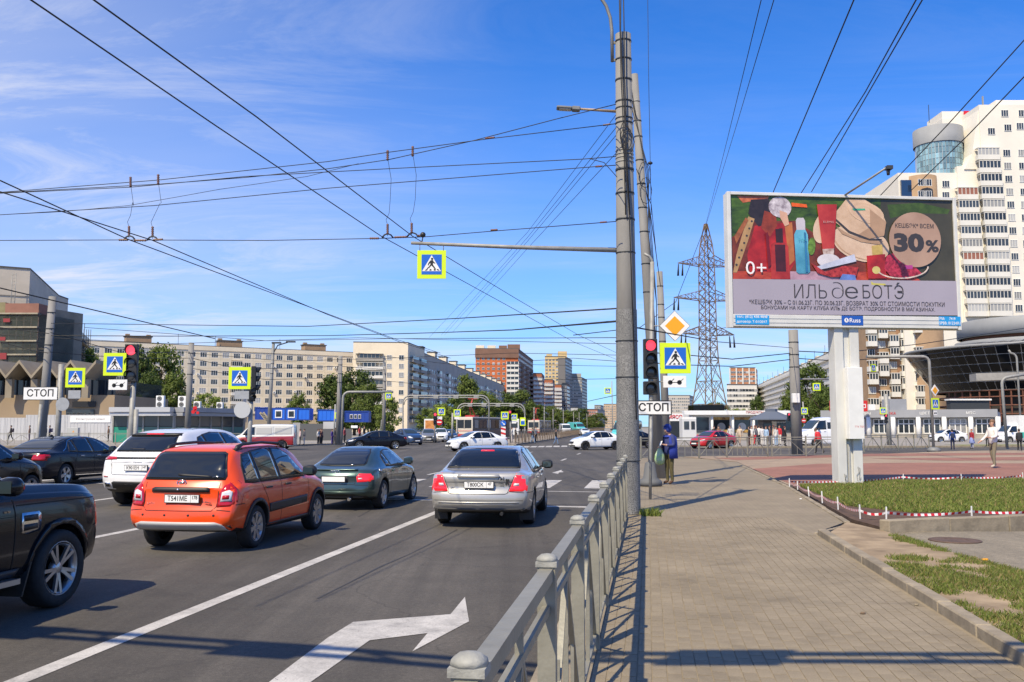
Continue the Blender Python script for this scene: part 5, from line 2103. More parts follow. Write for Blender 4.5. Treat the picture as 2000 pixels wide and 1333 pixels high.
# towers along the avenue
def tower(label, px0, px1, px2, ytop, Y, mat_f, mat_s, Yb=None, floors=14, cols=5, name='apartment_tower', ww=1.6, wh=1.5, stripes=None, wside=True, wx=(0., 1.)):
 """front face between px0 and px1, right side face back to px2"""
 Yb = Yb or Y + 22
 a, b, c = XG(px0, Y), XG(px1, Y + 2), XG(px2, Yb)
 t = thing(name, label, 'building')
 z = HZ(ytop, Y)
 e = a + (c - b)
 m = MB()
 m.prism([(p.x, p.y) for p in (a, b, c, e)], 0, z)
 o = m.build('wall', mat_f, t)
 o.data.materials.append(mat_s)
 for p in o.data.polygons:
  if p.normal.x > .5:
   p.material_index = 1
 r = MB()
 cc = (a + b + c + e) / 4
 r.prism([tuple((cc + (p - cc) * 1.01)[:2]) for p in (a, b, c, e)], z + .003, z + .5)
 r.build('roof_edge', ROOFD, t)
 far_windows(t, a, b, z - floors * 3.0 - 1.5,3.0, floors, cols, ww, wh, *wx)
 if wside:
  far_windows(t, b, c, z - floors * 3.0 - 1.5,3.0, floors, max(3, int((c - b).length / 4)), ww, wh)
 if stripes:
  for k in range(floors):
   m = MB()
   zz_ = z - 1.5 - k * 3.0 - 2.5
   m.bar(a + Vector((0,-.8, zz_)), b + Vector((0,-.8, zz_)),1.5, stripes[1])
   m.build('balcony_band', stripes[0], t)
 return t, a, b, c, z
t, a, b, c, z = tower('orange brick apartment tower with brown top and white balcony strip', 929,1012,1041,682,560, BRICKO, BROWNB, 660,13,6, wx=(.0,.72))  # brown side wall: the shade of that face is put into its colour
m = MB()
m.bar(a + Vector((-.3,-.35, z - 2.6)), b + Vector((.3,-.35, z - 2.6)),.7,5.4)
m.build('brown_top', BROWNB, t)
p0 = a + (b - a) * .87
for i in range(13):
 m = MB()
 m.box(p0 + Vector((0,-.9, z - 10 - i * 3.1)),(7.5,1.8,1.5))
 m.mat(1).box(p0 + Vector((0,-.7, z - 8.4 - i * 3.1)),(7.2,1.4,1.5))
 m.mat(0)
 for k in range(4):
  m.box(p0 + Vector((-3.6 + k * 2.4,-1.45, z - 8.4 - i * 3.1)),(.35,.2,1.5))
 m.build('balcony', [WHITEB, WGL], t)
for i in range(4):
 m = MB()
 m.box(a + (b - a) * (.1 + .27 * i) + Vector((0,6, z + 1.2)),(5,6,2.6))
 m.build('roof_house', BROWNB if i > 1 else CREAM2, t)
m = MB()
cs = (b + c) / 2
m.box(b + (c - b) * .3 + Vector((-6,0, z + 2.5)),(8,14,5))
m.build('roof_house', BROWNB, t)
for i in range(12):
 m = MB()
 for f in (.2,.5,.8):
  m.box(b + (c - b) * f + Vector((.9,0, z - 9 - i * 3.1)),(2,8,1.4))
 m.build('side_balconies', M('brown_balcony', (.30,.22,.18),.8), t)['kind'] = 'stuff'
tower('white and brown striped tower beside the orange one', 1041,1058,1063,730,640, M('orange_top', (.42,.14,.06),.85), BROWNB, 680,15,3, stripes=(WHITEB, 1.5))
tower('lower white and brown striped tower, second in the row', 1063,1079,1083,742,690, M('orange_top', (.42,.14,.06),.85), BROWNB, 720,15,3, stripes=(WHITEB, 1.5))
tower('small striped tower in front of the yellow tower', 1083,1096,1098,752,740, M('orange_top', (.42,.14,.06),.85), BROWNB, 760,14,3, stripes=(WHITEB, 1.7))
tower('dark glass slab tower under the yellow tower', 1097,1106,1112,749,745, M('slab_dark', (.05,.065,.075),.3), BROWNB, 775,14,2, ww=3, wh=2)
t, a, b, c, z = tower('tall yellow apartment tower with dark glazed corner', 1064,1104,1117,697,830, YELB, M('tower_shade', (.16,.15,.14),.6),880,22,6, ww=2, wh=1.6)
m = MB()
m.box((a + b) / 2 + Vector((7,8, z + 2.5)),(8,8,5.5))
m.build('roof_house', YELB, t)
m = MB()
m.box((a + b) / 2 + Vector((-5,8, z + 1.2)),(5,8,3))
m.build('roof_house', YELB, t)
m = MB()
m.box(b + Vector((-3.5,-.6, z - 34)),(6.5,1.6,66))
m.build('glazed_corner', M('tower_shade', (.16,.15,.14),.6), t)
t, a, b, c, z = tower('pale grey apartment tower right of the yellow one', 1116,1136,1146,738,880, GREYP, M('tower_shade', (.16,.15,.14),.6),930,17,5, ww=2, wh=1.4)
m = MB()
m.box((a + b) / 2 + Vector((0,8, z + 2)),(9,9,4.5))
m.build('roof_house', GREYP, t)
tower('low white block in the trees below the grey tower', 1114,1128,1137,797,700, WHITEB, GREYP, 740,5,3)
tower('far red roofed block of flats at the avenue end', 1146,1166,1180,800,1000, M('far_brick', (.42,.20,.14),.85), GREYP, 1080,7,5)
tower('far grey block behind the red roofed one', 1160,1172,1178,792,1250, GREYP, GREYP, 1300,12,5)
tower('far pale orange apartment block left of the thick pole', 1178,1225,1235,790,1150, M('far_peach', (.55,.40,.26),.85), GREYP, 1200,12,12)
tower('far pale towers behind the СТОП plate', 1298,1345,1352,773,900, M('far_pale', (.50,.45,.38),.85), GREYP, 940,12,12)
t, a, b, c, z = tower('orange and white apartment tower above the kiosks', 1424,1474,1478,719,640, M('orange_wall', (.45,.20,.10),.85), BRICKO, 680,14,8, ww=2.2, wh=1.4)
for k in range(5):
 m = MB()
 m.bar(a + (b - a) * (k / 4) + Vector((0,-.4, z - 24)), a + (b - a) * (k / 4) + Vector((0,-.4, z)),.8,.6,(0,1,0))
 m.build('white_pier', WHITEB, t)
tower('white block of flats in front of the orange and white tower', 1418,1476,1480,752,520, WHITEB, GREYP, 560,8,9, ww=2.4, wh=1.5)
# long white flats receding on the right
A4, B4 = XG(1478,560), XG(1648,285)
wf = thing('apartment_block', 'long white block of flats receding behind the trees left of the billboard post', 'building')
Z4 = HZ(676,285)
block(wf, 'wall', footprint(A4, B4,14),0, Z4, WHITEB)
far_windows(wf, A4, B4,1.0,2.75,8,62,2.6,1.45)
d4 = (B4 - A4).normalized()
n4 = Vector((d4.y, -d4.x, 0))
L4 = (B4 - A4).length
for i in range(9):
 m = MB()
 z = 2.3 + i * 2.75 + .4
 m.bar(A4 + n4 * .5 + Vector((0,0, z)), B4 + n4 * .5 + Vector((0,0, z)),1.0,1.0)
 m.build('balcony_band', WHITEB, wf)
for j in range(14):
 c = A4 + d4 * (L4 * (j + .4) / 14) - n4 * 4 + Vector((0,0, Z4 + 1))
 m = MB()
 m.box(c, (4,3,2.2), Matrix.Rotation(rot_to(A4, B4),3, 'Z'))
 m.build('vent_house', CREAM2, wf)
for j in range(12):
 c = A4 + d4 * (L4 * (j + .5) / 12) + Vector((0,0, Z4))
 m = MB()
 m.tube([c, c + Vector((0,0,3.2))], .07,5)
 m.build('antenna', DARKG, wf)
# high-rise on the right
hr = thing('apartment_tower', 'tall stepped cream and white apartment tower behind the billboard at the right', 'building')
YT = 208
def hx(px, Y=YT):
 return XG(px, Y)
def hbox(name, px0, px1, y0, y1, Y, dep, mat, root=hr):
 a, b = AT(px0,500, Y), AT(px1,500, Y)
 z0, z1 = (0 if y0 is None else HZ(y0, Y)), HZ(y1, Y)
 m = MB()
 m.box(((a.x + b.x) / 2, Y + dep / 2,(z0 + z1) / 2),(b.x - a.x, dep, z1 - z0))
 return m.build(name, mat, root)
CREAMT = M('tower_cream', (.74,.70,.61),.85, var=.06, scale=.15)
hbox('main_wall', 1926,2080, None, 205, YT, 22, CREAMT)
m = MB()
a0 = [AT(1885,330, YT), AT(1925,330, YT), AT(1925,206, YT), AT(1912,214, YT), AT(1900,300, YT)]
m.prism([(p.x, p.z) for p in a0], 0,17.7, Matrix.Translation((0, YT + 18,0)) @ Matrix.Rotation(PI / 2,4, 'X'))
m.build('sloping_gable', CREAMT, hr)
hbox('rear_wall', 1852,1930, None, 232, YT + 8,14, CREAMT)
hbox('roof_room', 1852,1915,232,218, YT + 9,8, CREAMT)
hbox('roof_room', 1960,2080,205,196, YT + 4,10, CREAMT)
hbox('red_door', 1896,1907,236,217, YT + 7.9,.3, SIGNR)
hbox('stepped_wall', 1877,1930, None, 325, YT + .6,18, CREAMT)
hbox('wing_wall', 1760,1880, None, 338, YT + 1,20, CREAMT)
hbox('low_wing_wall', 1686,1765, None, 430, YT + 3,20, TANB)
hbox('chimney', 1934,1936,206,188, YT + 6,.4, GALV)
hbox('mast', 1826,1826.8,240,205, YT + 8,.15, DARKG)
gc = AT(1833,300, YT + 7)
gz0, gz1, gz2 = HZ(337, YT), HZ(270, YT), HZ(237, YT)
gr_ = 5.3
m = MB()
m.lathe([(gr_ + .25, gz1),(gr_ + .25, gz2),(.01, gz2 + .01)], (gc.x, gc.y, 0),28, cap=False, smooth=True)
m.build('drum_parapet', METALP, hr)
m = MB()
m.lathe([(gr_ - .1, gz0),(gr_ - .1, gz1)], (gc.x, gc.y, 0),28, cap=False)
m.build('drum_mullions', M('mullion', (.5,.53,.55),.4,.3), hr)
nr_, ncg = 6,22
pmm = {}
for i in range(nr_):
 for j in range(ncg):
  ang = R(180) + R(180) * (j + .5) / ncg
  h_ = (gz1 - gz0) / nr_
  if 'p' not in pmm:
   q_ = MB()
   q_.box((0,0,0),(2 * gr_ * math.sin(PI / 2 / ncg) - .12,.06, h_ - .14))
   pmm['p'] = q_.mesh('glass_pane', CYANGL)
  obj('glass_pane', pmm['p'], hr, (gc.x + gr_ * math.cos(ang), gc.y + gr_ * math.sin(ang), gz0 + h_ * (i + .5)),(0,0, ang + PI / 2))
bc = AT(1797,360, YT + 2.5)
m = MB()
m.lathe([(3.6,0),(3.6, HZ(343, YT)),(.01, HZ(341, YT))], (bc.x, bc.y, 0),20, cap=False)
m.build('corner_bay', TANB, hr)
hbox('blue_glazing', 1766,1786,385,352, YT + .4,2, BLUEGL)
def balcony_mesh(w_, npan, glass, h_=1.55):
 m = MB()
 m.box((0,-.7,.55),(w_, 1.4,1.15))
 m.mat(1).box((0,-1.3,1.13 + h_ / 2),(w_ - .1,.08, h_))
 m.mat(0)
 for k in range(npan + 1):
  m.box((-w_ / 2 + .08 + (w_ - .16) * k / npan, -1.36,1.13 + h_ / 2),(.14,.1, h_))
 m.box((0,-.7,1.13 + h_ + .08),(w_, 1.5,.16))
 return m.mesh('balcony', [WHITEB, glass])
fy = [303 + 25.3 * k for k in range(13)]
wl = (1922 - 1881) / FPX * YT
wr = (1968 - 1924) / FPX * YT
bml = [balcony_mesh(wl, 6, WGL), balcony_mesh(wl, 5, M('red_curtain', (.30,.12,.07),.3)), balcony_mesh(wl, 6, WCUR)]
bmr = [balcony_mesh(wr, 6, WGL), balcony_mesh(wr, 6, WCUR)]
ww_ = [win_mesh('window', 1.7,1.6,3, g) for g in (WGL, WCUR)]
for k, y in enumerate(fy):
 zf = HZ(y + 12, YT)
 sh_ = k * 1.3
 if k < 13:
  c = AT(1937 + min(sh_, 9),500, YT - .4)
  obj('balcony', bmr[0 if k % 4 else 1], hr, (c.x, YT, zf),(0,0,0))
 if k >= 3:
  c = AT(1890 + sh_ * .8,500, YT)
  obj('balcony', bml[(0,0,2,1,0)[k % 5]], hr, (c.x, YT + .6, zf),(0,0,0))
 c = AT(1976 + sh_ * .55,500, YT)
 obj('window', ww_[k % 2], hr, (c.x, YT - .05, zf + 1.9),(0,0,0))
 c = AT(2006,500, YT)
 obj('window', ww_[(k + 1) % 2], hr, (c.x, YT - .05, zf + 1.9),(0,0,0))
for px, y in ((1936,257),(1968,250),(1962,222),(1996,222),(1992,247),(1847,360),(1847,382),(1800,357),(1812,357),(1800,380),(1812,380)):
 c = AT(px, y, YT + (1 if px < 1880 else 0) - (3.2 if px < 1815 else 0))
 obj('window', ww_[0], hr, c + Vector((0,-.06,0)),(0,0,0))
for col, px in enumerate((1694,1715,1736,1757,1778)):
 for k in range(7):
  y = 640 + k * 25 + (col % 2) * 9
  zf = HZ(y + 10, YT)
  c = AT(px, 500, YT + 3)
  if (col + k) % 3 == 2:
   obj('window', ww_[k % 2], hr, (c.x, YT + (2.95 if px < 1765 else .95), zf + 1.5),(0,0,0))
  else:
   if 'sb' not in pmm:
    pmm['sb'] = balcony_mesh(2.1,3, WGL, 1.3)
   obj('balcony', pmm['sb'], hr, (c.x, YT + (3 if px < 1765 else 1), zf),(0,0,0))
hbox('tan_stripe', 1702,1708, None, 600, YT + 2.95,.2, M('rust_stripe', (.30,.17,.10),.85))
hbox('tan_stripe', 1744,1750, None, 600, YT + 2.95,.2, M('rust_stripe', (.30,.17,.10),.85))
# black glass mall, an inverted cone
mall = thing('shopping_mall', 'round black glass shopping mall with outward leaning walls at the right', 'building')
MC = Vector((98.0,172.0,0))
def lathe_part(name, prof, mat, n=48, c=MC):
 m = MB()
 m.lathe(prof, (c.x, c.y, 0), n, cap=False, smooth=True)
 return m.build(name, mat, mall)
r0, z0_, r1, z1_ = 17.5,8.2,22.6,15.6
lathe_part('wall_grid', [(r0 - .1, z0_),(r1 - .1, z1_)], M('mall_mullion', (.40,.41,.42),.5,.1),72)
NR, NCL = 5,72
for i in range(NR):
 ra_, rb_ = r0 + (r1 - r0) * i / NR, r0 + (r1 - r0) * (i + 1) / NR
 za, zb = z0_ + (z1_ - z0_) * i / NR, z0_ + (z1_ - z0_) * (i + 1) / NR
 hw0, hw1 = ra_ * math.sin(PI / NCL) - .06, rb_ * math.sin(PI / NCL) - .06
 m = MB()
 e = .07
 m.add([(ra_ * math.cos(PI / NCL) + .04,-hw0, za + e),(ra_ * math.cos(PI / NCL) + .04, hw0, za + e),(rb_ * math.cos(PI / NCL) + .04, hw1, zb - e),(rb_ * math.cos(PI / NCL) + .04,-hw1, zb - e)], [(0,1,2,3)])
 me = m.mesh('glass_pane', DARKGL)
 for j in range(NCL):
  ang = 2 * PI * (j + .5) / NCL
  if not (R(150) < ang < R(320)):
   continue
  obj('glass_pane', me, mall, MC, (0,0, ang))
lathe_part('rim', [(r1 + .1, z1_ - .05),(r1 + .35, z1_ + .1),(r1 + .1, z1_ + .4)], METALP, 72)
lathe_part('roof_slope', [(r1, z1_ + .3),(13.5,17.1)], M('roof_metal', (.10,.11,.125),.5,.3, var=.2, scale=.5),72)
for i in range(2):
 ra_, rb_ = r1 - (r1 - 13.5) * (i * .42 + .06), r1 - (r1 - 13.5) * ((i + 1) * .42 + .04)
 za, zb = z1_ + .38 + (16.85 - z1_) * (i * .42 + .06), z1_ + .38 + (16.85 - z1_) * ((i + 1) * .42 + .04)
 hw0, hw1 = ra_ * math.sin(PI / NCL) - .12, rb_ * math.sin(PI / NCL) - .12
 m = MB()
 m.add([(ra_, -hw0, za),(ra_, hw0, za),(rb_, hw1, zb),(rb_, -hw1, zb)], [(0,1,2,3)])
 me = m.mesh('roof_pane', BLUEGL)
 for j in range(NCL):
  ang = 2 * PI * (j + .5) / NCL
  if R(215) < ang < R(320):
   obj('roof_pane', me, mall, MC, (0,0, ang))
lathe_part('upper_ring', [(13.6,16.9),(13.6,17.6),(12.6,17.7)], METALP, 48)
lathe_part('upper_gap', [(12.2,17.6),(12.2,18.3)], M('gap_brown', (.16,.07,.04),.8),48)
lathe_part('upper_drum', [(12.9,18.3),(13.2,18.4),(13.2,21.2),(12.8,21.4),(.01,21.5)], METALP, 48)
GIRD = M('girder_rust', (.14,.055,.035),.75, var=.3, scale=2)
lathe_part('core', [(15.5,0),(15.5,8.3)], M('core_dark', (.03,.025,.022),.8),48)
for z in (3.9,5.4,6.9,8.0):
 lathe_part('ring_girder', [(17.2, z),(17.4, z),(17.4, z + .22),(17.2, z + .22),(17.2, z)], GIRD, 48)
for j in range(22):
 ang = R(185 + j * 6)
 m = MB()
 c = MC + Vector((17.25 * math.cos(ang),17.25 * math.sin(ang),0))
 m.bar(c + Vector((0,0,2.6)), c + Vector((0,0,8.2)),.2,.2)
 m.build('girder_post', GIRD, mall)
cn = [AT(1900,733,152), AT(2040,730,147)]
m = MB()
m.bar(AT(1900,738,152), AT(2050,733,150),3.5,1.2)
m.build('canopy', M('canopy_pale', (.28,.27,.25),.7, var=.2, scale=.8), mall)
m = MB()
a, b = AT(1856,790,150), AT(1932,790,150)
m.box(((a.x + b.x) / 2,150.6,(HZ(800,150) + HZ(782,150)) / 2),(b.x - a.x, 1.4, HZ(782,150) - HZ(800,150)))
m.mat(1).box(((a.x + b.x) / 2,150.5, HZ(781,150)),(b.x - a.x + .5,1.8,.25))
m.build('banner_box', [DARKG, WHITEP], mall)
# grey shop row on the right
shops = thing('shop_row', 'single-storey grey shop row with white columns and red shop panels', 'building')
YS = 138
SA, SB = AT(1606,830, YS + 6), AT(1950,830, YS - 6)
dS = (SB - SA)
dS.z = 0
LS = dS.length
dS.normalize()
nS = Vector((dS.y, -dS.x, 0))
rzS = math.atan2(dS.y, dS.x)
zR, zF = 4.2,2.9
sa, sb = Vector((SA.x, SA.y, 0)), Vector((SB.x, SB.y, 0))
block(shops, 'wall', footprint(sa, sb, 10),0, zR - .3, M('shop_wall', (.42,.41,.39),.8), None)
m = MB()
m.bar(sa + nS * .5 + Vector((0,0,3.7)), sb + nS * .5 + Vector((0,0,3.7)),1.2,1.15)
m.build('fascia', GREYF, shops)
m = MB()
m.bar(sa + nS * .35 + Vector((0,0,.35)), sb + nS * .35 + Vector((0,0,.35)),.6,.7)
m.build('plinth', M('plinth_stone', (.34,.31,.26),.9, var=.2, scale=1.5), shops)
NB = 7
cmesh = MB()
cmesh.tube([(0,0,0),(0,0,3.2)], .34,12)
col_me = cmesh.mesh('column', WHITEP)
wmesh = MB()
ww0 = LS / NB - 1.3
for k in range(4):
 wmesh.box((-ww0 / 2 + ww0 * k / 3,0,1.1),(.12,.15,2.2))
for z in (.06,1.45,2.14):
 wmesh.box((0,-.004, z),(ww0 + .1,.15,.12))
wmesh.mat(1).box((0,.05,1.1),(ww0,.04,2.2))
shopw = {}
for nm, gm_ in (('g', WGL),('s', M('silver_film', (.30,.30,.30),.25,.3, var=.4, scale=1.2)),('r', M('shop_red', (.55,.02,.015),.45, var=.12, scale=1)),('c', WCUR)):
 me = wmesh.mesh('shop_window', [WFR, gm_])
 shopw[nm] = me
for j in range(NB + 1):
 c = sa + dS * (LS * j / NB)
 obj('column', col_me, shops, c + nS * .9,(0,0,0))
for j, kk in enumerate(('r', 'r', 'g', 'g', 'g', 's', 'g')):
 c = sa + dS * (LS * (j + .5) / NB) + nS * .15 + Vector((0,0,.75))
 obj('shop_window', shopw[kk], shops, c, (0,0, rzS))
for x, s, mt in ((.24, 'КВАРТИРЫ', WHITEP),(.62, 'ЦВЕТЫ', WHITEP),(.40, 'ОПТИКА', SIGNR),(.86, 'МТС', WHITEP)):
 o = obj('sign_lettering', text_mesh(s, .55, mt, .02), shops)
 o.matrix_local = face_matrix(sa + dS * (LS * x) + nS * 1.13 + Vector((0,0,3.72)), nS)
for px0, px1, lab in ((1621,1634, 'l'),(1680,1693, 'r')):
 a, b = AT(px0,790, YS), AT(px1,790, YS)
 m = MB()
 z0q, z1q = HZ(804, YS), HZ(783, YS)
 m.box(((a.x + b.x) / 2, YS, (z0q + z1q) / 2),(b.x - a.x, .5, z1q - z0q))
 o = m.build('roof_sign', MATS['shop_red'], shops)
 k = MB()
 k.box(((a.x + b.x) / 2, YS - .26,(z0q + z1q) / 2),(.5,.02,.6))
 k.mat(1).box(((a.x + b.x) / 2, YS - .275,(z0q + z1q) / 2),(.28,.02,.36))
 k.build('sign_symbol', [WHITEP, MATS['shop_red']], o)
m = MB()
for px in (1680 + 18,1750,1768,1776):
 pass
a, b = AT(1735,790, YS + 4), AT(1768,790, YS + 4)
m.box(((a.x + b.x) / 2, YS + 5,5.0),(b.x - a.x, 3,2.0))
m.build('roof_cabin', GREYF, shops)
c = AT(1702,797, YS + 2)
m = MB()
m.box((c.x, YS + 2,4.7),(1.0,.5,.9))
m.build('air_conditioner', WHITEP, shops)
# white market pavilions
mk = thing('market_pavilion', 'white market pavilion with food windows behind the waiting crowd', 'building')
YM = 122
ma, mb_ = XG(1345, YM), XG(1545, YM)
dM = (mb_ - ma)
block(mk, 'wall', footprint(ma, mb_, 9),0,3.5, WHITEP, None)
m = MB()
m.bar(ma + Vector((-1,-.6,3.6)), mb_ + Vector((0,-.6,3.6)),1.8,.55)
m.build('fascia', WHITEP, mk)
m = MB()
m.bar(ma + Vector((-.3,-.3,.45)), mb_ + Vector((0,-.3,.45)),.6,.9)
m.build('plinth', M('plinth_stone', (.34,.31,.26),.9, var=.2, scale=1.5), mk)
FOODW = M('food_poster', (.42,.14,.04),.5, var=.8, scale=1.6, col2=(.62,.40,.10))
for j in range(5):
 x0 = j / 5
 c = ma + dM * ((j + .5) / 5)
 wq = dM.length / 5 - .5
 m = MB()
 m.box(c + Vector((0,-.05,2.0)),(wq, .1,2.0))
 o = m.build('shop_window', WGL, mk)
 if j in (1,2,3):
  k = MB()
  k.box(c + Vector((0,-.11,1.2)),(wq, .04,.4))
  k.box(c + Vector((0,-.11,2.85)),(wq, .04,.35))
  k.build('food_poster', FOODW, o)
  k = MB()
  k.lathe([(.55,0),(.55,.03)], c + Vector((0,-.13,1.75)),16, Matrix.Rotation(PI / 2,3, 'X'))
  k.build('round_poster', WCUR, o)
 m = MB()
 p = ma + dM * (j / 5) + Vector((0,-.9,0))
 m.tube([p, p + Vector((0,0,3.4))], .16,10)
 m.build('column', WHITEP, mk)
m = MB()
a, b = AT(1352,800, YM + 3), AT(1412,800, YM + 3)
m.box(((a.x + b.x) / 2, YM + 4, HZ(798, YM)),(b.x - a.x, 4,1.0))
m.mat(1).box(((a.x + b.x) / 2, YM + 3, HZ(806, YM)),(b.x - a.x + .6,3,.3))
m.build('roof_lantern', [DARKGL, M('wood_trim', (.50,.27,.09),.7)], mk)
o = obj('sign_lettering', text_mesh('ПРОДУКТЫ', .4, M('sign_brick', (.42,.08,.05),.5),.02), mk)
o.matrix_local = face_matrix(ma + dM * .6 + Vector((0,-1.53,3.62)),(0,-1,0))
bk = thing('booth', 'small grey booth with two dark windows left of the white pavilion', 'booth')
YB = 112
a, b = XG(1330, YB), XG(1357, YB)
block(bk, 'wall', footprint(a, b, 2),0, HZ(819, YB), M('booth_grey', (.55,.56,.56),.6), WHITEP)
for f in (.30,.76):
 m = MB()
 m.box(a + (b - a) * f + Vector((0,-.03,1.95)),((b - a).length * (.36 if f < .5 else .26),.06,.95))
 m.build('window', WGL, bk)
bl = thing('shop_kiosk', 'white kiosk with red lettering behind the man in the blue hood', 'kiosk')
a, b = XG(1290,118), XG(1332,118)
block(bl, 'wall', footprint(a, b, 5),0, HZ(812,118), WHITEP, WHITEP)
o = obj('sign_lettering', text_mesh('МЯСО', .62, SIGNR, .02,.01), bl)
o.matrix_local = face_matrix(a + (b - a) * .62 + Vector((0,-.03, HZ(815,118))),(0,-1,0))
m = MB()
m.box(a + (b - a) * .6 + Vector((0,-.03,1.4)),(1.2,.06,2.2))
m.build('door', WGL, bl)
ck = thing('coffee_kiosk', 'dark kiosk with tented blue-grey roof behind the crowd', 'kiosk')
kc = XG(1503,108)
m = MB()
m.box((0,0,1.35),(2.6,2.2,2.7))
m.build('wall', M('kiosk_dark', (.06,.05,.05),.5), ck)
m = MB()
for x in (-.75,.75):
 m.box((x, -1.12,1.6),(.9,.04,1.1))
m.build('window', WGL, ck)
m = MB()
m.box((0,-1.13,1.3),(.5,.04,2.2))
m.build('pillar', M('kiosk_cream', (.55,.45,.32),.7), ck)
m = MB()
m.lathe([(2.6,2.55),(2.6,2.68),(.7,3.55),(.7,3.85),(.01,3.9)], n=8, mtx=Matrix.Rotation(PI / 8,3, 'Z'), smooth=False)
m.build('tent_roof', M('tent_roof', (.10,.12,.16),.7), ck)
o = obj('sign_lettering', text_mesh('Пышечная', .32, WHITEP, .01), ck)
o.matrix_local = face_matrix((.5,-1.16,2.3),(0,-1,0))
ck.location = kc
# left: concrete hall, scaffolding, folded roof building
hall = thing('concrete_hall', 'windowless concrete hall wrapped in scaffolding at the left edge', 'building')
RAWC = M('raw_concrete', (.52,.46,.375),.9, var=.16, scale=.12, stretch=(1,1,2.5), detail=8)
ha, hb, hc = XG(-60,146), XG(52,150), XG(115,184)
ZH = HZ(527,150)
block(hall, 'wall', [ha, hb, hc, hc + Vector((-50,14,0)), ha + Vector((-4,40,0))], 0, ZH, RAWC)
for k in range(3):
 z = ZH - 4.5 - k * 4.5
 m = MB()
 m.bar(ha + Vector((0,-.05, z)), hb + Vector((0,-.05, z)),.12,.12)
 m.build('joint', M('joint_grey', (.24,.22,.19),.9), hall)
m = MB()
lx = AT(26,560,147.5)
for s in (-.3,.3):
 m.tube([(lx.x + s, 147.6, ZH - 7.5),(lx.x + s, 147.6, ZH - 1)], .05,6)
for k in range(12):
 m.tube([(lx.x - .3,147.6, ZH - 7.3 + k * .55),(lx.x + .3,147.6, ZH - 7.3 + k * .55)], .04,6)
m.build('ladder', GALV, hall)
wing_a, wing_b = XG(108,178), XG(166,232)
ZW = HZ(628,185)
block(hall, 'rear_wing', [wing_a, wing_b, wing_b + Vector((-40,10,0)), wing_a + Vector((-14,6,0))], 0, ZW, M('wing_grey', (.42,.375,.31),.85, var=.15, scale=.15))
m = MB()
m.bar(wing_a + Vector((.4,-.3, ZW - .6)), wing_b + Vector((.4,-.3, ZW - .6)),.3,1.2)
m.build('red_brick_band', M('brick_raw', (.26,.125,.09),.9, var=.15, scale=.8), hall)
NET = M('debris_net', (.055,.07,.06),.9, alpha=.5, var=.3, scale=.6)
PLANK = M('scaffold_plank', (.34,.30,.22),.85, var=.25, scale=1)
STEELR = M('scaffold_red', (.15,.10,.08),.6)
scf = thing('scaffolding', 'scaffolding with dark green debris net before the concrete hall', 'scaffolding')
sa0, sb0 = XG(-40,138), XG(73,138)
zs0, zs1 = HZ(720,138), HZ(613,138)
block(scf, 'inner_wall', [sa0 + Vector((0,3,0)), sb0 + Vector((0,3,0)), sb0 + Vector((2,10,0)), sa0 + Vector((0,10,0))], 0, zs1 + 1.2, M('inner_wall', (.24,.21,.165),.9, var=.3, scale=.3), None)
m = MB()
m.bar(XG(18,139.5) + Vector((0,0, zs1 + .8)), sb0 + Vector((0,1.5, zs1 + .8)),3.2,1.5)
m.build('red_brick_band', MATS['brick_raw'], scf)
m = MB()
m.bar(sa0 + Vector((0,1.5, zs1 + .6)), XG(18,139.5) + Vector((0,0, zs1 + .6)),3.2,2.2)
m.build('insulation', M('mineral_wool', (.22,.19,.10),.9, var=.2, scale=1), scf)
nx_ = 8
for j in range(nx_ + 1):
 p = sa0 + (sb0 - sa0) * (j / nx_)
 m = MB()
 m.tube([p + Vector((0,0, zs0 - 2)), p + Vector((0,0, zs1 + .5))], .06,6)
 m.build('standard', STEELR, scf)
for k in range(5):
 z = zs0 + (zs1 - zs0) * k / 4
 m = MB()
 m.bar(sa0 + Vector((0,.2, z)), sb0 + Vector((0,.2, z)),1.1,.22)
 m.build('deck', PLANK, scf)
 m = MB()
 m.tube([sa0 + Vector((0,-.05, z + 1)), sb0 + Vector((0,-.05, z + 1))], .04,6)
 m.build('guard_rail', STEELR, scf)
m = MB()
m.add([sa0 + Vector((0,-.15, zs0)), sb0 + Vector((0,-.15, zs0)), sb0 + Vector((0,-.15, zs1)), sa0 + Vector((0,-.15, zs1))], [(0,1,2,3)])
m.add([sb0 + Vector((.1,-.1, zs0)), sb0 + Vector((1.6,8, zs0)), sb0 + Vector((1.6,8, zs1)), sb0 + Vector((.1,-.1, zs1))], [(0,1,2,3)])
m.build('debris_net', NET, scf)
for px, py in ((13,626),(4,662),(6,696)):
 c = AT(px, py, 137.6)
 m = MB()
 m.box(c, (1.0,.06,.55 if py < 690 else .95))
 m.build('red_panel', M('dull_red', (.26,.03,.035),.7), scf)
scw = thing('scaffolding', 'netted scaffolding round the rear wing beside the cream flats', 'scaffolding')
ws, we = wing_a + (wing_b - wing_a) * .3 + Vector((1.2,-.8,0)), wing_b + Vector((1.5,-.8,0))
block(scw, 'net_wall', footprint(ws, we, .15),8, ZW + .8, NET, None)
for j in range(9):
 p = ws + (we - ws) * (j / 8)
 m = MB()
 m.tube([p + Vector((.25,-.1,6)), p + Vector((.25,-.1, ZW + 2.2 + .5 * (j % 3)))], .07,6)
 m.build('standard', DARKG, scw)
for k in range(6):
 z = 9 + k * 2.4
 m = MB()
 m.bar(ws + Vector((.6,-.3, z)), we + Vector((.6,-.3, z)),.8,.1)
 m.build('deck', PLANK, scw)
fr_ = thing('folded_roof_hall', 'low beige hall with zigzag folded concrete roof behind the СТОП plate', 'building')
YF = 128
def fp(px, py, dy=0):
 return AT(px, py, YF + dy)
fa, fb = XG(-40, YF), XG(228, YF)
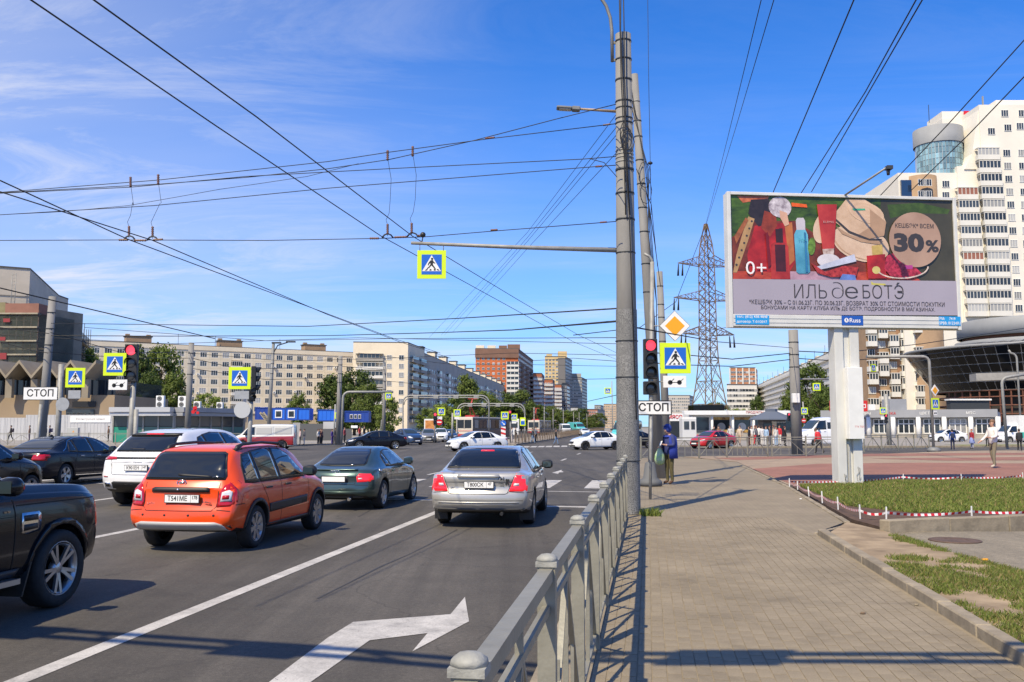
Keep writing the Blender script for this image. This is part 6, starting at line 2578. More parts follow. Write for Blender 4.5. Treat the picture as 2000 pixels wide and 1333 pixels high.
BEIGE = M('beige_render', (.30,.225,.145),.9, var=.12, scale=.2, detail=8)
block(fr_, 'wall', footprint(fa, fb, 20),0, HZ(772, YF), BEIGE, None)
block(fr_, 'glazing', footprint(fa + Vector((0,1.4,0)), fb + Vector((-.5,1.4,0)),17), HZ(772, YF), HZ(742, YF), WGL, None)
zv, zp = HZ(742, YF), HZ(712, YF)
per = (XG(57, YF) - XG(8, YF)).length
xst = XG(-41, YF).x
nper = 5
for k in range(nper):
 x0_, x1_, x2_ = xst + k * per, xst + (k + .5) * per, xst + (k + 1) * per
 m = MB()
 th = .45
 y0_, y1_ = YF - 2.4, YF + 7
 for (xa, za_),(xb, zb_) in (((x0_, zp),(x1_, zv)),((x1_, zv),(x2_, zp))):
  m.add([(xa, y0_, za_),(xb, y0_, zb_),(xb, y1_, zb_),(xa, y1_, za_),(xa, y0_, za_ + th),(xb, y0_, zb_ + th),(xb, y1_, zb_ + th),(xa, y1_, za_ + th)],
              [(0,1,2,3),(7,6,5,4),(0,4,5,1),(1,5,6,2),(2,6,7,3),(3,7,4,0)])
 m.build('roof_fold', M('fold_concrete', (.28,.235,.17),.9, var=.15, scale=.4), fr_)
 m = MB()
 m.add([(x0_, YF - .2, zp),(x1_, YF - .2, zv),(x2_, YF - .2, zp),((x0_ + x2_) / 2, YF - .2, zp)], [(0,1,2)])
 m = MB()
 m.bar((x1_, YF - 1.2, HZ(778, YF)),(x1_ + .1, YF - 1.4, zv),.9,.7,(0,1,0))
 m.build('pillar', M('fold_concrete', (.28,.235,.17),.9), fr_)
for k in range(20):
 x = fa.x + (fb.x - fa.x) * k / 20
 m = MB()
 m.box((x, YF + 1.3,(HZ(772, YF) + zv) / 2),(.15,.15, zv - HZ(772, YF)))
 m.build('mullion', DARKG, fr_)
c0, c1 = fp(130,815), fp(184,815)
m = MB()
m.box(((c0.x + c1.x) / 2, YF - .1,3.1),(c1.x - c0.x, .3,2.0))
m.build('entrance_glazing', WGL, fr_)
for k in range(7):
 m = MB()
 cx0 = c0.x + .4 + k * (c1.x - c0.x - .8) / 6
 m.tube([(cx0 + .35 * math.cos(t * .9), YF - .3,3.2 + .5 * math.sin(t * .9 + k)) for t in range(8)], .06,5)
 m.build('metal_ornament', DARKG, fr_)
m = MB()
a = fp(166,790)
m.box((a.x, YF - .25, a.z),(3.2,.1,.8))
m.build('dark_sign', SIGNK, fr_)
hz_ = thing('hoarding', 'pale grey metal hoarding with a white banner at the far left', 'fence')
YH = 113
HP = M('hoarding_grey', (.50,.50,.50),.5,.1, var=.06, scale=.5, rnd=.06)
x = XG(-20, YH).x
xe = XG(236, YH).x
pmz = MB()
pmz.box((0,0,1.55),(2.42,.06,3.1))
for k in range(6):
 pmz.box((-1.05 + k * .42,-.035,1.55),(.06,.04,3.06))
pan = pmz.mesh('hoarding_panel', HP)
k = 0
while x < xe:
 obj('hoarding_panel', pan, hz_, (x + 1.21, YH, .12 + (.0 if 52 < 1000 + x / YH * 1800 else -.35)),(0,0,0))
 x += 2.45
a, b = AT(137,819, YH - .1), AT(216,819, YH - .1)
m = MB()
m.box(((a.x + b.x) / 2, YH - .09, a.z),(b.x - a.x, .02,.82))
m.build('banner', SIGNW, hz_)
o = obj('banner_lettering', text_mesh('Реконструкция здания', .32, M('banner_ink', (.30,.26,.24),.6),.0), hz_)
o.matrix_local = face_matrix(((a.x + b.x) / 2, YH - .103, a.z),(0,-1,0))
eb = thing('electric_cabinet', 'grey electric cabinet standing before the pale hoarding', 'cabinet', XG(151, YH - 3,.12))
m = MB()
m.box((0,0,.9),(1.3,.5,1.3))
obj('body', bevel_mesh(m.mesh('body', M('cabinet_grey', (.42,.43,.42),.6)),.03), eb)
m = MB()
for s in (-.45,.45):
 m.box((s, 0,.12),(.1,.3,.25))
m.build('legs', DARKG, eb)
m = MB()
m.prism([(-.12,-.1),(.12,-.1),(0,.12)], 0,.01, face_matrix((.1,-.255,1.1),(0,-1,0)))
m.build('warning_triangle', SIGNO, eb)
# glazed kiosk with air conditioners
ks = thing('glazed_kiosk', 'long grey glazed kiosk with green panels and air conditioners on its roof', 'kiosk')
YK = 98
ka, kb2 = XG(228, YK), XG(345, YK)
kc2 = XG(478, YK + 10)
zk = HZ(798, YK)
GREENP = M('green_panel', (.02,.24,.16),.5)
TEALG = M('teal_glass', (.06,.16,.15),.12, spec=.6)
block(ks, 'core', [ka, kb2 + Vector((0,0,0)), kc2, kc2 + Vector((-2,8,0)), ka + Vector((0,9,0))], 0, zk - .4, M('kiosk_inner', (.06,.07,.07),.5), None)
for a, b, nm in ((ka, kb2, 'f'),(kb2, kc2, 's')):
 dd = (b - a)
 nn = Vector((dd.y, -dd.x, 0)).normalized()
 for z, h_ in ((zk - .15,.5),(zk - .62,.35)):
  m = MB()
  m.bar(a + nn * (.6 if h_ > .4 else .45) + Vector((0,0, z)), b + nn * (.6 if h_ > .4 else .45) + Vector((0,0, z)),1.4, h_)
  m.build('fascia', GREYF if nm == 's' else M('fascia_pale', (.48,.49,.50),.5,.2), ks)
 n_ = 4 if nm == 'f' else 6
 for j in range(n_):
  c = a + dd * ((j + .5) / n_) + nn * .06
  w_ = dd.length / n_ - .12
  rt = Matrix.Rotation(math.atan2(dd.y, dd.x),3, 'Z')
  m = MB()
  m.box(c + Vector((0,0,.95)),(w_, .08,1.6), rt)
  m.build('lower_panel', GREENP if (nm == 'f' and j == 0) else TEALG, ks)
  m = MB()
  m.box(c + Vector((0,0,2.42)),(w_, .08,1.2), rt)
  m.build('upper_pane', WGL, ks)
 for j in range(n_ + 1):
  m = MB()
  p = a + dd * (j / n_) + nn * .12
  m.box(p + Vector((0,0,1.6)),(.16,.16,3.2))
  m.build('mullion', GALV, ks)
m = MB()
a = AT(247,806, YK - .4)
m.box((a.x, YK - .3, a.z),(1.1,.1,.7))
m.build('orange_sign', M('sign_orange', (.75,.10,.015),.5), ks)
def aircon(px, py, Y, w_, h_, fans, lab):
 c = AT(px, py, Y)
 t = thing('air_conditioner', lab, 'air conditioner', (c.x, Y, c.z - h_ / 2 if Y < 98 else zk + .12))
 m = MB()
 m.box((0,0, h_ / 2),(w_, .45, h_))
 obj('casing', bevel_mesh(m.mesh('casing', WHITEP),.03), t)
 for k in range(fans):
  r_ = min(w_ * .36, h_ / fans * .40)
  zc_ = h_ * (k + .5) / fans
  m = MB()
  for q_ in (1.0,.7,.4):
   m.tube([(-.06 * w_ + r_ * q_ * math.cos(t_ * PI / 8),-.235, zc_ + r_ * q_ * math.sin(t_ * PI / 8)) for t_ in range(17)], .018,5, cap=False)
  m.build('fan_grille', GALV, t)
  m = MB()
  m.lathe([(r_ * .95,0),(r_ * .95,.004)], (-.06 * w_, -.228, zc_),16, Matrix.Rotation(PI / 2,3, 'X'))
  m.build('fan_opening', DARKG, t)
 return t
aircon(314,777,99,.85,1.25,2, 'white twin fan air conditioner on the kiosk roof, left one')
aircon(357,779,99,.85,1.2,2, 'white twin fan air conditioner on the kiosk roof beside the concrete pole')
aircon(386,784,103,.75,.75,1, 'single fan air conditioner in the middle of the kiosk roof')
aircon(430,788,106,.7,.72,1, 'single fan air conditioner at the right end of the kiosk roof')
aircon(279,808,97.4,.6,.55,1, 'small air conditioner on the front of the glazed kiosk')
rs = thing('red_sign', 'red three-blob shop sign on the kiosk fascia right of the concrete pole', 'sign', AT(381,803,97.5))
m = MB()
for x, z, r_ in ((0,.28,.22),(-.18,-.1,.2),(.3,-.2,.16),(.05,.05,.12)):
 m.lathe([(r_, 0),(r_, .08)], (x, 0, z),14, Matrix.Rotation(PI / 2,3, 'X'))
m.build('sign_letters', SIGNR, rs)
# blue site cabins above a grey fence
CABB = M('cabin_blue', (.012,.13,.62),.5, var=.08, scale=.6)
CABD = M('cabin_dark_blue', (.012,.05,.28),.5, var=.08, scale=.6)
def cabin(px0, px1, y0, y1, Y, lab, wins=(), mat=CABB, dep=2.4, rz=0):
 a, b = AT(px0, y1, Y), AT(px1, y1, Y)
 z0, z1 = HZ(y1, Y), HZ(y0, Y)
 t = thing('site_cabin', lab, 'cabin', (a.x, Y, z0))
 L_, H_ = b.x - a.x, z1 - z0
 m = MB()
 m.box((L_ / 2, dep / 2, H_ / 2),(L_ - .05, dep, H_))
 m.build('body', mat, t)
 m = MB()
 n = max(2, int(L_ / .5))
 for k in range(n + 1):
  m.box((L_ * k / n * .98 + .01 * L_, -.02, H_ / 2),(.05,.04, H_ - .2))
 m.build('wall_ribs', mat, t)['kind'] = 'stuff'
 m = MB()
 for z in (.06, H_ - .06):
  m.box((L_ / 2,-.03, z),(L_, .1,.12))
 for x in (.05, L_ - .05):
  m.box((x, -.028, H_ / 2),(.1,.1, H_))
 m.build('edge_frame', CABD, t)
 for f in wins:
  m = MB()
  ws_ = .95 if len(wins) == 1 else .42
  m.box((L_ * f, -.06, H_ * .5),(ws_, .06,1.1 if ws_ > .5 else .6))
  w_ = m.build('window', WFR, t)
  m = MB()
  m.box((L_ * f, -.10, H_ * .5),(ws_ * .75,.04,.75 if ws_ > .5 else .45))
  m.build('pane', WGL, w_)
 return t
YC = 128
cabin(531,557,797,821, YC, 'blue site cabin with a window, left of the pair above the grey fence', (.5,))
cabin(557,581,797,821, YC, 'blue site cabin with a window, right of the pair above the grey fence', (.5,))
cabin(581,605,798,821, YC, 'plain blue site cabin right of the two windowed ones', ())
cabin(498,524,796,820, YC + 4, 'dark blue site cabin behind the stair, leftmost cabin', (), CABD)
cabin(620,662,800,823, YC, 'long plain blue site cabin behind the crossing sign', ())
cabin(673,720,803,825, YC + 5, 'dark blue site cabin with small windows at the right end of the row', (.28,.45,.62), CABD)
stt = thing('outside_stair', 'wooden stair leaning on the leftmost blue cabin', 'stair', (0,0,0))
for dx in (0,6):
 m = MB()
 m.bar(AT(508 + dx, 806, YC - 1), AT(522 + dx, 824, YC - 1),.12,.3)
 m.build('stringer', PLANK, stt)
for k in range(6):
 m = MB()
 m.bar(AT(509 + k * 2.4,808 + k * 3, YC - 1.02), AT(515 + k * 2.4,808 + k * 3, YC - 1.02),.3,.06)
 m.build('tread', PLANK, stt)
gf = thing('site_fence', 'dark grey site fence below the blue cabins', 'fence')
for x0, x1, yt, mt in ((575,590,826, 'grey'),(590,634,828, 'dark'),(634,690,838, 'dark'),(634,664,824, 'pale')):
 a, b = XG(x0,112 + (1.0 if mt == 'pale' else 0)), XG(x1,112 + (1.0 if mt == 'pale' else 0))
 h_ = HZ(yt, 112)
 n = max(1, int((b - a).length / 2))
 for k in range(n):
  m = MB()
  c = a + (b - a) * ((k + .5) / n)
  m.box(c + Vector((0,0, h_ / 2)),((b - a).length / n - .03,.08, h_))
  m.build('fence_panel', M('fence_' + mt, {'grey': (.30,.30,.30), 'dark': (.085,.088,.092), 'pale': (.5,.5,.5)}[mt], .6, rnd=.06), gf)
# lattice pylon
PYL = M('pylon_steel', (.155,.105,.068),.85,0, var=.35, scale=.5)
YP = 172
pc = XG(1383, YP)
py_ = thing('lattice_pylon', 'tall rusty lattice power pylon behind the kiosks left of the billboard', 'pylon', pc)
zt_ = HZ(438, YP)
S_ = YP / FPX * .8
prof = pchip([(0,40 * S_),(HZ(700, YP),17 * S_),(HZ(662, YP),15.5 * S_),(HZ(500, YP),13 * S_),(zt_, .2)])
levels = [0, HZ(790, YP), HZ(745, YP), HZ(705, YP), HZ(680, YP), HZ(662, YP)] + [HZ(662 - 18 * k, YP) for k in range(1,10)] + [HZ(478, YP), HZ(458, YP), zt_]
rotp = Matrix.Rotation(R(20),3, 'Z')
def corner(k, z):
 h_ = prof(z)
 sx, sy = ((-1,-1),(1,-1),(1,1),(-1,1))[k % 4]
 return rotp @ Vector((sx * h_, sy * h_, z))
for k in range(4):
 m = MB()
 for a, b in zip(levels[:-1], levels[1:]):
  m.bar(corner(k, a), corner(k, b),.17,.17)
 m.build('leg', PYL, py_)
for li, (a, b) in enumerate(zip(levels[:-1], levels[1:])):
 m = MB()
 for k in range(4):
  w_ = .085
  m.bar(corner(k, a), corner(k + 1, b), w_, w_)
  m.bar(corner(k + 1, a), corner(k, b), w_, w_)
  if li < 6 or li % 2 == 0:
   m.bar(corner(k, b), corner(k + 1, b), w_, w_)
  if li < 2:
   mid = (corner(k, b) + corner(k + 1, b)) / 2
   m.bar(mid, (corner(k, a) + corner(k, b)) / 2, w_ * .8, w_ * .8)
   m.bar(mid, (corner(k + 1, a) + corner(k + 1, b)) / 2, w_ * .8, w_ * .8)
 m.build('bracing', PYL, py_)
arms = []
for py0, py1, half in ((520,500,62),(587,568,72),(655,637,58)):
 for sd in (-1,1):
  za, zb = HZ(py0, YP), HZ(py1, YP)
  tip = rotp @ Vector((sd * half * S_ * 1.3,0, za + .2))
  m = MB()
  for s2 in (-1,1):
   r0_ = rotp @ Vector((sd * prof(za), s2 * prof(za), za))
   r1_ = rotp @ Vector((sd * prof(zb), s2 * prof(zb), zb))
   m.bar(r0_, tip, .14,.14)
   m.bar(r1_, tip, .12,.12)
   for f0, f1 in ((0,.3),(.3,.55),(.55,.8)):
    m.bar(r0_ + (tip - r0_) * f0, r1_ + (tip - r1_) * f1,.08,.08)
    m.bar(r1_ + (tip - r1_) * f1, r0_ + (tip - r0_) * f1,.08,.08)
  ao = m.build('crossarm', PYL, py_)
  m = MB()
  for dx in (-.4,.4):
   p = tip + Vector((dx - sd * .5,0,-.2))
   m.tube([p, p + Vector((.1 * sd, 0,-2.2))], [.09,.2], 8)
  m.build('insulator_string', WIRE, ao)
  arms.append(pc + tip + Vector((0,0,-2.4)))
# trees
BARK = M('bark', (.085,.065,.045),.9, var=.3, scale=3, bump=.4)
def leaf_mat(name, a, b):
 m, t, bb = node_mat(name, .55)
 ge = t.nodes.new('ShaderNodeNewGeometry')
 oi = t.nodes.new('ShaderNodeObjectInfo')
 c = ramp(t, ge.outputs['Random Per Island'], [(0, a),(1, b)])
 hs = nnode(t, 'ShaderNodeHueSaturation')
 mr = nnode(t, 'ShaderNodeMapRange')
 mr.inputs['To Min'].default_value = .85
 mr.inputs['To Max'].default_value = 1.15
 t.links.new(oi.outputs['Random'], mr.inputs['Value'])
 t.links.new(mr.outputs[0], hs.inputs['Value'])
 t.links.new(c, hs.inputs['Color'])
 t.links.new(hs.outputs[0], bb.inputs['Base Color'])
 bb.inputs['Specular IOR Level'].default_value = .25
 tr = t.nodes.new('ShaderNodeBsdfTranslucent')
 t.links.new(hs.outputs[0], tr.inputs['Color'])
 mx_ = t.nodes.new('ShaderNodeMixShader')
 mx_.inputs[0].default_value = .3
 t.links.new(bb.outputs[0], mx_.inputs[1])
 t.links.new(tr.outputs[0], mx_.inputs[2])
 t.links.new(mx_.outputs[0], t.nodes['Material Output'].inputs[0])
 return m
LEAF = [leaf_mat('leaf_mid', (.08,.115,.022),(.17,.22,.045)), leaf_mat('leaf_dark', (.05,.08,.018),(.11,.155,.032)), leaf_mat('leaf_light', (.12,.17,.03),(.23,.28,.06))]
TREES = {}
def tree_meshes(kind, seed):
 """unit tree: height 1, crown radius about .36"""
 key = (kind, seed)
 if key in TREES:
  return TREES[key]
 rr = random.Random(seed * 17 + 3)
 tk = MB()
 pts = [Vector((0,0,0))]
 for k in range(1,7):
  pts.append(Vector((rr.uniform(-.012,.012) * k, rr.uniform(-.012,.012) * k, k * .135)))
 tk.tube(pts, [.028,.022,.019,.015,.011,.008,.004], 7)
 tips = []
 for k in range(11):
  z = rr.uniform(.22,.75)
  a = rr.uniform(0,2 * PI)
  ln = rr.uniform(.16,.30) * (1.15 - .7 * abs(z - .45))
  b0 = Vector((0,0, z))
  b2 = b0 + Vector((math.cos(a) * ln, math.sin(a) * ln, ln * rr.uniform(.35,.8)))
  b1 = (b0 + b2) / 2 + Vector((0,0,-.02))
  tk.tube([b0, b1, b2], [.009,.006,.003], 5)
  tips += [b1, b2]
 trunk = tk.mesh('trunk', BARK)
 cl = []
 n = 64
 for k in range(n):
  for _ in range(20):
   z = rr.uniform(.12,.96)
   prof_r = {'round': .36 * math.sin(PI * min(1, max(0,(z - .04) / .97))) ** .6, 'tall': .24 * math.sin(PI * min(1, max(0,(z - .02) / .99))) ** .55, 'wide': .44 * math.sin(PI * min(1, max(0,(z - .06) / .95))) ** .55}[kind]
   a = rr.uniform(0,2 * PI)
   q_ = prof_r * (rr.uniform(.25,1.0) ** .6)
   if prof_r > .05:
    break
  cl.append((Vector((q_ * math.cos(a), q_ * math.sin(a), z)), rr.uniform(.075,.135)))
 cr_ = MB()
 nl = 95
 for c, r_ in cl:
  for k in range(nl):
   d = Vector((rr.gauss(0,1), rr.gauss(0,1), rr.gauss(0,.75)))
   p = c + d.normalized() * r_ * (rr.random() ** .45)
   nrm_ = (d.normalized() + Vector((rr.uniform(-.7,.7), rr.uniform(-.7,.7), rr.uniform(-.2,.9)))).normalized()
   x, y = frame_of(nrm_)
   s = rr.uniform(.016,.030)
   a = rr.uniform(0, PI)
   x2, y2 = x * math.cos(a) + y * math.sin(a), y * math.cos(a) - x * math.sin(a)
   cr_.add([p - x2 * s, p - y2 * s * .6, p + x2 * s, p + y2 * s * .6], [(0,1,2,3)])
 meshes = (trunk, cr_)
 TREES[key] = (trunk, cr_, {})
 return TREES[key]
def tree(px, Y, ytop, wide, label, kind='round', seed=1, leaf=0, group=None, gz=.1):
 tr, cr_, cache = tree_meshes(kind, seed)
 if leaf not in cache:
  cache[leaf] = cr_.mesh('crown', LEAF[leaf])
 p = XG(px, Y, gz)
 h_ = (HZ(ytop, Y) - gz) * 1.04
 t = thing('tree', label, 'tree', p, random.uniform(0,6), group)
 sx = 1.2 * wide * Y / FPX / {'round': .80, 'tall': .56, 'wide': .98}[kind]
 sc_ = (sx, sx, h_)
 obj('trunk', tr, t, scale=sc_)
 obj('crown', cache[leaf], t, scale=sc_)
 return t
GA = 'trees among the left-hand flats'
tree(318,190,682,78, 'broad leafy tree above the glazed kiosk, left of the concrete pole', 'round', 1,0)
tree(272,170,684,46, 'pointed tree right behind the large red traffic light', 'tall', 2,1)
tree(292,150,730,60, 'low dark tree just above the kiosk roof', 'wide', 3,1)
tree(345,160,735,60, 'mid green tree behind the two twin fan units', 'round', 4,0)
tree(178,210,688,34, 'pale young tree at the corner of the cream flats', 'tall', 5,2)
tree(203,190,712,40, 'small tree between the folded roof and the large crossing sign', 'round', 6,0)
tree(410,150,770,60, 'light green bush tree behind the kiosk end', 'wide', 3,2)
tree(585,160,772,44, 'small tree above the two windowed blue cabins', 'round', 4,0)
tree(656,190,738,60, 'bluish dark tree left of the large tree before the flats', 'tall', 2,1)
tree(695,175,728,78, 'large dark green tree in front of the tall cream corner', 'round', 1,1)
tree(722,160,752,62, 'broad tree right of the large dark one before the flats', 'wide', 6,0)
tree(760,150,780,44, 'bushy tree at the foot of the tall cream corner', 'round', 5,0)
tree(868,180,790,60, 'light green bush behind the red no entry sign', 'wide', 3,2)
tree(840,190,800,50, 'low bush tree at the foot of the grey flats', 'round', 4,0)
tree(912,260,738,44, 'tall tree rising in front of the receding grey flats', 'tall', 5,0)
tree(905,200,775,70, 'dark spreading tree behind the tram roof', 'wide', 6,1)
tree(948,230,768,60, 'round tree above the rear of the tram', 'round', 1,0)
tree(985,260,770,60, 'dark tree at the far end of the grey flats', 'round', 4,1)
tree(1018,300,765,50, 'round tree below the orange tower', 'round', 6,0)
tree(1040,260,790,56, 'spreading tree behind the second tram', 'wide', 3,1)
tree(1068,330,795,56, 'tree in the avenue row below the striped towers', 'wide', 1,0)
tree(1100,420,802,56, 'tree in the avenue row below the dark glass slab', 'round', 4,0)
tree(1135,500,800,44, 'tree in the avenue row below the pale grey tower', 'round', 5,1)
tree(1152,380,818,40, 'last low tree of the avenue row', 'wide', 6,0)
tree(1168,650,808,30, 'small far tree under the red roofed block', 'wide', 3,0)
tree(1548,180,752,52, 'light green tree left of the concrete pole with switch box', 'round', 4,0)
tree(1578,190,716,76, 'large dark tree right of the concrete pole with switch box', 'round', 1,1)
tree(1604,170,760,46, 'dense tree between the large dark one and the billboard post', 'round', 6,1)
tree(1476,260,776,26, 'narrow dark tree before the long white flats', 'tall', 2,1)
tree(1395,260,788,60, 'low tree line behind the pylon foot', 'wide', 3,0)
tree(1440,240,800,50, 'low bushes under the white flats', 'wide', 6,2)
tree(1622,165,790,40, 'light shrub behind the billboard post', 'wide', 3,2)
# the cars waiting at the stop line
HD = lambda deg: Vector((math.sin(R(deg)), math.cos(R(deg)),0))
ORANGE = M('paint_orange', (.78,.072,.005),.3,0, coat=.55, var=.05, scale=1.5)
SILVER = paint('paint_silver', (.42,.415,.39),0.35,.34)
GREEN = paint('paint_green', (.055,.095,.088),0.6,.28)
WHITE = paint('paint_white', (.76,.77,.78),0,.25)
BLACK = paint('paint_black', (.006,.007,.010),0.0,.2)
NAVY = paint('paint_navy', (.006,.008,.016),0.1,.2)
BROWN = paint('paint_brown', (.012,.008,.008),0.2,.2)
L = 4.1
lada = dict(L=L, W=1.70, xr=.80, xf=3.28, r=.315, ra=.365, rr=.21, spokes=(7,.05,.1), paint=ORANGE, depth=.8,
 top=[(0,.90),(.06,.985),(.16,1.10),(.30,1.32),(.40,1.43),(.55,1.485),(1.1,1.525),(1.8,1.53),(2.3,1.495),(2.6,1.41),(3.05,1.08),(3.22,1.0),(3.7,.92),(3.98,.80),(4.1,.64)],
 belt=[(0,.88),(.25,.955),(1.0,.965),(2.9,.945),(3.3,.90),(3.85,.76),(4.1,.58)],
 plan=[(0,.90),(.06,.945),(.2,.975),(.5,.995),(2,1),(3.5,.98),(3.9,.90),(4.1,.74)],
 roofw=[(0,.74),(.3,.70),(.6,.685),(2,.69),(2.6,.71),(3.1,.80),(3.6,.78),(4.1,.6)],
 bot=[(0,.40),(.12,.31),(.4,.27),(.9,.24),(3.5,.22),(4.1,.24)],
 rear=[(.25,.02),(.34,-.055),(.52,-.075),(.62,-.05),(.68,.0),(.9,.02),(1.05,0)], rk=.13,
 side_windows=[[(.47,1.00),(.70,.985),(.90,.985),(.90,1.40),(.66,1.37),(.53,1.22)],
                  [(.96,.985),(1.64,.985),(1.64,1.44),(1.50,1.452),(.96,1.41)],
                  [(1.71,.985),(2.72,.985),(2.70,1.04),(2.32,1.34),(2.05,1.435),(1.71,1.445)]],
 rear_window=[(-.60,1.055),(.60,1.055),(.605,1.09),(.52,1.39),(.47,1.415),(-.47,1.415),(-.52,1.39),(-.605,1.09)],
 windscreen=[(-.6,1.05),(.6,1.05),(.52,1.40),(-.52,1.40)],
 patches=[('tail_lamp', TAILRED, 'B2', [(.565,.66),(.83,.68),(.83,.98),(.75,1.025),(.63,.96),(.575,.84)], .012),
             ('tail_lamp', TAILRED, 'S', [(-.02,.70),(.17,.72),(.21,.90),(.19,1.0),(.08,1.02),(-.02,.98)], .012),
             ('lamp_lens', LAMPW, 'B2', [(.60,.73),(.75,.74),(.755,.87),(.71,.895),(.62,.865)], .020),
             ('lamp_lens', TAILRED, 'B2', [(.625,.765),(.72,.77),(.72,.825),(.63,.82)], .026),
             ('rear_trim', BLACKP, 'B', [(-.44,.865),(.44,.865),(.44,.915),(.40,.935),(-.40,.935),(-.44,.915)], .02),
             ('skid_plate', SILVERP, 'B', [(-.72,.315),(-.60,.285),(.60,.285),(.72,.315),(.66,.415),(.56,.45),(-.56,.45),(-.66,.415)], .02),
             ('bumper_cladding', BLACKP, 'B2', [(.735,.29),(.86,.29),(.86,.40),(.70,.40)], .012),
             ('door_cladding', BLACKP, 'S', [(1.22,.49),(2.72,.53),(2.74,.66),(1.20,.625)], .014),
             ('sill', BLACKP, 'S', [(1.1,.22),(2.95,.22),(2.95,.335),(1.1,.325)], .012),
             ('front_lamp', LAMPW, 'F2', [(.48,.68),(.72,.72),(.75,.84),(.5,.78)], .008),
             ('grille', BLACKP, 'F', [(-.45,.42),(.45,.42),(.42,.56),(-.42,.56)], .008),
             ('rear_wiper', BLACKP, 'B', [(-.42,1.075),(.06,1.09),(.10,1.105),(.10,1.125),(.0,1.118),(-.42,1.092)], .03)],
 seams=[('B', [(-.57,1.0),(-.555,.66),(-.50,.605),(.50,.605),(.555,.66),(.57,1.0)]),
           ('B', [(-.76,.60),(-.57,.62)]),('B', [(.76,.60),(.57,.62)]),
           ('S', [(.93,1.42),(.93,.98),(1.17,.66),(1.2,.34)]),('S', [(1.675,1.45),(1.675,.34)]),('S', [(2.76,.99),(2.82,.9),(2.82,.34)]),
           ('S', [(.0,.68),(.35,.69)])],
 handles=[(1.18,.875, BLACKP),(1.92,.885, BLACKP)], mirror=(2.62,1.0, BLACKP), plate=(.775,('Т541МЕ', '178'),-.06),
 arch=(BLACKP, .05), archmin=.23)
kal = car('estate_car', 'orange estate car with black roof rails and cladding, number plate Т541МЕ 178', lada, 72)
for sd in (-1,1):
 m = MB()
 pts = [hit(kal, 'T', x, sd * .545) + Vector((0,0, h)) for x, h in ((.62,-.01),(.68,.03),(.85,.055),(1.5,.06),(2.2,.05),(2.38,.0))]
 m.tube(pts, [.03,.035,.024,.022,.022,.03], 8)
 for q in (0,4):
  m.box(pts[q] + Vector((.06,0,.0)),(.22,.055,.05))
 ro = m.build('roof_rail', BLACKP, kal.root)
mbq = MB()
for k in range(4):
 y = -.54 + k * .36
 p = hit(kal, 'B', y, .545,.002)
 sn = MB()
 sn.lathe([(.016,-.01),(.016,.006),(.001,.008)], p, 10, Matrix.Rotation(-PI / 2,3, 'Y'))
 sn.build('parking_sensor', BLACKP, kal.root)
em = MB()
em.lathe([(.078,0),(.078,.012),(.066,.016),(.063,.004)], n=20, mtx=Matrix.Diagonal(Vector((1,.55,1))), cap=False)
em.lathe([(.04,0),(.04,.014),(.025,.017)], n=12, mtx=Matrix.Diagonal(Vector((1.1,.5,1))))
badge(kal, kal.root, 'emblem', CHROME, 'B', 0,.995, em.mesh('emblem', CHROME),.004)
badge(kal, kal.root, 'lettering', CHROME, 'B', .44,.70, text_mesh('LADA', .05, CHROME, .003))
badge(kal, kal.root, 'lettering', CHROME, 'B', -.40,.725, text_mesh('КАЛИНА', .035, CHROME, .003))
badge(kal, kal.root, 'lettering', PLATEK, 'B', -.44,.69, text_mesh('CROSS', .035, PLATEK, .003))
lk = MB()
lk.lathe([(.018,0),(.018,.006),(.002,.008)], n=10)
badge(kal, kal.root, 'lock', CHROME, 'B', .02,.90, lk.mesh('lock', CHROME),.024)
place(kal, .80,-1, G(497,1070), HD(9.0))
L = 4.82
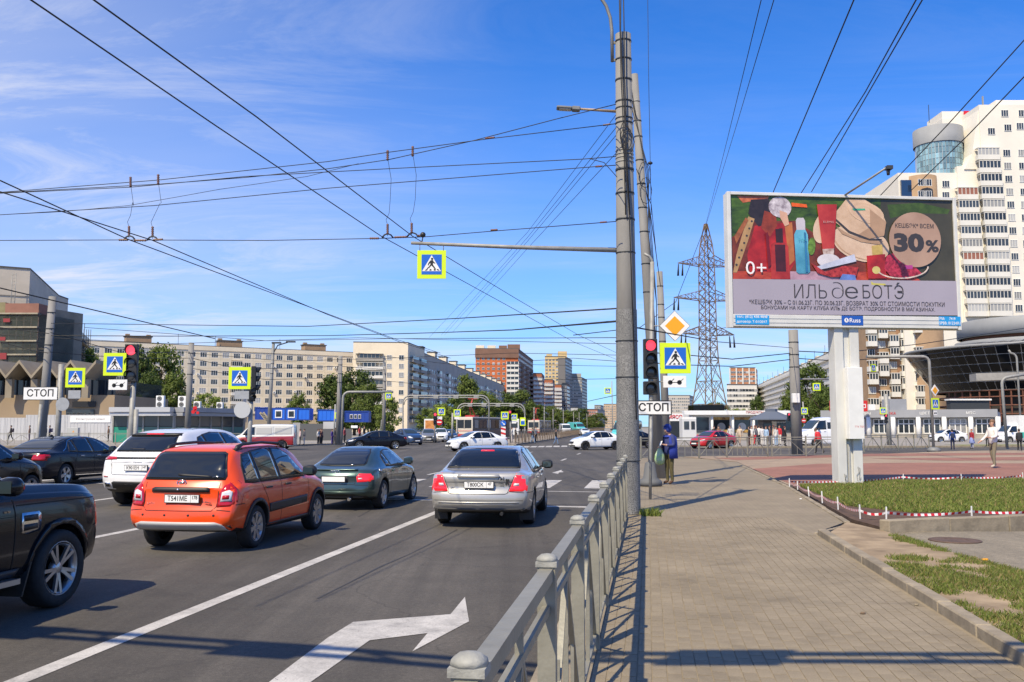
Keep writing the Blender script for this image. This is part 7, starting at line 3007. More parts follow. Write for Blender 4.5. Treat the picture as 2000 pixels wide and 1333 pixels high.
volvo = dict(L=L, W=1.83, xr=1.08, xf=3.87, r=.32, ra=.365, rr=.21, spokes=(7,.05,0), paint=SILVER, depth=.9,
 top=[(0,.80),(.05,.955),(.12,.985),(.30,1.005),(.62,1.03),(.72,1.06),(1.10,1.28),(1.42,1.395),(1.75,1.43),(2.3,1.435),(2.75,1.40),(3.0,1.32),(3.58,1.0),(3.8,.955),(4.4,.85),(4.72,.70),(4.82,.58)],
 belt=[(0,.78),(.08,.90),(.4,.94),(1.2,.945),(3.3,.92),(3.8,.88),(4.5,.72),(4.82,.52)],
 plan=[(0,.90),(.07,.94),(.25,.97),(.7,.99),(2,1),(4.0,.97),(4.5,.90),(4.82,.70)],
 roofw=[(0,.80),(.5,.78),(.75,.74),(1.2,.66),(1.7,.625),(2.5,.635),(3.0,.69),(3.6,.80),(4.2,.78),(4.82,.6)],
 bot=[(0,.42),(.10,.30),(.4,.25),(1,.2),(4.3,.19),(4.82,.24)],
 rear=[(.24,.04),(.34,-.04),(.60,-.06),(.66,-.02),(.70,.02),(.95,-.01),(1.0,0)], rk=.16,
 side_windows=[[(1.20,.965),(1.50,.955),(1.50,1.30),(1.38,1.25)], [(1.56,.955),(2.28,.95),(2.28,1.365),(1.95,1.37),(1.62,1.32)],
                  [(2.35,.95),(3.28,.94),(3.24,.99),(2.86,1.24),(2.55,1.345),(2.35,1.36)]],
 rear_window=[(-.66,1.06),(.66,1.06),(.655,1.10),(.565,1.345),(.53,1.37),(-.53,1.37),(-.565,1.345),(-.655,1.10)],
 windscreen=[(-.66,1.02),(.66,1.02),(.56,1.34),(-.56,1.34)],
 patches=[('tail_lamp', TAILLIT, 'B2', [(.545,.665),(.86,.66),(.875,.85),(.80,.93),(.70,.985),(.665,.975),(.62,.83)], .012),
             ('tail_lamp', TAILLIT, 'S', [(.0,.67),(.17,.68),(.15,.86),(.05,.96),(.0,.96)], .012),
             ('lamp_lens', LAMPW, 'B2', [(.62,.745),(.72,.75),(.72,.80),(.635,.80)], .018),
             ('boot_trim', SILVER, 'B', [(-.36,.895),(.36,.895),(.385,.925),(.36,.96),(-.36,.96),(-.385,.925)], .03),
             ('bumper_strip', SILVER, 'B', [(-.72,.46),(.72,.46),(.72,.475),(-.72,.475)], .016),
             ('lower_bumper', M('bumper_grey', (.07,.07,.07),.6), 'B', [(-.80,.29),(.80,.29),(.82,.36),(-.82,.36)], .01),
             ('brake_light', TAILLIT, 'B', [(-.13,1.335),(.13,1.335),(.125,1.358),(-.125,1.358)], .022),
             ('front_lamp', LAMPW, 'F2', [(.5,.64),(.76,.66),(.78,.76),(.52,.74)], .008),
             ('grille', CHROME, 'F', [(-.3,.5),(.3,.5),(.3,.72),(-.3,.72)], .012)],
 seams=[('B', [(-.655,.97),(-.60,.84),(-.52,.63),(-.48,.615),(.48,.615),(.52,.63),(.60,.84),(.655,.97)]),
           ('B', [(-.88,.63),(-.55,.655)]),('B', [(.88,.63),(.55,.655)]),('B', [(-.85,.50),(.85,.50)], .006),
           ('S', [(1.53,1.33),(1.53,.95),(1.42,.72),(1.45,.3)]),('S', [(2.315,1.37),(2.315,.3)]),('S', [(3.32,.95),(3.36,.85),(3.36,.3)]),('S', [(.02,.64),(.70,.62)]),
           ('T', [(.66,-.70),(.62,-.5),(.60,0),(.62,.5),(.66,.70)])],
 handles=[(1.72,.83, SILVER),(2.52,.83, SILVER)], mirror=(3.16,.96, BLACKP), plate=(.775,('Т800СК', '47'),-.02))
vol = car('saloon_car', 'silver saloon car with red lamps and number plate Т800СК 47 nearest the railing', volvo, 72)
badge(vol, vol.root, 'lettering', CHROME, 'B', 0,.985, text_mesh('VOLVO', .042, CHROME, .003, xs=1.2),.008)
badge(vol, vol.root, 'lettering', CHROME, 'B', .46,.715, text_mesh('S80', .06, CHROME, .003))
badge(vol, vol.root, 'sticker_lettering', PLATEK, 'B', -.40,.875, text_mesh('ТЫ', .085, PLATEK, bold=.003))
st = MB()
st.prism([(-.05,-.07),(-.02,.0),(-.045,.05),(-.01,.085),(.03,.06),(.06,.08),(.075,.03),(.04,.0),(.07,-.08),(.03,-.10),(.0,-.04),(-.02,-.10)], 0,.002)
badge(vol, vol.root, 'sticker', PLATEK, 'B', -.51,.83, st.mesh('sticker', PLATEK),.012).scale = (.62,) * 3
badge(vol, vol.root, 'sticker_lettering', PLATEK, 'B', -.41,.80, text_mesh('кому', .04, PLATEK))
badge(vol, vol.root, 'sticker_lettering', PLATEK, 'B', -.42,.755, text_mesh('сигн', .04, PLATEK))
for sd in (-1,1):
 m = MB()
 m.box((1.08 - L / 2 - .40, sd * (.915 - .13),.23),(.012,.24,.24))
 m.build('mud_flap', BLACKP, vol.root)
m = MB()
m.tube([(-2.42,-.42,.27),(-2.25,-.42,.28)], .03,10)
m.build('exhaust_pipe', BLACKP, vol.root)
place(vol, 1.08,-1, G(1040,1023), HD(6.6))
L = 4.04
tt = dict(L=L, W=1.76, xr=.82, xf=3.24, r=.315, ra=.36, rr=.215, spokes=(6,.085,0), paint=GREEN, depth=.9,
 top=[(0,.70),(.05,.80),(.14,.865),(.28,.90),(.40,.93),(.62,1.02),(.95,1.17),(1.3,1.28),(1.7,1.338),(2.1,1.342),(2.45,1.27),(2.95,.97),(3.12,.92),(3.6,.84),(3.92,.70),(4.04,.54)],
 belt=[(0,.68),(.10,.81),(.4,.875),(1.0,.895),(2.6,.88),(3.0,.85),(3.6,.74),(4.04,.46)],
 plan=[(0,.82),(.08,.90),(.25,.955),(.6,.99),(1,1),(2,.97),(3.1,.99),(3.6,.92),(4.04,.66)],
 roofw=[(0,.66),(.35,.68),(.7,.63),(1.2,.58),(1.8,.575),(2.4,.60),(2.9,.74),(3.4,.74),(4.04,.5)],
 bot=[(0,.36),(.15,.26),(.5,.2),(3.6,.17),(4.04,.22)],
 rear=[(.2,.10),(.32,-.02),(.48,-.04),(.56,-.01),(.75,.0),(.9,-.01)], rk=.20, fk=.35,
 side_windows=[[(1.12,.93),(1.44,.92),(1.44,1.185),(1.25,1.10)], [(1.50,.92),(2.62,.905),(2.58,.95),(2.30,1.15),(2.05,1.245),(1.75,1.255),(1.50,1.21)]],
 glass=[GLASS, GLASSC],
 rear_window=[(-.50,.975),(-.25,.955),(.25,.955),(.50,.975),(.515,1.0),(.44,1.20),(.36,1.275),(-.36,1.275),(-.44,1.20),(-.515,1.0)],
 windscreen=[(-.6,.95),(.6,.95),(.48,1.26),(-.48,1.26)],
 patches=[('tail_lamp', TAILLIT, 'B2', [(.50,.61),(.76,.62),(.80,.70),(.76,.785),(.53,.79),(.48,.72)], .012),
             ('tail_lamp', TAILLIT, 'S', [(.08,.63),(.24,.66),(.24,.74),(.12,.78),(.05,.76)], .010),
             ('lamp_lens', LAMPW, 'B2', [(.52,.665),(.60,.67),(.60,.70),(.52,.70)], .016),
             ('spoiler', GREEN, 'B', [(-.48,.865),(.48,.865),(.47,.89),(-.47,.89)], .05),
             ('plate_recess', BLACKP, 'B', [(-.31,.60),(.31,.60),(.31,.745),(-.31,.745)], .003),
             ('bumper_strip', GREEN, 'B', [(-.70,.395),(.70,.395),(.70,.41),(-.70,.41)], .012),
             ('lower_bumper', M('bumper_grey', (.07,.07,.07),.6), 'B', [(-.6,.265),(.6,.265),(.6,.30),(-.6,.30)], .008),
             ('fuel_cap', ALLOY, 'S', [(.60 + .075 * math.cos(a * PI / 6),.845 + .05 * math.sin(a * PI / 6)) for a in range(12)], .010),
             ('front_lamp', LAMPW, 'F2', [(.42,.56),(.68,.58),(.66,.68),(.45,.70)], .008)],
 seams=[('B', [(-.46,.86),(-.455,.60),(-.44,.56),(.44,.56),(.455,.60),(.46,.86)]),('B', [(-.78,.545),(-.45,.55)]),('B', [(.78,.545),(.45,.55)]),
           ('S', [(1.46,1.22),(1.46,.90),(1.30,.65),(1.36,.28)]),('S', [(2.66,.91),(2.70,.80),(2.70,.28)])],
 handles=[(1.55,.80, GREEN)], mirror=(2.50,.93, GREEN))
aud = car('coupe_car', 'dark green coupe car with rounded roof ahead of the orange car', tt, 72)
number_plate(aud, aud.root, 'B', 0,.675, None)
for k in range(4):
 e = MB()
 e.tube([(.036 * math.cos(a * PI / 8),.036 * math.sin(a * PI / 8),0) for a in range(17)], .006,6)
 badge(aud, aud.root, 'emblem', CHROME, 'B', -.078 + k * .052,.815, e.mesh('emblem', CHROME),.012)
m = MB()
for s_ in (-.08,.08):
 pass
m.tube([(-2.06,-.35,.25),(-1.9,-.35,.26)], .035,10)
m.build('exhaust_pipe', CHROME, aud.root)
place(aud, .82,-1, G(747,993), HD(9.6))
L = 4.92
cay = dict(L=L, W=1.98, xr=1.03, xf=3.92, r=.375, ra=.425, rr=.265, tw=.27, spokes=(5,.055,.16), rim=ALLOYD, paint=WHITE, depth=.9,
 top=[(0,.95),(.06,1.06),(.18,1.15),(.36,1.30),(.62,1.50),(.75,1.565),(1.1,1.625),(1.9,1.675),(2.6,1.66),(2.95,1.60),(3.65,1.16),(3.9,1.09),(4.5,.98),(4.82,.80),(4.92,.62)],
 belt=[(0,.92),(.2,1.05),(1,1.12),(3.2,1.06),(3.8,1.02),(4.5,.84),(4.92,.58)],
 plan=[(0,.86),(.08,.92),(.25,.965),(.7,.99),(2,1),(4.1,.985),(4.6,.90),(4.92,.68)],
 roofw=[(0,.78),(.3,.72),(.7,.64),(1.3,.61),(2.6,.625),(3.1,.70),(3.8,.80),(4.92,.6)],
 bot=[(0,.50),(.12,.36),(.5,.29),(4.4,.26),(4.92,.32)],
 rear=[(.3,.08),(.45,-.03),(.72,-.05),(.80,-.01),(1.05,.0),(1.2,0)], rk=.20,
 side_windows=[[(.95,1.23),(1.42,1.175),(1.42,1.50),(1.22,1.46)], [(1.48,1.17),(2.30,1.13),(2.30,1.565),(1.9,1.575),(1.48,1.52)],
                  [(2.37,1.13),(3.36,1.10),(3.32,1.16),(2.95,1.42),(2.65,1.545),(2.37,1.565)]],
 rear_window=[(-.64,1.20),(.64,1.20),(.64,1.23),(.545,1.50),(-.545,1.50),(-.64,1.23)],
 windscreen=[(-.68,1.18),(.68,1.18),(.57,1.58),(-.57,1.58)],
 patches=[('tail_lamp', TAILRED, 'B2', [(.52,1.02),(.90,1.00),(.90,1.09),(.55,1.075)], .010),
             ('tail_lamp', TAILRED, 'S', [(.02,1.0),(.36,1.01),(.30,1.09),(.02,1.09)], .010),
             ('light_bar', BLACKP, 'B', [(-.54,1.03),(.54,1.03),(.54,1.07),(-.54,1.07)], .008),
             ('roof_spoiler', BLACKP, 'B', [(-.60,1.525),(.60,1.525),(.55,1.575),(-.55,1.575)], .05),
             ('brake_light', TAILLIT, 'B', [(-.20,1.545),(.20,1.545),(.20,1.562),(-.20,1.562)], .06),
             ('lower_bumper', BLACKP, 'B', [(-.62,.40),(.62,.40),(.60,.53),(.54,.56),(-.54,.56),(-.60,.53)], .012),
             ('exhaust_tip', CHROME, 'B2', [(.64,.43),(.79,.43),(.79,.53),(.64,.53)], .022),
             ('exhaust_hole', PLATEK, 'B2', [(.655,.445),(.775,.445),(.775,.515),(.655,.515)], .027),
             ('reflector', TAILRED, 'B2', [(.70,.645),(.88,.65),(.88,.67),(.70,.665)], .010),
             ('rear_wiper', BLACKP, 'B', [(-.02,1.225),(.34,1.235),(.34,1.25),(-.02,1.245)], .028),
             ('front_lamp', LAMPW, 'F2', [(.5,.80),(.8,.82),(.8,.94),(.55,.92)], .008),
             ('sunroof', GLASS, 'T', [(1.5,-.42),(2.6,-.42),(2.6,.42),(1.5,.42)], .005)],
 seams=[('B', [(-.68,1.18),(-.66,1.0),(-.60,.72),(-.56,.70),(.56,.70),(.60,.72),(.66,1.0),(.68,1.18)]),('S', [(1.45,1.53),(1.45,1.15),(1.55,.55),(1.58,.4)]),
           ('S', [(2.335,1.57),(2.335,.4)]),('S', [(3.40,1.10),(3.44,1.0),(3.44,.4)])],
 handles=[(1.65,1.0, WHITE),(2.5,.98, WHITE)], mirror=(3.2,1.12, WHITE), plate=(.845,('К901ЕН', '147'),0))
cyn = car('suv_car', 'white SUV with black rear spoiler and number plate К901ЕН 147', cay, 64)
badge(cyn, cyn.root, 'lettering', CHROME, 'B', 0,1.05, text_mesh('P O R S C H E', .042, CHROME, .002, xs=1.45),.014)
badge(cyn, cyn.root, 'lettering', CHROME, 'B', 0,.97, text_mesh('Cayenne', .055, CHROME, .002, shear=.3),.008)
cyn.root.scale = (1.05,) * 3
place(cyn, 1.03,1, G(247,984), HD(9.5))
L = 4.85
disco = dict(L=L, W=1.95, xr=1.05, xf=3.94, r=.385, ra=.435, rr=.26, tw=.27, spokes=(5,.036,.19), paint=BLACK, depth=.6,
 top=[(0,1.1),(.03,1.5),(.10,1.80),(.25,1.86),(1.5,1.89),(2.5,1.84),(2.75,1.74),(3.28,1.31),(3.45,1.25),(4.1,1.215),(4.62,1.17),(4.78,1.10),(4.85,.82)],
 belt=[(0,1.0),(.3,1.16),(3.3,1.15),(4.0,1.13),(4.6,1.07),(4.85,.7)],
 plan=[(0,.93),(.1,.97),(.4,1),(2,1),(4.3,.99),(4.65,.95),(4.85,.84)],
 roofw=[(0,.8),(.3,.76),(2.4,.74),(2.9,.78),(3.4,.84),(4.3,.84),(4.85,.75)],
 bot=[(0,.5),(.3,.38),(4.3,.34),(4.85,.42)], fk=.16,
 side_windows=[[(.4,1.20),(1.3,1.20),(1.3,1.72),(.4,1.72)], [(1.38,1.20),(2.1,1.20),(2.1,1.72),(1.38,1.72)], [(2.18,1.20),(3.12,1.18),(2.72,1.62),(2.6,1.70),(2.18,1.72)]],
 windscreen=[(-.70,1.26),(.70,1.26),(.62,1.72),(-.62,1.72)],
 patches=[('vent_surround', CHROME, 'S', [(3.32,.80),(3.40,.78),(3.58,.80),(3.60,.83),(3.60,.96),(3.57,.985),(3.32,.985)], .012),
             ('vent_grille', BLACKP, 'S', [(3.345,.815),(3.55,.825),(3.55,.875),(3.345,.875)], .018),
             ('vent_grille', BLACKP, 'S', [(3.345,.905),(3.55,.905),(3.55,.96),(3.345,.96)], .018),
             ('indicator', M('amber_lens', (.55,.10,.03),.15, coat=.5), 'S', [(4.66,.82),(4.745,.84),(4.745,1.0),(4.70,1.04),(4.66,1.02)], .010),
             ('bumper_lamp', TAILRED, 'S', [(4.70,.60),(4.79,.60),(4.79,.64),(4.70,.64)], .010),
             ('front_lamp', LAMPW, 'F2', [(.5,.80),(.84,.80),(.84,1.02),(.5,1.02)], .010),
             ('grille', BLACKP, 'F', [(-.46,.8),(.46,.8),(.46,1.0),(-.46,1.0)], .010),
             ('sill', BLACKP, 'S', [(1.55,.36),(3.35,.36),(3.35,.47),(1.55,.47)], .014)],
 seams=[('S', [(3.20,1.17),(3.24,.98),(3.24,.42)]),('S', [(2.14,1.74),(2.14,.42)]),('S', [(3.26,1.06),(4.66,1.05)]),('S', [(4.5,.75),(4.63,.78),(4.66,1.05)]),('S', [(2.2,.96),(3.22,.96)], .006)],
 handles=[(2.35,1.02, BLACK)], mirror=(3.02,1.19, BLACK), arch=(BLACK, .055), archmin=.40)
dsc = car('off_road_car', 'black off-road car with alloy wheel and chrome wing vent at the left edge', disco, 64)
badge(dsc, dsc.root, 'lettering', CHROME, 'R', 3.12,1.01, text_mesh('V6 TD', .03, CHROME, .003))
for sd in (-1,1):
 m = MB()
 m.box((3.94 - L / 2 - .50, sd * .84,.36),(.02,.26,.34), Matrix.Rotation(.35,3, 'Y'))
 m.build('mud_flap', BLACKP, dsc.root)
 m = MB()
 m.box((.02, sd * .93,.36),(1.7,.16,.05))
 m.build('side_step', ALLOY, dsc.root)
place(dsc, 3.94,-1, G(106,1186), HD(8.6))
def saloon(pt, **k):
 L = k.get('L', 4.75)
 s = L / 4.75
 H = k.get('H', 1.46) / 1.46
 q = lambda l: [(x * s, z * H) for x, z in l]
 d = dict(L=L, W=k.get('W', 1.82), xr=1.02 * s, xf=3.80 * s, r=.325, ra=.37, rr=.225, spokes=k.get('spokes', (5,.06,.12)), rim=k.get('rim', ALLOY), paint=pt, depth=.9,
  top=q([(0,.84),(.05,.98),(.12,1.02),(.35,1.045),(.60,1.08),(1.0,1.25),(1.4,1.39),(1.8,1.45),(2.3,1.46),(2.7,1.42),(3.0,1.33),(3.6,1.02),(3.8,.975),(4.35,.86),(4.65,.70),(4.75,.56)]),
  belt=q([(0,.80),(.1,.93),(.5,.985),(1.2,.975),(3.2,.93),(3.7,.89),(4.4,.74),(4.75,.5)]),
  plan=[(0,.85),(.08 * s, .91),(.28 * s, .96),(.7 * s, .99),(2 * s, 1),(3.9 * s, .98),(4.4 * s, .90),(L, .68)],
  roofw=[(0,.78),(.5 * s, .76),(1.0 * s, .68),(1.6 * s, .61),(2.4 * s, .62),(3 * s, .68),(3.6 * s, .80),(L, .6)],
  bot=[(0,.36),(.15,.26),(.5,.2),(L - .4,.18),(L, .24)],
  rear=[(.24,.05),(.34,-.02),(.60,-.04),(.68,.0),(1.0,0)], rk=.18, fk=.34,
  side_windows=[q(p) for p in [[(1.22,1.02),(1.52,1.0),(1.52,1.335),(1.40,1.28)], [(1.58,.995),(2.28,.97),(2.28,1.39),(1.95,1.39),(1.62,1.345)], [(2.35,.97),(3.26,.95),(3.22,1.0),(2.86,1.25),(2.6,1.355),(2.35,1.385)]]],
  rear_window=q([(-.64,1.10),(.64,1.10),(.56,1.37),(-.56,1.37)]), windscreen=q([(-.68,1.05),(.68,1.05),(.57,1.36),(-.57,1.36)]),
  patches=[('tail_lamp', TAILRED, 'B2', q([(.48,.78),(.84,.76),(.84,.95),(.52,.93)]),.012),('tail_lamp', TAILRED, 'S', q([(.0,.78),(.34,.86),(.36,.92),(.05,.97),(0,.96)]),.012),
                 ('front_lamp', LAMPW, 'F2', q([(.46,.60),(.78,.64),(.80,.76),(.50,.70)]),.012),('front_lamp', LAMPW, 'S', q([(4.28,.68),(4.60,.62),(4.55,.70),(4.25,.79)]),.010),
                 ('grille', BLACKP, 'F', q([(-.38,.50),(.38,.50),(.44,.66),(-.44,.66)]),.012),('air_intake', BLACKP, 'F', q([(-.6,.27),(.6,.27),(.55,.38),(-.55,.38)]),.010)],
  seams=[('S', q([(1.55,1.35),(1.55,.98),(1.42,.72),(1.46,.3)])),('S', q([(2.315,1.40),(2.315,.3)])),('S', q([(3.30,.96),(3.34,.86),(3.34,.3)])),('B', q([(-.60,1.0),(-.52,.70),(.52,.70),(.60,1.0)]))],
  handles=[(1.72 * s, .87 * H, k.get('hm', pt)),(2.52 * s, .86 * H, k.get('hm', pt))], mirror=(3.12 * s, .985 * H, k.get('mm', pt)), plate_front=.42)
 d.update(k.get('extra', {}))
 return d
kia = car('saloon_car', 'glossy black saloon car with chrome handles left of the white SUV', saloon(NAVY, L=4.85, W=1.86, hm=CHROME),56)
kia.root.scale = (1.03,) * 3
place(kia, 1.03,-1, G(126,949), HD(10.0))
m = MB()
m.prism([(-.10,-.03),(.10,-.02),(.02,.05),(-.02,.06)], -.012,.012, Matrix.Rotation(PI / 2,4, 'X'))
m.build('roof_antenna', NAVY, kia.root).location = (1.55 - 2.42,0,1.45)
strip(kia, 'chrome_strip', CHROME, 'R', [(.95,1.02),(1.15,1.10),(1.45,1.33),(1.75,1.40),(2.3,1.43),(2.65,1.39)], .014, kia.root, .012)
strip(kia, 'sill_strip', CHROME, 'R', [(1.5,.30),(3.4,.28)], .018, kia.root, .01)
brn = car('hatchback_car', 'dark brown car half hidden behind the black off-road car at the left', saloon(BROWN, L=4.5, H=1.56, W=1.82),48)
place(brn, 3.6,-1, G(58,981), HD(9.0))
# traffic in the crossing
RED = paint('paint_red', (.50,.012,.014))
GREYC = paint('paint_grey', (.22,.23,.24),.4)
BLUEC = paint('paint_blue', (.03,.06,.13),.3)
TEAL = paint('paint_teal', (.10,.52,.52))
DARKRED = paint('paint_dark_red', (.28,.012,.016))
def at_center(sh, ground, heading):
 hd = Vector(heading).normalized()
 sh.root.location = Vector(ground)
 sh.root.rotation_euler = (0,0, math.atan2(hd.y, hd.x))
c = car('saloon_car', 'black saloon car crossing the junction behind the green coupe', saloon(NAVY, L=4.85, W=1.86, H=1.47, extra=dict(glass=GLASS)),44)
at_center(c, XG(738,74),(-1,-.30,0))
c = car('liftback_car', 'white liftback car crossing the junction in front of the tram', saloon(WHITE, L=4.67, W=1.81),44)
at_center(c, XG(931,68.5),(-.88,-.47,0))
c = car('saloon_car', 'white saloon car with dark wheels crossing just left of the thick pole', saloon(WHITE, L=4.4, W=1.73, H=1.45, rim=ALLOYD),44)
at_center(c, XG(1163,72.5),(-.93,-.36,0))
c = car('saloon_car', 'red car behind the far railing right of the man in the blue hood', saloon(RED, L=4.5, W=1.8),40)
at_center(c, XG(1388,77),(-.80,-.60,0))
c = car('hatchback_car', 'white car parked before the grey shop row at the right', saloon(WHITE, L=4.2, W=1.75, H=1.5),36)
at_center(c, XG(1842,103),(-1,-.12,0))
c = car('hatchback_car', 'silver car waiting across the junction under the portal frame, facing us', saloon(GREYC, L=4.3, W=1.78, H=1.55),36)
at_center(c, XG(838,105),(.12,-1,0))
c = car('saloon_car', 'white car waiting right of the silver one across the junction', saloon(WHITE, L=4.4, H=1.6),32)
at_center(c, XG(862,110),(.08,-1,0))
c = car('saloon_car', 'dark blue car waiting beside the tram across the junction', saloon(BLUEC, L=4.4),32)
at_center(c, XG(879,111),(.1,-1,0))
c = car('estate_car', 'grey-blue car right behind the black saloon in the crossing', saloon(BLUEC, L=4.5, H=1.6),32)
at_center(c, XG(796,92),(.55,-.8,0))
c = car('saloon_car', 'small white car far down the avenue beside the tram stop', saloon(WHITE, L=4.4),24)
at_center(c, XG(1140,190),(.1,-1,0))
c = car('saloon_car', 'dark car half hidden by the thick pole beside the teal minibus', saloon(NAVY, L=4.6),32)
at_center(c, XG(1228,78),(-.9,-.4,0))
def van_spec(pt, L, W, H, **k):
 s = L / 4.9
 h = H / 1.97
 q = lambda l: [(x * s, z * h) for x, z in l]
 d = dict(L=L, W=W, xr=.95 * s, xf=3.95 * s, r=.34, ra=.40, rr=.22, spokes=(5,.07,0), rim=k.get('rim', GALV), paint=pt, depth=.5,
  top=q([(0,1.3),(.03,1.75),(.10,1.90),(.3,1.95),(1.5,1.97),(3.1,1.95),(3.4,1.88),(3.7,1.66),(4.15,1.20),(4.3,1.12),(4.7,.98),(4.84,.82),(4.9,.6)]),
  belt=q([(0,1.1),(.3,1.12),(3.6,1.10),(4.2,1.0),(4.7,.80),(4.9,.5)]),
  plan=[(0,.94),(.08 * s, .98),(.3 * s, 1),(3.6 * s, 1),(4.4 * s, .96),(4.7 * s, .88),(L, .74)],
  roofw=[(0,.88),(.3 * s, .86),(3 * s, .86),(3.5 * s, .82),(4.2 * s, .84),(L, .7)],
  bot=[(0,.32),(.3,.24),(L - .3,.22),(L, .28)], fk=.2, rk=.05,
  windscreen=q([(-.78,1.20),(.78,1.20),(.70,1.74),(-.70,1.74)]),
  side_windows=[q([(3.08,1.16),(3.95,1.13),(3.62,1.60),(3.5,1.70),(3.08,1.72)])] + [q(p) for p in k.get('windows', [])],
  patches=[('front_lamp', LAMPW, 'F2', q([(.5,.72),(.8,.76),(.82,.92),(.55,.86)]),.01),('front_lamp', LAMPW, 'S', q([(4.50,.78),(4.74,.74),(4.68,.88),(4.48,.92)]),.01),('grille', BLACKP, 'F', q([(-.45,.66),(.45,.66),(.45,.8),(-.45,.8)]),.01),
                 ('front_bumper', BLACKP, 'F', q([(-.8,.26),(.8,.26),(.8,.42),(-.8,.42)]),.01),('tail_lamp', TAILRED, 'B2', q([(.74,.9),(.9,.9),(.9,1.3),(.74,1.3)]),.01)] + [(n_, m_, p_, q(po), o_) for n_, m_, p_, po, o_ in k.get('patches', [])],
  seams=[('S', q([(3.03,1.78),(3.03,.35)])),('S', q([(3.98,1.14),(4.02,.9),(4.02,.5)])),('S', q([(1.65,1.78),(1.65,.35)]))],
  handles=[(3.2 * s, 1.0 * h, BLACKP)], mirror=(3.72 * s, 1.14 * h, BLACKP))
 return d
VANC = paint('paint_ivory', (.60,.60,.56))
vsp = van_spec(VANC, 4.9,1.9,1.99)
vp_ = sill_poly(vsp, .03,4.6,.36,.36, [(4.70,.70),(4.4,.98),(.03,1.06)])
c = car('panel_van', 'two-tone panel van, grey-white above and dark red below', van_spec(VANC, 4.9,1.9,1.99, patches=[('lower_paint', DARKRED, 'S', [(x, z * 1.97 / 1.99) for x, z in vp_], .006),('lower_paint', DARKRED, 'F', [(-.84,.45),(.84,.45),(.84,.64),(-.84,.64)], .006),
 ('panel_recess', M('van_recess', (.44,.44,.42),.4), 'S', [(.25,1.18),(1.55,1.18),(1.55,1.72),(.25,1.72)], .004),('panel_recess', MATS['van_recess'], 'S', [(1.75,1.18),(2.95,1.18),(2.95,1.72),(1.75,1.72)], .004)]),48, cat='van')
at_center(c, XG(521,72.5),(-1,-.10,0))
c = car('minibus', 'white high-roof minibus behind the man in the red jacket', van_spec(WHITE, 6.2,2.0,2.65, windows=[[(.3,1.2),(1.55,1.2),(1.55,1.6),(.3,1.6)], [(1.75,1.2),(2.95,1.2),(2.95,1.6),(1.75,1.6)]]),44, cat='minibus')
at_center(c, XG(1612,83),(-1,-.25,0))
c = car('minibus', 'teal minibus half hidden behind the thick pole', van_spec(TEAL, 6.5,2.1,2.5, windows=[[(.3,1.2),(1.55,1.2),(1.55,1.7),(.3,1.7)], [(1.75,1.2),(2.95,1.2),(2.95,1.7),(1.75,1.7)]]),40, cat='minibus')
at_center(c, XG(1222,92),(-.35,-1,0))
c = car('minibus', 'small white van far away in the avenue behind the tram stop', van_spec(WHITE, 5.2,2.0,2.4),28, cat='van')
at_center(c, XG(1103,190),(.1,-1,0))
c = car('bus', 'distant teal bus among the avenue trees', van_spec(TEAL, 9,2.4,2.9),28, cat='bus')
at_center(c, XG(1125,240),(.3,-1,0))
bt = car('box_truck', 'white box truck with a teal stripe at the right edge of the street', van_spec(WHITE, 5.0,2.0,2.1),36, cat='truck')
at_center(bt, XG(1978,100),(-1,-.1,0))
m = MB()
m.box((-1.3,0,1.75),(3.6,2.2,2.5))
m.mat(1).box((-1.3,1.13,.9),(3.5,.04,.6))
m.box((-1.3,-1.13,.9),(3.5,.04,.6))
m.build('cargo_box', [WHITEP, M('truck_teal', (.06,.42,.36),.5)], bt.root)
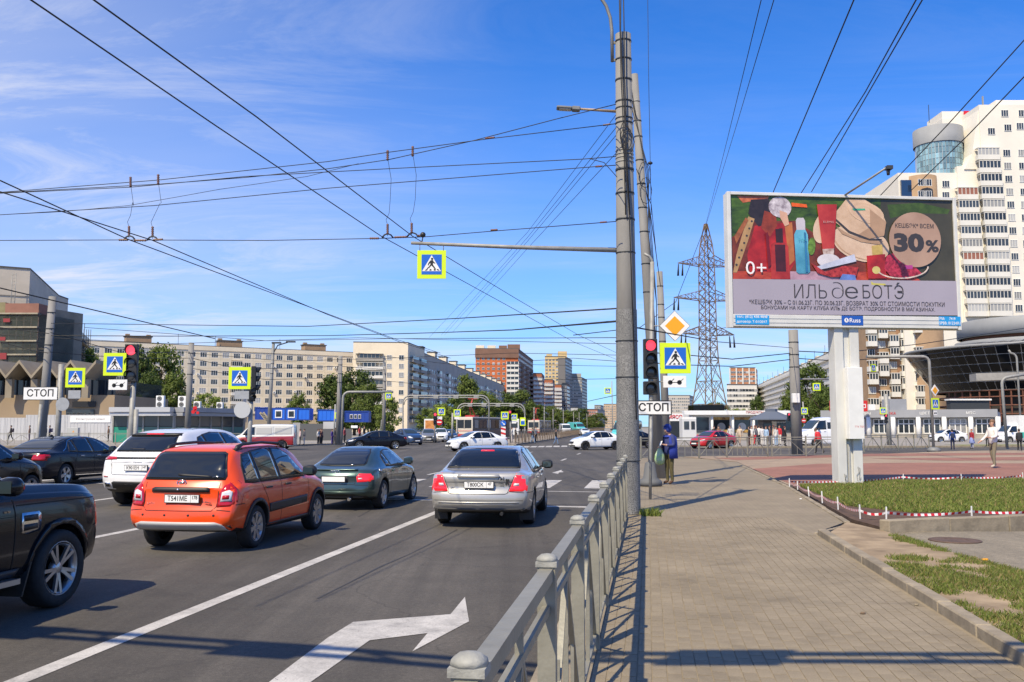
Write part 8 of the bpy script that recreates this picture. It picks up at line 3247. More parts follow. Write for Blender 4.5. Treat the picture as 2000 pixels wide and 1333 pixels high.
# trams
def tram(label, px, Y, heading, L_=15.0, body=(.62,.58,.52)):
 hd = Vector(heading).normalized()
 t = thing('tram', label, 'tram', XG(px, Y), math.atan2(hd.y, hd.x))
 W_, H_ = 2.5,2.95
 CR = M('tram_cream', (.62,.57,.48),.5)
 MR = M('tram_red', (.42,.03,.03),.45)
 DB = M('tram_brown', (.20,.12,.09),.5)
 def bx(name, c_, d_, mat, parent=t, bev=0):
  m_ = MB()
  m_.box(c_, d_)
  me = m_.mesh(name, mat)
  if bev:
   bevel_mesh(me, bev, 2)
  return obj(name, me, parent)
 bx('lower_body', (-L_ / 2,0,.85),(L_, W_, 1.1), DB, bev=.08)
 bx('upper_body', (-L_ / 2,0,2.15),(L_ - .1, W_ - .05,1.5), M('tram_frame', (.10,.085,.075),.5))
 bx('roof', (-L_ / 2,0,3.0),(L_ - .1, W_ - .1,.25), M('tram_roof', (.42,.40,.37),.6), bev=.1)
 bx('front_panel', (.02,0,1.0),(.12, W_ + .02,.8), CR, bev=.03)
 bx('front_band', (.05,0,.62),(.12, W_ + .03,.3), MR)
 bx('front_stripe', (.09,0,1.2),(.04, W_ + .03,.08), MR)
 bx('front_frame', (.0,0,2.25),(.12, W_, 1.65), CR, bev=.03)
 bx('windscreen', (.07,0,2.15),(.03, W_ - .35,1.15), WGL)
 bx('windscreen_bar', (.09,0,2.15),(.03,.06,1.15), CR)
 for s in (-1,1):
  bx('headlamp', (.09, s * .75,.95),(.04,.22,.16), LAMPW)
 n = 9
 for k in range(n):
  for s in (-1,1):
   bx('side_window', (-.9 - k * (L_ - 1.4) / n - .4, s * (W_ / 2 - .01),2.15),((L_ - 1.4) / n - .22,.04,1.15), WGL if k % 3 else WCUR)
 for x in (-3,-L_ + 3):
  bx('bogie', (x, 0,.3),(2.2,2.0,.5), DARKG)
 m_ = MB()
 m_.box((-2.6,0,3.25),(1.6,1.4,.25))
 m_.bar((-2.9,-.35,3.35),(-1.9,-.1,4.6),.08,.08)
 m_.bar((-2.9,.35,3.35),(-1.9,.1,4.6),.08,.08)
 m_.bar((-1.9,-.1,4.6),(-2.8,0,5.7),.08,.08)
 m_.bar((-1.9,.1,4.6),(-2.8,0,5.7),.08,.08)
 m_.bar((-2.8,-.7,5.7),(-2.8,.7,5.7),.1,.08)
 m_.build('pantograph', MR, t)
 return t
tram('red and cream tram coming towards the junction behind the white liftback', 908,128,(-.36,-.93,0))
tram('second tram standing at the stop in the middle of the avenue', 1042,195,(-.22,-.97,0),14)
bxp = thing('bus', 'white bus roof seen behind the red and cream tram', 'bus', XG(965,165))
m = MB()
m.box((0,0,1.7),(9,2.5,2.9))
obj('body', bevel_mesh(m.mesh('body', WHITEP),.15,2), bxp)
m = MB()
m.box((0,-1.28,2.1),(8.4,.04,1.0))
m.build('side_window', WGL, bxp)
ap = thing('advertising_panel', 'small lit orange advertising panel across the junction behind the silver car', 'billboard', XG(841,122,.1))
m = MB()
m.box((0,0,1.7),(1.5,.3,2.0))
m.box((0,0,.4),(.3,.2,.8))
m.build('case', WHITEP, ap)
m = MB()
m.box((0,-.16,1.75),(1.2,.03,1.5))
m.build('poster', M('ad_orange', (.65,.12,.02),.5, var=.6, scale=1.5, col2=(.75,.35,.1)), ap)
# people
SKIN = M('skin', (.46,.27,.19),.55)
def cloth(name, col, rough=.85):
 return M('cloth_' + name, col, rough, var=.12, scale=8, bump=.2, bscale=14)
def hair_mat(name, col):
 return M('hair_' + name, col, .7, var=.25, scale=30)
POSES = {}
def body_mesh(pose, bulk=1.0, fingers=False):
 """one continuous figure, 1.75 m tall, facing +x; returns mesh with slots skin, top, trousers, shoes"""
 key = (pose, bulk, fingers)
 if key in POSES:
  return POSES[key]
 J = {}
 J['pelvis'] = (0,0,.96)
 J['spine'] = (.0,0,1.14)
 J['chest'] = (.0,0,1.32)
 J['neck'] = (.0,0,1.49)
 J['chin'] = (.03,0,1.57)
 J['head'] = (.02,0,1.65)
 J['crown'] = (.005,0,1.72)
 for s, n in ((1, 'l'),(-1, 'r')):
  J['sh' + n] = (0, s * .17,1.41)
  J['el' + n] = (-.02, s * .23,1.14)
  J['wr' + n] = (.03, s * .25,.90)
  J['ha' + n] = (.05, s * .25,.81)
  J['hi' + n] = (0, s * .095,.90)
  J['kn' + n] = (.01, s * .10,.49)
  J['an' + n] = (-.02, s * .105,.085)
  J['to' + n] = (.14, s * .12,.035)
 def setj(**k):
  for a, v in k.items():
   J[a] = v
 if pose == 'walk':
  setj(knl=(.16,.09,.52), anl=(.24,.09,.10), tol=(.39,.10,.06), knr=(-.06,-.09,.50), anr=(-.26,-.09,.13), tor=(-.13,-.10,.045),
             ell=(-.10,.22,1.16), wrl=(-.10,.24,.92), hal=(-.08,.24,.83), elr=(.08,-.22,1.16), wrr=(.22,-.22,.96), har=(.28,-.22,.89))
 elif pose == 'phone':
  setj(ell=(.02,.24,1.15), wrl=(.24,.16,1.16), hal=(.33,.12,1.18), elr=(.0,-.24,1.14), wrr=(.22,-.15,1.10), har=(.30,-.10,1.10),
             chin=(.085,0,1.545), head=(.075,0,1.635), crown=(.06,0,1.715), neck=(.02,0,1.48))
 elif pose == 'bent':
  setj(spine=(.05,0,1.13), chest=(.13,0,1.29), neck=(.22,0,1.42), chin=(.28,0,1.47), head=(.30,0,1.55), crown=(.30,0,1.63),
             shl=(.12,.17,1.37), shr=(.12,-.17,1.37), ell=(.10,.23,1.10), wrl=(.18,.22,.87), hal=(.2,.22,.79), elr=(.06,-.23,1.11), wrr=(.02,-.24,.88), har=(.03,-.24,.79),
             knl=(.16,.09,.52), anl=(.22,.09,.10), tol=(.37,.10,.05), knr=(-.07,-.09,.50), anr=(-.28,-.09,.13), tor=(-.15,-.10,.045))
 elif pose == 'reach':
  setj(ell=(.04,.25,1.15), wrl=(.25,.20,1.10), hal=(.34,.17,1.12), elr=(.10,-.23,1.15), wrr=(.30,-.25,.98), har=(.39,-.25,.93),
             knl=(.06,.09,.50), anl=(.05,.09,.085), tol=(.21,.10,.035), knr=(.0,-.1,.49), anr=(-.12,-.10,.09), tor=(.03,-.11,.04))
 elif pose == 'pocket':
  setj(ell=(-.08,.27,1.16), wrl=(.03,.22,.98), hal=(.06,.17,.92), elr=(-.08,-.27,1.16), wrr=(.03,-.22,.98), har=(.06,-.17,.92))
 B = [('pelvis', 'spine'),('spine', 'chest'),('chest', 'neck'),('neck', 'chin'),('chin', 'head'),('head', 'crown')]
 for n in 'lr':
  B += [('chest', 'sh' + n),('sh' + n, 'el' + n),('el' + n, 'wr' + n),('wr' + n, 'ha' + n),('pelvis', 'hi' + n),('hi' + n, 'kn' + n),('kn' + n, 'an' + n),('an' + n, 'to' + n)]
 k = bulk
 RAD = dict(pelvis=(.155,.12), spine=(.15 * k, .115 * k), chest=(.165 * k, .125 * k), neck=(.058,.058), chin=(.07,.075), head=(.082,.098), crown=(.06,.07),
               sh=(.075 * k, .075 * k), el=(.055 * k, .055 * k), wr=(.036,.036), ha=(.036,.026), hi=(.10,.10), kn=(.068,.068), an=(.05,.05), to=(.045,.035))
 names = list(J)
 if fingers:
  for s, n in ((1, 'l'),(-1, 'r')):
   w_, h_ = Vector(J['wr' + n]), Vector(J['ha' + n])
   dr = (h_ - w_).normalized()
   side = dr.cross(Vector((0,0,1)))
   side = side.normalized() if side.length > .1 else Vector((0,1,0))
   dn = side.cross(dr)
   for f in range(4):
    b0 = h_ + side * ((f - 1.5) * .019)
    ln = (.040,.046,.044,.034)[f]
    b1 = b0 + dr * ln
    b2 = b1 + (dr * .5 + dn * .7 * (1 if dn.z < 0 else -1)) * ln * .8
    J['f%s%da' % (n, f)] = tuple(b1)
    J['f%s%db' % (n, f)] = tuple(b2)
    B += [('ha' + n, 'f%s%da' % (n, f)),('f%s%da' % (n, f), 'f%s%db' % (n, f))]
   tb = w_ + (h_ - w_) * .5 + side * (.035 * (-s))
   J['f%sta' % n] = tuple(tb + side * (.02 * -s) + dr * .02)
   B += [('wr' + n, 'f%sta' % n)]
  names = list(J)
 me = bpy.data.meshes.new('person')
 me.from_pydata([J[n] for n in names], [(names.index(a), names.index(b)) for a, b in B], [])
 o = scratch('tmp_person', me)
 sk = o.modifiers.new('s', 'SKIN')
 ss = o.modifiers.new('u', 'SUBSURF')
 ss.levels = 1
 ss.render_levels = 1
 if not me.skin_vertices:
  me.attributes  # the layer appears with the modifier's first evaluation
  bmx = bmesh.new()
  bmx.from_mesh(me)
  bmx.verts.layers.skin.verify()
  bmx.to_mesh(me)
  bmx.free()
 sv = me.skin_vertices[0].data
 for i, n in enumerate(names):
  r_ = RAD.get(n) or RAD.get(n[:2]) if not n.startswith('f') else (.0095,.0095)
  if n.startswith('f') and len(n) <= 4 and n[0] == 'f' and n[1] in 'lr':
   r_ = (.0095,.0095)
  sv[i].radius = r_
  sv[i].use_root = (n == 'pelvis')
  sv[i].use_loose = False
 m2 = evaluated(o)
 bpy.data.objects.remove(o)
 m2.name = 'person'
 m2.materials.clear()
 segs = []
 for a, b in B:
  if b in ('chin', 'head', 'crown') or b.startswith('ha') or (b[0] == 'f' and b[1] in 'lr'):
   mt = 0
  elif b[:2] in ('hi', 'kn', 'an'):
   mt = 2
  elif b[:2] == 'to':
   mt = 3
  else:
   mt = 1
  segs.append((Vector(J[a]), Vector(J[b]), mt))
 for p in m2.polygons:
  c = p.center
  best = None
  for a, b, mt in segs:
   ab = b - a
   t_ = max(0, min(1,(c - a).dot(ab) / ab.length_squared))
   dd = (c - a - ab * t_).length
   if best is None or dd < best[0]:
    best = (dd, mt, t_)
  mt = best[1]
  if c.z < .09:
   mt = 3
  if mt == 2 and c.z > .93:
   mt = 1
  p.material_index = mt
  p.use_smooth = True
 POSES[key] = (m2, {n: Vector(v) for n, v in J.items()})
 return POSES[key]
def person(px, py, hpx, heading, pose, label, top, trousers, hair=(.05,.03,.02), shoes=(.03,.025,.02), bulk=1.0, gz=.15, group=None, hood=None, fingers=False, Y=None, skirt=None, coat=None, pack=None):
 p = G(px, py, gz) if Y is None else XG(px, Y, gz)
 me, J = body_mesh(pose, bulk, fingers)
 m = me.copy()
 key = lambda c: '%d_%d_%d' % tuple(int(x * 999) for x in c)
 for mt in (SKIN, cloth(key(top), top), cloth(key(trousers), trousers), M('shoe_' + key(shoes), shoes, .6)):
  m.materials.append(mt)
 hd = Vector(heading).normalized()
 h_ = hpx * p.y / FPX
 sc_ = max(1.45, min(1.92, h_)) / 1.76
 o = obj('person', m, None, p, (0,0, math.atan2(hd.y, hd.x)),(sc_,) * 3)
 tag(o, label, 'person', group)
 hm = MB()
 hc_ = J['head'] + Vector((-.02,0,.02))
 if hood:
  hm.smooth = True
  hm.sphere(hc_ + Vector((-.005,0,.0)),.125,14,10,(1.05,.95,1.12))
  hm.box(hc_ + Vector((.10,0,.07)),(.09,.15,.015))
  hm.build('hood', cloth(key(hood), hood), o)
  fm = MB()
  fm.smooth = True
  fm.sphere(hc_ + Vector((.055,0,-.045)),.078,12,8,(.95,.85,1.05))
  fm.build('face', SKIN, o)
 else:
  hm.smooth = True
  hm.sphere(hc_ + Vector((-.012,0,.025)),.103,12,8,(1.0,.88,.92))
  hm.build('hair', hair_mat(key(hair), hair), o)
  if fingers:
   nm = MB()
   nm.sphere(J['head'] + Vector((.092,0,-.03)),.018,8,6,(1,.8,1.4))
   nm.build('nose', SKIN, o)
   for s in (-1,1):
    em = MB()
    em.sphere(J['head'] + Vector((.082, s * .033,.005)),.011,8,6)
    em.build('eye', SIGNK, o)
    em = MB()
    em.sphere(J['head'] + Vector((-.0, s * .085,-.015)),.026,8,6,(.8,.4,1.3))
    em.build('ear', SKIN, o)
 if skirt:
  s_ = MB()
  s_.lathe([(.15,1.02),(.19,.85),(.25,.50),(.24,.49)], (0,0,0),14, cap=False)
  s_.build('skirt', cloth(key(skirt), skirt), o)
 if coat:
  s_ = MB()
  s_.lathe([(.10,1.47),(.20 * bulk, 1.38),(.205 * bulk, 1.15),(.20 * bulk, .95),(.215 * bulk, .78),(.20 * bulk, .78)], (J['chest'].x * .5,0,0),16, Matrix.Diagonal(Vector((.80,1.0,1))), cap=False)
  s_.build('coat', cloth(key(coat), coat), o)
 if pack:
  b_ = MB()
  b_.box((-.22,0,1.22),(.17,.30,.44))
  bo = obj('backpack', bevel_mesh(b_.mesh('backpack', cloth(key(pack), pack)),.05,2), o)
 return o
K = (.015,.015,.018)
p1 = person(1308,946,114,(-.85,-.5,0), 'phone', 'person in royal blue jacket and blue hood looking down at a phone', (.035,.045,.15),(.10,.085,.035), shoes=(.10,.05,.025), bulk=1.12, hood=(.02,.045,.24), fingers=True)
jm = MB()
jm.lathe([(.11,1.47),(.22,1.40),(.245,1.2),(.245,1.0),(.26,.76),(.245,.76)], (-.03,0,0),18, Matrix.Diagonal(Vector((.86,1.0,1))), cap=False)
jk = jm.mesh('jacket', cloth('royal', (.015,.035,.26)))
bmx = bmesh.new()
bmx.from_mesh(jk)
bmesh.ops.delete(bmx, geom=[f for f in bmx.faces if f.calc_center_median().x > .13 and abs(f.calc_center_median().y) < .13], context='FACES')
bmx.to_mesh(jk)
bmx.free()
for q_ in jk.polygons:
 q_.use_smooth = True
obj('jacket', jk, p1)
ph = MB()
ph.box((0,0,0),(.012,.075,.15))
pho = obj('phone', bevel_mesh(ph.mesh('phone', M('phone_white', (.7,.7,.7),.3)),.005), None)
wp = Matrix.Translation(p1.location) @ p1.rotation_euler.to_matrix().to_4x4() @ Matrix.Scale(p1.scale.x, 4)
pho.matrix_world = wp @ Matrix.Translation((.39,.09,1.22)) @ Matrix.Rotation(-.5,4, 'Y')
tag(pho, 'white phone held by the person in the blue hood', 'phone')
bg_ = MB()
bg_.smooth = True
bg_.lathe([(.02,.34),(.03,.28),(.07,.22),(.15,.08),(.175,-.06),(.15,-.18),(.08,-.22),(.01,-.22)], n=14, mtx=Matrix.Diagonal(Vector((1,.7,1))))
bgm = bg_.mesh('plastic_bag', M('bag_white', (.62,.68,.56),.4, var=.25, scale=9, col2=(.30,.52,.16)))
for v in bgm.vertices:
 v.co *= 1 + random.uniform(-.07,.07)
pb = obj('plastic_bag', bgm, None)
pb.matrix_world = wp @ Matrix.Translation((.30,-.08,.80))
tag(pb, 'white and green plastic bag hanging from the blue hooded person\'s hand', 'bag')
p2 = person(1601,887,52,(-.55,.8,0), 'bent', 'person in red jacket walking bent forward left of the billboard post', (.55,.03,.04),(.03,.03,.035),(.10,.07,.05), bulk=1.2, fingers=True)
p3 = person(1942,914,95,(-1,-.15,0), 'reach', 'person in white jacket and khaki trousers walking left across the plaza', (.68,.66,.62),(.20,.175,.12),(.16,.09,.05),(.45,.40,.33), bulk=1.2, fingers=True)
person(1861,879,36,(.3,1,0), 'stand', 'person in blue jacket with dark backpack at the plaza edge', (.015,.07,.34),(.015,.02,.06), pack=(.02,.03,.07), bulk=1.1)
person(1899,877,34,(-1,-.2,0), 'stand', 'person in dark red top and blue-white skirt left of the white jacket', (.30,.02,.03),(.4,.4,.5),(.25,.10,.04), skirt=(.25,.30,.55))
person(1992,881,42,(.4,1,0), 'walk', 'person in black coat at the right edge of the plaza', K, K, coat=(.02,.02,.025))
person(1929,872,20,(0,1,0), 'stand', 'small dark figure behind the white jacketed person', K, K)
cols = [(.02,.02,.025),(.60,.58,.55),(.05,.06,.10),(.66,.64,.6),(.30,.42,.58),(.10,.05,.04),(.50,.40,.30),(.45,.02,.03),(.02,.02,.02),(.55,.55,.58),(.12,.12,.14),(.40,.30,.22),(.62,.6,.55)]
words = ['black jacket', 'white top', 'dark blue jacket', 'white shirt', 'light blue shirt', 'brown coat', 'beige jacket', 'red top', 'black coat', 'pale grey top', 'charcoal jacket', 'tan jacket', 'cream blouse']
place_w = ['in the crowd, left end', 'in the crowd beside the black jacket', 'in the crowd, back turned', 'in the crowd before the dark kiosk', 'in the crowd with pale trousers', 'in the crowd under the tented roof', 'alone between red car and crowd', 'in the crowd near its right end', 'at the right end of the crowd', 'in the crowd centre', 'in the crowd behind the railing post', 'in the crowd near the kiosk pillar', 'in the crowd, tallest']
xs_ = [1459,1464,1470,1478,1492,1499,1441,1518,1528,1484,1473,1506,1511]
for i in range(13):
 Yc = 80 + (i % 4) * 1.6
 person(xs_[i], 0,38,(random.uniform(-1,1), random.uniform(-1,.3),0),('stand', 'pocket', 'walk', 'stand')[i % 4], 'person in %s %s' % (words[i], place_w[i]), cols[i], ((.6,.6,.58) if i == 4 else cols[(i + 5) % 13]),(.05 + .04 * (i % 3),.035,.025), gz=.12, group='people waiting at the crossing on the right', Y=Yc, bulk=1.05)
for px, Yc, w_, c_, pose in ((1391,86, 'dark hair behind the red car roof', K, 'stand'),(1422,88, 'white and black behind the red car boot', (.5,.5,.5), 'stand'),(1543,100, 'black before the coffee kiosk door', K, 'stand'),(1400,87, 'brown beside another behind the red car', (.2,.1,.06), 'stand')):
 person(px, 0,36,(0,-1,0), pose, 'person in ' + w_, c_, K, Y=Yc, gz=.12)
for px, Yc, lab, c_, tr_, pose, pk in ((30,108, 'person in black with backpack walking before the hoarding', K, K, 'walk', (.05,.04,.06)),(66,108, 'person in brown top before the hoarding', (.16,.10,.08),(.10,.07,.12), 'stand', None),(98,107, 'person in dark clothes left of two by the bus stop', (.03,.03,.06), K, 'stand', None),(105,107.5, 'person with backpack right of two by the bus stop', (.04,.04,.10), K, 'stand', (.03,.03,.08)),
          (219,104, 'person in brown coat beside the green kiosk panel', (.14,.08,.05), K, 'stand', None),
          (590,86, 'person in pale pink top at the far left corner', (.55,.42,.40),(.04,.04,.05), 'stand', None),(598,86.5, 'person in dark top beside the pink one', (.08,.08,.10),(.4,.4,.42), 'stand', None),
          (625,87, 'person in white coat at the far left corner', (.6,.58,.55), K, 'stand', None),(632,87.5, 'person in brown behind the white coat', (.16,.07,.06), K, 'stand', None),(629,88.5, 'person in black between white coat and brown', K, K, 'pocket', None),
          (652,86, 'person in purple before the grey pole', (.07,.04,.22),(.06,.04,.2), 'stand', None),(659,92, 'person in black coat beside the grey pole', K, K, 'stand', None),
          (676,96, 'person in dark red behind the black saloon', (.25,.04,.05), K, 'stand', None),(705,104, 'person in red far behind the black saloon', (.4,.03,.04), K, 'stand', None),(714,104, 'person in black far behind the black saloon', K, K, 'stand', None),
          (1040,91, 'person in dark jacket and blue jeans crossing at the tram stop', (.035,.045,.06),(.16,.24,.36), 'walk', None),(1085,91, 'person in black jacket and jeans on the far zebra crossing', (.02,.018,.016),(.14,.22,.36), 'walk', None),
          (1000,97, 'person in white at the tram stop traffic light', (.6,.57,.54),(.55,.5,.48), 'stand', None),(1007,97, 'person in black at the tram stop traffic light', K, K, 'stand', None),(1046,100, 'person in grey behind the railing of the tram stop', (.2,.22,.25), K, 'stand', None)):
 person(px, 0,30,(-1 if px < 620 else 1,-.3,0), pose, lab, c_, tr_, Y=Yc, gz=(.0 if px in (1085,) else .12), pack=pk)
# overhead wires
def wire(label, pts, r=.009, name='overhead_wire', n=5, parent=None):
 m = MB()
 m.tube(pts, r, n)
 o = m.build(name, WIRE, parent)
 if parent is None:
  tag(o, label, 'wire')
 return o
def ins(o, a, b, r=.035):
 m = MB()
 a, b = Vector(a), Vector(b)
 k = 5
 pts = [a + (b - a) * (i / (2 * k)) for i in range(2 * k + 1)]
 m.tube(pts, [r if i % 2 else r * .6 for i in range(2 * k + 1)], 8)
 return m.build('insulator', INSUL, o)
ZC = 5.8
trolley = []
for lab, pp in (('left trolley wire of the pair running down from the top left corner', ((60,0),(420,245),(745,462),(960,580),(1120,668),(1205,703))),
    ('right trolley wire of the pair running down from the top left corner', ((180,-2),(500,228),(806,462),(1010,585),(1130,655),(1205,690)))):
 P = [G(x, y, ZC) for x, y in pp]
 P.insert(0, P[0] + (P[0] - P[1]) * .8)
 o = wire(lab, P, .0095)
 trolley.append(o)
for lab, pp in (('upper trolley wire of the second pair crossing at the left', ((0,353),(250,468),(620,606),(770,662),(860,690))),
    ('lower trolley wire of the second pair crossing at the left', ((0,375),(298,470),(640,615),(780,668),(880,700)))):
 pp = [(x, y + (0 if 'upper' in lab else 0)) for x, y in pp]
 wire(lab, [G(x, y, ZC) for x, y in pp], .012)
wire('trolley wire far left running towards the concrete pole', [G(0,563,5.8), G(200,610,5.8), G(420,662,5.8)], .02)
def span(lab, pts, r=.009):
 return wire(lab, [AT(x, y, Y) for x, y, Y in pts], r)
s1 = span('span wire from the thick pole at sign height across the picture', [(1203,433,17.4),(960,452,18.6),(830,463,19.4),(745,466,19.4),(520,470,19.6),(240,469,19.8),(0,470,20.5),(-120,471,21)])
for a, b in (((1185,434),(1172,435)),((972,449),(958,450))):
 ins(s1, AT(*a, 17.5), AT(*b, 17.5),.022)
for a, b in (((740,466),(722,466)),((795,463),(770,464)),((815,461),(830,460))):
 ins(s1, AT(*a, 19.35), AT(*b, 19.35),.028)
for a, b in (((232,469),(250,469)),((262,470),(286,470)),((300,469),(318,468))):
 ins(s1, AT(*a, 19.7), AT(*b, 19.7),.028)
for x, y in ((757,462),(806,460),(253,466),(298,467)):
 m = MB()
 Yc = 19.35 if x > 500 else 19.7
 m.tube([AT(x + dx, y + dy, Yc) for dx, dy in ((-11,3),(-6,-3),(0,-5),(6,-3),(11,3))], .018,6)
 m.build('hanger_clamp', DARKG, s1)
s2 = span('long span wire from below the lamp sagging to the left edge', [(1203,204,17.4),(1090,232,17.9),(925,275,18.4),(760,312,19),(640,330,19.4),(480,347,19.8),(310,360,20),(0,377,21),(-100,382,21)])
s3 = span('second long span wire from the upper pole bands to the left edge', [(1203,242,17.4),(950,272,18.2),(757,298,18.9),(640,316,19.4),(310,352,20),(0,376,21),(-100,386,21)])
ins(s3, AT(1192,243,17.45), AT(1178,245,17.5),.022)
ins(s3, AT(966,269,18.1), AT(948,271,18.2),.024)
s4 = span('third long span wire ending at the pole ring', [(1203,306,17.4),(1140,311,17.7),(757,330,18.9),(480,345,19.7),(255,366,20),(0,378,21),(-100,384,21)])
s5 = span('lowest long span wire ending at the pole ring', [(1203,323,17.4),(1160,326,17.6),(640,368,19),(300,402,20),(0,420,21),(-100,428,21)])
ins(s5, AT(1176,325,17.5), AT(1163,326,17.6),.022)
span('loose looping wire tangled between the long span wires', [(1150,310,17.8),(1180,318,17.6),(1205,346,17.3)], .008)
span('thin wavy cable hanging under the long span wires at the left', [(700,320,19.2),(600,345,19.5),(500,360,19.8),(430,370,20),(330,388,20),(250,402,20.3),(120,414,20.6),(0,420,21)], .006)
for x, yt, yb, Yc, lab in ((757,300,462,19.2, 'dropper wire with brown insulators left of the crossing sign arm'),(806,292,460,19.1, 'dropper wire with brown insulators at the tip of the crossing sign arm'),(255,352,466,19.8, 'dropper wire with brown insulators at the left, first of two'),(309,347,467,19.8, 'dropper wire with brown insulators at the left, second of two')):
 xb = {757: 757,806: 804,255: 252,309: 298}[x]
 k = 7 if x > 500 else 6
 o = span(lab, [(x, yt, Yc),(x + 1, yt + 14, Yc),(x + k, yt + 50, Yc),(x + k - 2, yb - 70, Yc),(xb + 3, yb - 45, Yc),(xb - 3, yb - 32, Yc),(xb, yb - 22, Yc),(xb, yb, Yc)], .005)
 ins(o, AT(x, yt - 6, Yc), AT(x, yt + 14, Yc),.032)
 ins(o, AT(xb, yb - 24, Yc), AT(xb, yb - 4, Yc),.032)
for i, (y0, x1, y1, lab) in enumerate(((225,838,660, 'first'),(250,862,655, 'second'),(265,868,655, 'third'),(300,885,648, 'fourth'))):
 span('thin stay wire falling from the thick pole to the far left, %s from the top' % lab, [(1203, y0,17.5),(1030,(y0 + y1) / 2 + 12,30),(x1, y1,62)], .0065)
for lab, pts in (('power line wire rising from the pylon top, left of two', [(1379,437,172),(1420,275,100),(1488,-5,55)]),('power line wire rising from the pylon top, right of two', [(1380,437,172),(1440,240,95),(1513,-5,52)]),
                 ('single wire rising behind the billboard top left corner', [(1500,400,60),(1580,210,45),(1669,-3,34)]),('pair wire rising behind the billboard middle, left of two', [(1560,385,60),(1690,180,45),(1792,-5,34)]),
                 ('pair wire rising behind the billboard middle, right of two', [(1585,375,60),(1700,175,45),(1806,-8,34)]),('wire rising to the right edge above the tower, upper one', [(1712,390,60),(1850,245,48),(2010,68,40)]),
                 ('wire rising to the right edge across the tower, lower one', [(1780,372,60),(1890,265,48),(2010,140,40)])):
 span(lab, pts, .03)
o = span('thin vertical wire right of the poles', [(1265,-10,26),(1267,160,26),(1270,318,26),(1272,420,26)], .008)
m = MB()
c = AT(1270,319,26)
m.sphere(c, .06,10,7,(1.2,.8,.8))
m.build('wire_clamp', WIRE, o)
span('black cable running from the tilted pole down to the third pole', [(1240,215,29.7),(1252,320,32),(1268,405,36),(1278,470,42),(1290,560,49.5)], .02)
span('thin cable from the tilted pole top to the diamond sign height', [(1243,330,29.5),(1272,400,32),(1284,520,40)], .012)
span('pylon line wire sagging to the left behind the poles, upper', [(1378,440,172),(1320,590,150),(1250,640,120),(1120,655,100)], .05)
low = [('low wire from the leaning pole to the thick pole, highest', [(100,632,47),(600,638,40),(900,622,30),(1205,603,18)], .016),
       ('low thick cable with small clamps across the flats', [(100,656,47),(330,657,52),(640,656,55),(860,650,45),(1000,645,35),(1205,628,18)], .022),
       ('low wire just below the thick cable over the flats', [(165,640,60),(520,666,66),(760,662,66),(1205,660,40)], .018),
       ('low wire skimming the roof line of the cream flats', [(0,655,60),(330,672,66),(700,660,70),(1205,672,55)], .018),
       ('low wire through the orange tower top', [(700,690,80),(880,712,90),(1010,712,90),(1205,716,80)], .02),
       ('low wire below the top of the tall cream corner', [(370,690,72),(560,706,76),(760,700,80),(1000,690,75),(1205,694,60)], .02),
       ('low sagging wire before the cream flats upper storeys', [(374,700,72),(470,722,74),(664,716,86),(752,722,95)], .025),
       ('low sagging wire before the cream flats middle storeys', [(374,720,72),(520,742,80),(664,738,86),(752,744,95),(900,760,100)], .022),
       ('low wire across the scaffolding to the leaning pole', [(0,640,48),(96,652,47)], .02),
       ('second low wire across the scaffolding', [(0,668,48),(60,684,48),(94,690,47)], .02),
       ('wire from the leaning pole to the kiosk pole', [(99,650,47),(240,690,60),(372,688,72)], .02),
       ('wire from the leaning pole across the large crossing sign', [(97,688,47),(240,700,60),(372,700,72)], .018),
       ('wire between thick pole and concrete pole with switch box, upper', [(1240,640,18),(1400,668,36),(1548,680,56)], .016),
       ('wire between the third pole and the switch box pole, middle', [(1300,690,50),(1430,702,53),(1548,690,56)], .028),
       ('wire between the third pole and the switch box pole, lower', [(1300,712,50),(1430,716,53),(1548,702,56)], .025),
       ('wire from the pylon crossarm to the billboard side', [(1330,655,160),(1420,640,90),(1560,620,60)], .03),
       ('wire from the switch box pole to the right, upper', [(1550,686,56),(1640,690,60),(1800,672,70),(2010,640,80)], .03),
       ('wire from the switch box pole to the right, lower', [(1550,700,56),(1640,706,60),(1800,694,70),(2010,668,80)], .028),
       ('far wire above the striped towers', [(1000,730,120),(1100,742,140),(1205,740,110)], .035),
       ('far wire at the height of the grey tower top', [(1040,705,110),(1120,700,110),(1205,706,90)], .03),
       ('far rising wire right of the grey tower', [(1140,786,150),(1205,772,100)], .04)]
for lab, pts, r in low:
 span(lab, pts, r)
# grass, tape, litter
GRASSM = leaf_mat('grass_blade', (.105,.15,.03),(.24,.28,.06))
def blades(name, parent, inside, count, bounds, h0, h1, seed, mat=GRASSM, z=.17, clump=None, wd=.006):
 rr = random.Random(seed)
 m = MB()
 x0, x1, y0, y1 = bounds
 n = 0
 tries = 0
 while n < count and tries < count * 12:
  tries += 1
  x, y = rr.uniform(x0, x1), rr.uniform(y0, y1)
  if not inside(x, y):
   continue
  if clump and not clump(x, y, rr):
   continue
  n += 1
  a = rr.uniform(0,2 * PI)
  h_ = rr.uniform(h0, h1)
  w_ = wd * rr.uniform(.7,1.5)
  lx, ly = rr.gauss(0,.5) * h_, rr.gauss(0,.5) * h_
  c, s = math.cos(a) * w_, math.sin(a) * w_
  o = len(m.v)
  m.v += [(x - c, y - s, z - .004),(x + c, y + s, z - .004),(x + lx * .5 + c * .6, y + ly * .5 + s * .6, z + h_ * .62),(x + lx, y + ly, z + h_)]
  m.face([o, o + 1, o + 2])
  m.face([o, o + 2, o + 3])
 o = m.build(name, mat, parent)
 o['kind'] = 'stuff'
 return o
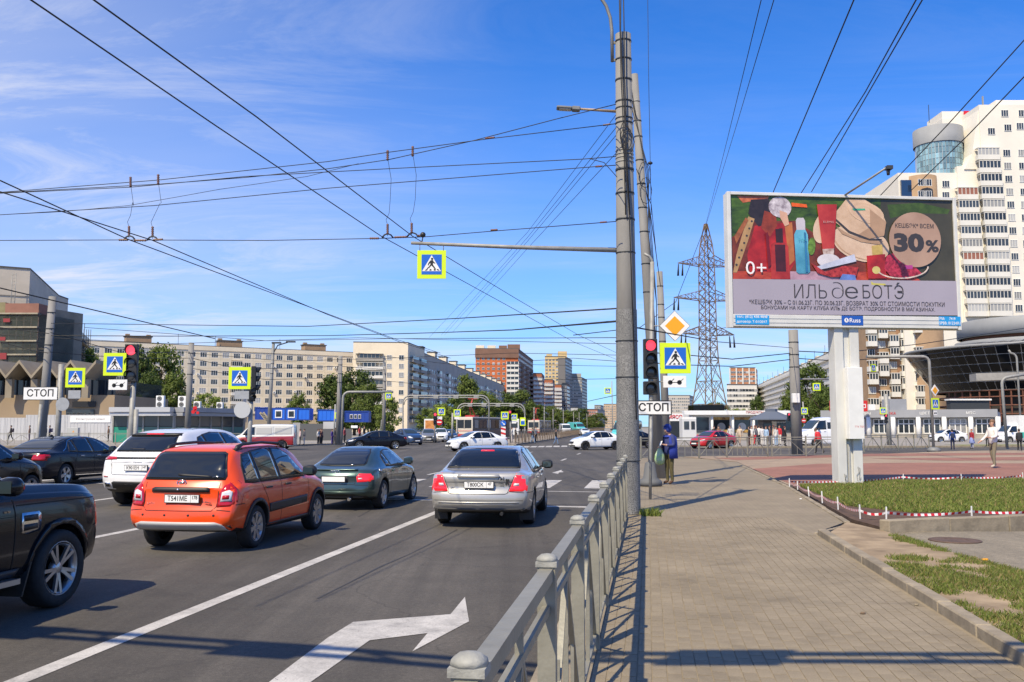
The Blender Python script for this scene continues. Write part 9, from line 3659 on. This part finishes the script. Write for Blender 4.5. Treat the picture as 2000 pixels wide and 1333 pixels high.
def poly_in(pts):
 P = [(p[0], p[1]) for p in pts]
 def f(x, y):
  r_ = False
  j = len(P) - 1
  for i in range(len(P)):
   xi, yi = P[i]
   xj, yj = P[j]
   if (yi > y) != (yj > y) and x < (xj - xi) * (y - yi) / (yj - yi) + xi:
    r_ = not r_
   j = i
  return r_
 return f
def bnd(pts):
 return (min(p[0] for p in pts), max(p[0] for p in pts), min(p[1] for p in pts), max(p[1] for p in pts))
vg = [UV(E1 + .16,5.2), UV(E1 + .16,13.6), G(1700,1036,.17), G(1760,1048,.17), G(1870,1083,.17), G(2010,1121,.17), UV(4.9,5.2)]
rc = random.Random(21)
centres = []
for _ in range(230):
 u_, v_ = rc.uniform(E1 + .25,4.6), rc.uniform(5.5,12.2)
 if v_ > 10.6 and rc.random() < .55:
  continue
 p = UV(u_, v_)
 centres.append((p.x, p.y, rc.uniform(.10,.36)))
for _ in range(26):
 f = rc.random()
 p = G(1740 + 260 * f, 1043 + 74 * f + rc.uniform(0,8),.17)
 centres.append((p.x, p.y, rc.uniform(.08,.2)))
cgrid = {}
for q_ in centres:
 for i in range(int((q_[0] - q_[2]) * 2), int((q_[0] + q_[2]) * 2) + 1):
  for j in range(int((q_[1] - q_[2]) * 2), int((q_[1] + q_[2]) * 2) + 1):
   cgrid.setdefault((i, j), []).append(q_)
def clumpy(x, y, rr):
 best = 0
 for cx_, cy_, r_ in cgrid.get((int(x * 2), int(y * 2)),()):
  d2_ = ((x - cx_) ** 2 + (y - cy_) ** 2) / (r_ * r_)
  if d2_ < 1:
   best = max(best, 1 - d2_)
 return rr.random() < best
blades('grass_tufts', verge, poly_in(vg),34000, bnd(vg),.015,.055,4, clump=clumpy, z=.172, wd=.005)
lw = [G(1560,949,.18), G(1655,988,.18), G(1780,1001,.18), G(2010,1001,.18), G(2010,936,.18), G(1700,940,.18)]
blades('lawn_grass', lawn, poly_in(lw),42000, bnd(lw),.03,.09,5, z=.176, wd=.010)
DRYM = leaf_mat('dry_blade', (.24,.19,.07),(.36,.28,.12))
blades('dry_grass', verge, poly_in(vg),5000, bnd(vg),.02,.07,8, DRYM, z=.172, clump=clumpy, wd=.004)
blades('dry_grass', lawn, poly_in(lw),5000, bnd(lw),.04,.12,9, DRYM, z=.176, wd=.008)
wd_ = [(2.42,17.2),(2.75,17.2),(2.75,17.75),(2.42,17.75)]
blades('weeds', walk, poly_in(wd_),260, bnd(wd_),.05,.16,6, z=.15, wd=.008)
fg = [(22,84.6),(60,86.8),(96,93),(96,95.5),(60,90),(22,87)]
struct(sheet('grass_strip', [Vector((40,81.3,0)), Vector((70,86.8,0)), Vector((100,94.5,0)), Vector((100,99,0)), Vector((70,91,0)), Vector((40,86,0))], .128, M('turf_bright', (.16,.19,.035),.95, var=.3, scale=.8, col2=(.24,.24,.06))))
TAPEM = M('tape_white', (.74,.72,.72),.4)
TAPER = M('tape_red', (.52,.02,.03),.4)
tape = thing('barrier_tape', 'red and white barrier tape on white sticks round the small lawn', 'barrier tape')
def stick(px, py, h_):
 p = G(px, py, .17)
 m = MB()
 m.box((0,0, h_ * .42),(.02,.02, h_ * .84))
 o = m.build('stick', WHITEP, tape)
 o.location = p
 o.rotation_euler = (random.uniform(-.06,.06), random.uniform(-.06,.06),0)
 return p + Vector((0,0, h_ * .5))
front = [stick(x, y, h) for x, y, h in ((1542,951,.27),(1558,957,.27),(1580,970,.27),(1606,983,.30),(1637,996,.30),(1680,1014,.30),(1731,1019,.30),(1898,1014,.27),(2060,1009,.27))]
backs = [stick(x, y, h) for x, y, h in ((1764,941,.27),(1878,941,.27),(1998,938,.28))]
def ribbon(a, b, sag, wd_=.045):
 ln = (b - a).length
 n = max(4, int(ln / .07))
 m = MB()
 d_ = (b - a).normalized()
 for i in range(n):
  qs = []
  for f in (i / n, (i + 1) / n):
   p = a + (b - a) * f
   p.z -= sag * 4 * f * (1 - f)
   tw = math.sin(f * 9 + a.x) * .5
   up = Vector((0,-math.sin(tw), math.cos(tw))) * wd_ / 2
   qs.append((p - up, p + up))
  m.cur = i % 2
  m.add([qs[0][0], qs[1][0], qs[1][1], qs[0][1]], [(0,1,2,3)])
 m.build('tape', [TAPEM, TAPER], tape)
for a, b in zip(front[:-1], front[1:]):
 ribbon(a, b, .05)
ribbon(front[0], backs[0], .06)
for a, b in zip(backs[:-1], backs[1:]):
 ribbon(a, b, .05)
for px, py, sz, mt, nm, lab in ((1790,1183,.02, KERB, 'pebble', 'small pale pebble on the walk beside the kerb'),(1685,1200,.022, M('leaf_litter', (.16,.11,.07),.8), 'dry_leaf', 'curled dry leaf lying on the paving bricks'),(1564,976,.03, WHITEP, 'paper_scrap', 'white paper scrap near the lawn corner'),(1924,1096,.035, SIGNO, 'dandelion', 'yellow dandelion at the edge of the verge')):
 p = G(px, py, .172 if nm == 'dandelion' else .147)
 m = MB()
 m.smooth = True
 m.sphere((0,0, sz * .4), sz, 8,5,(1.2,.8,.45))
 me = m.mesh(nm, mt)
 for v in me.vertices:
  v.co *= 1 + random.uniform(-.2,.2)
 tag(obj(nm, me, None, p), lab, nm.replace('_', ' '))
bpy.data.scenes.remove(TMP)
for o in list(COL.objects):
 if o.type == 'EMPTY' and o.parent is None and o.location.length < 1e-6 and o.children:
  P = [ch.matrix_basis @ Vector(c) for ch in o.children if ch.type == 'MESH' for c in ch.bound_box]
  if P:
   b = Vector(((min(p.x for p in P) + max(p.x for p in P)) / 2,(min(p.y for p in P) + max(p.y for p in P)) / 2, min(p.z for p in P)))
   o.location = b
   for ch in o.children:
    ch.location = ch.location - b
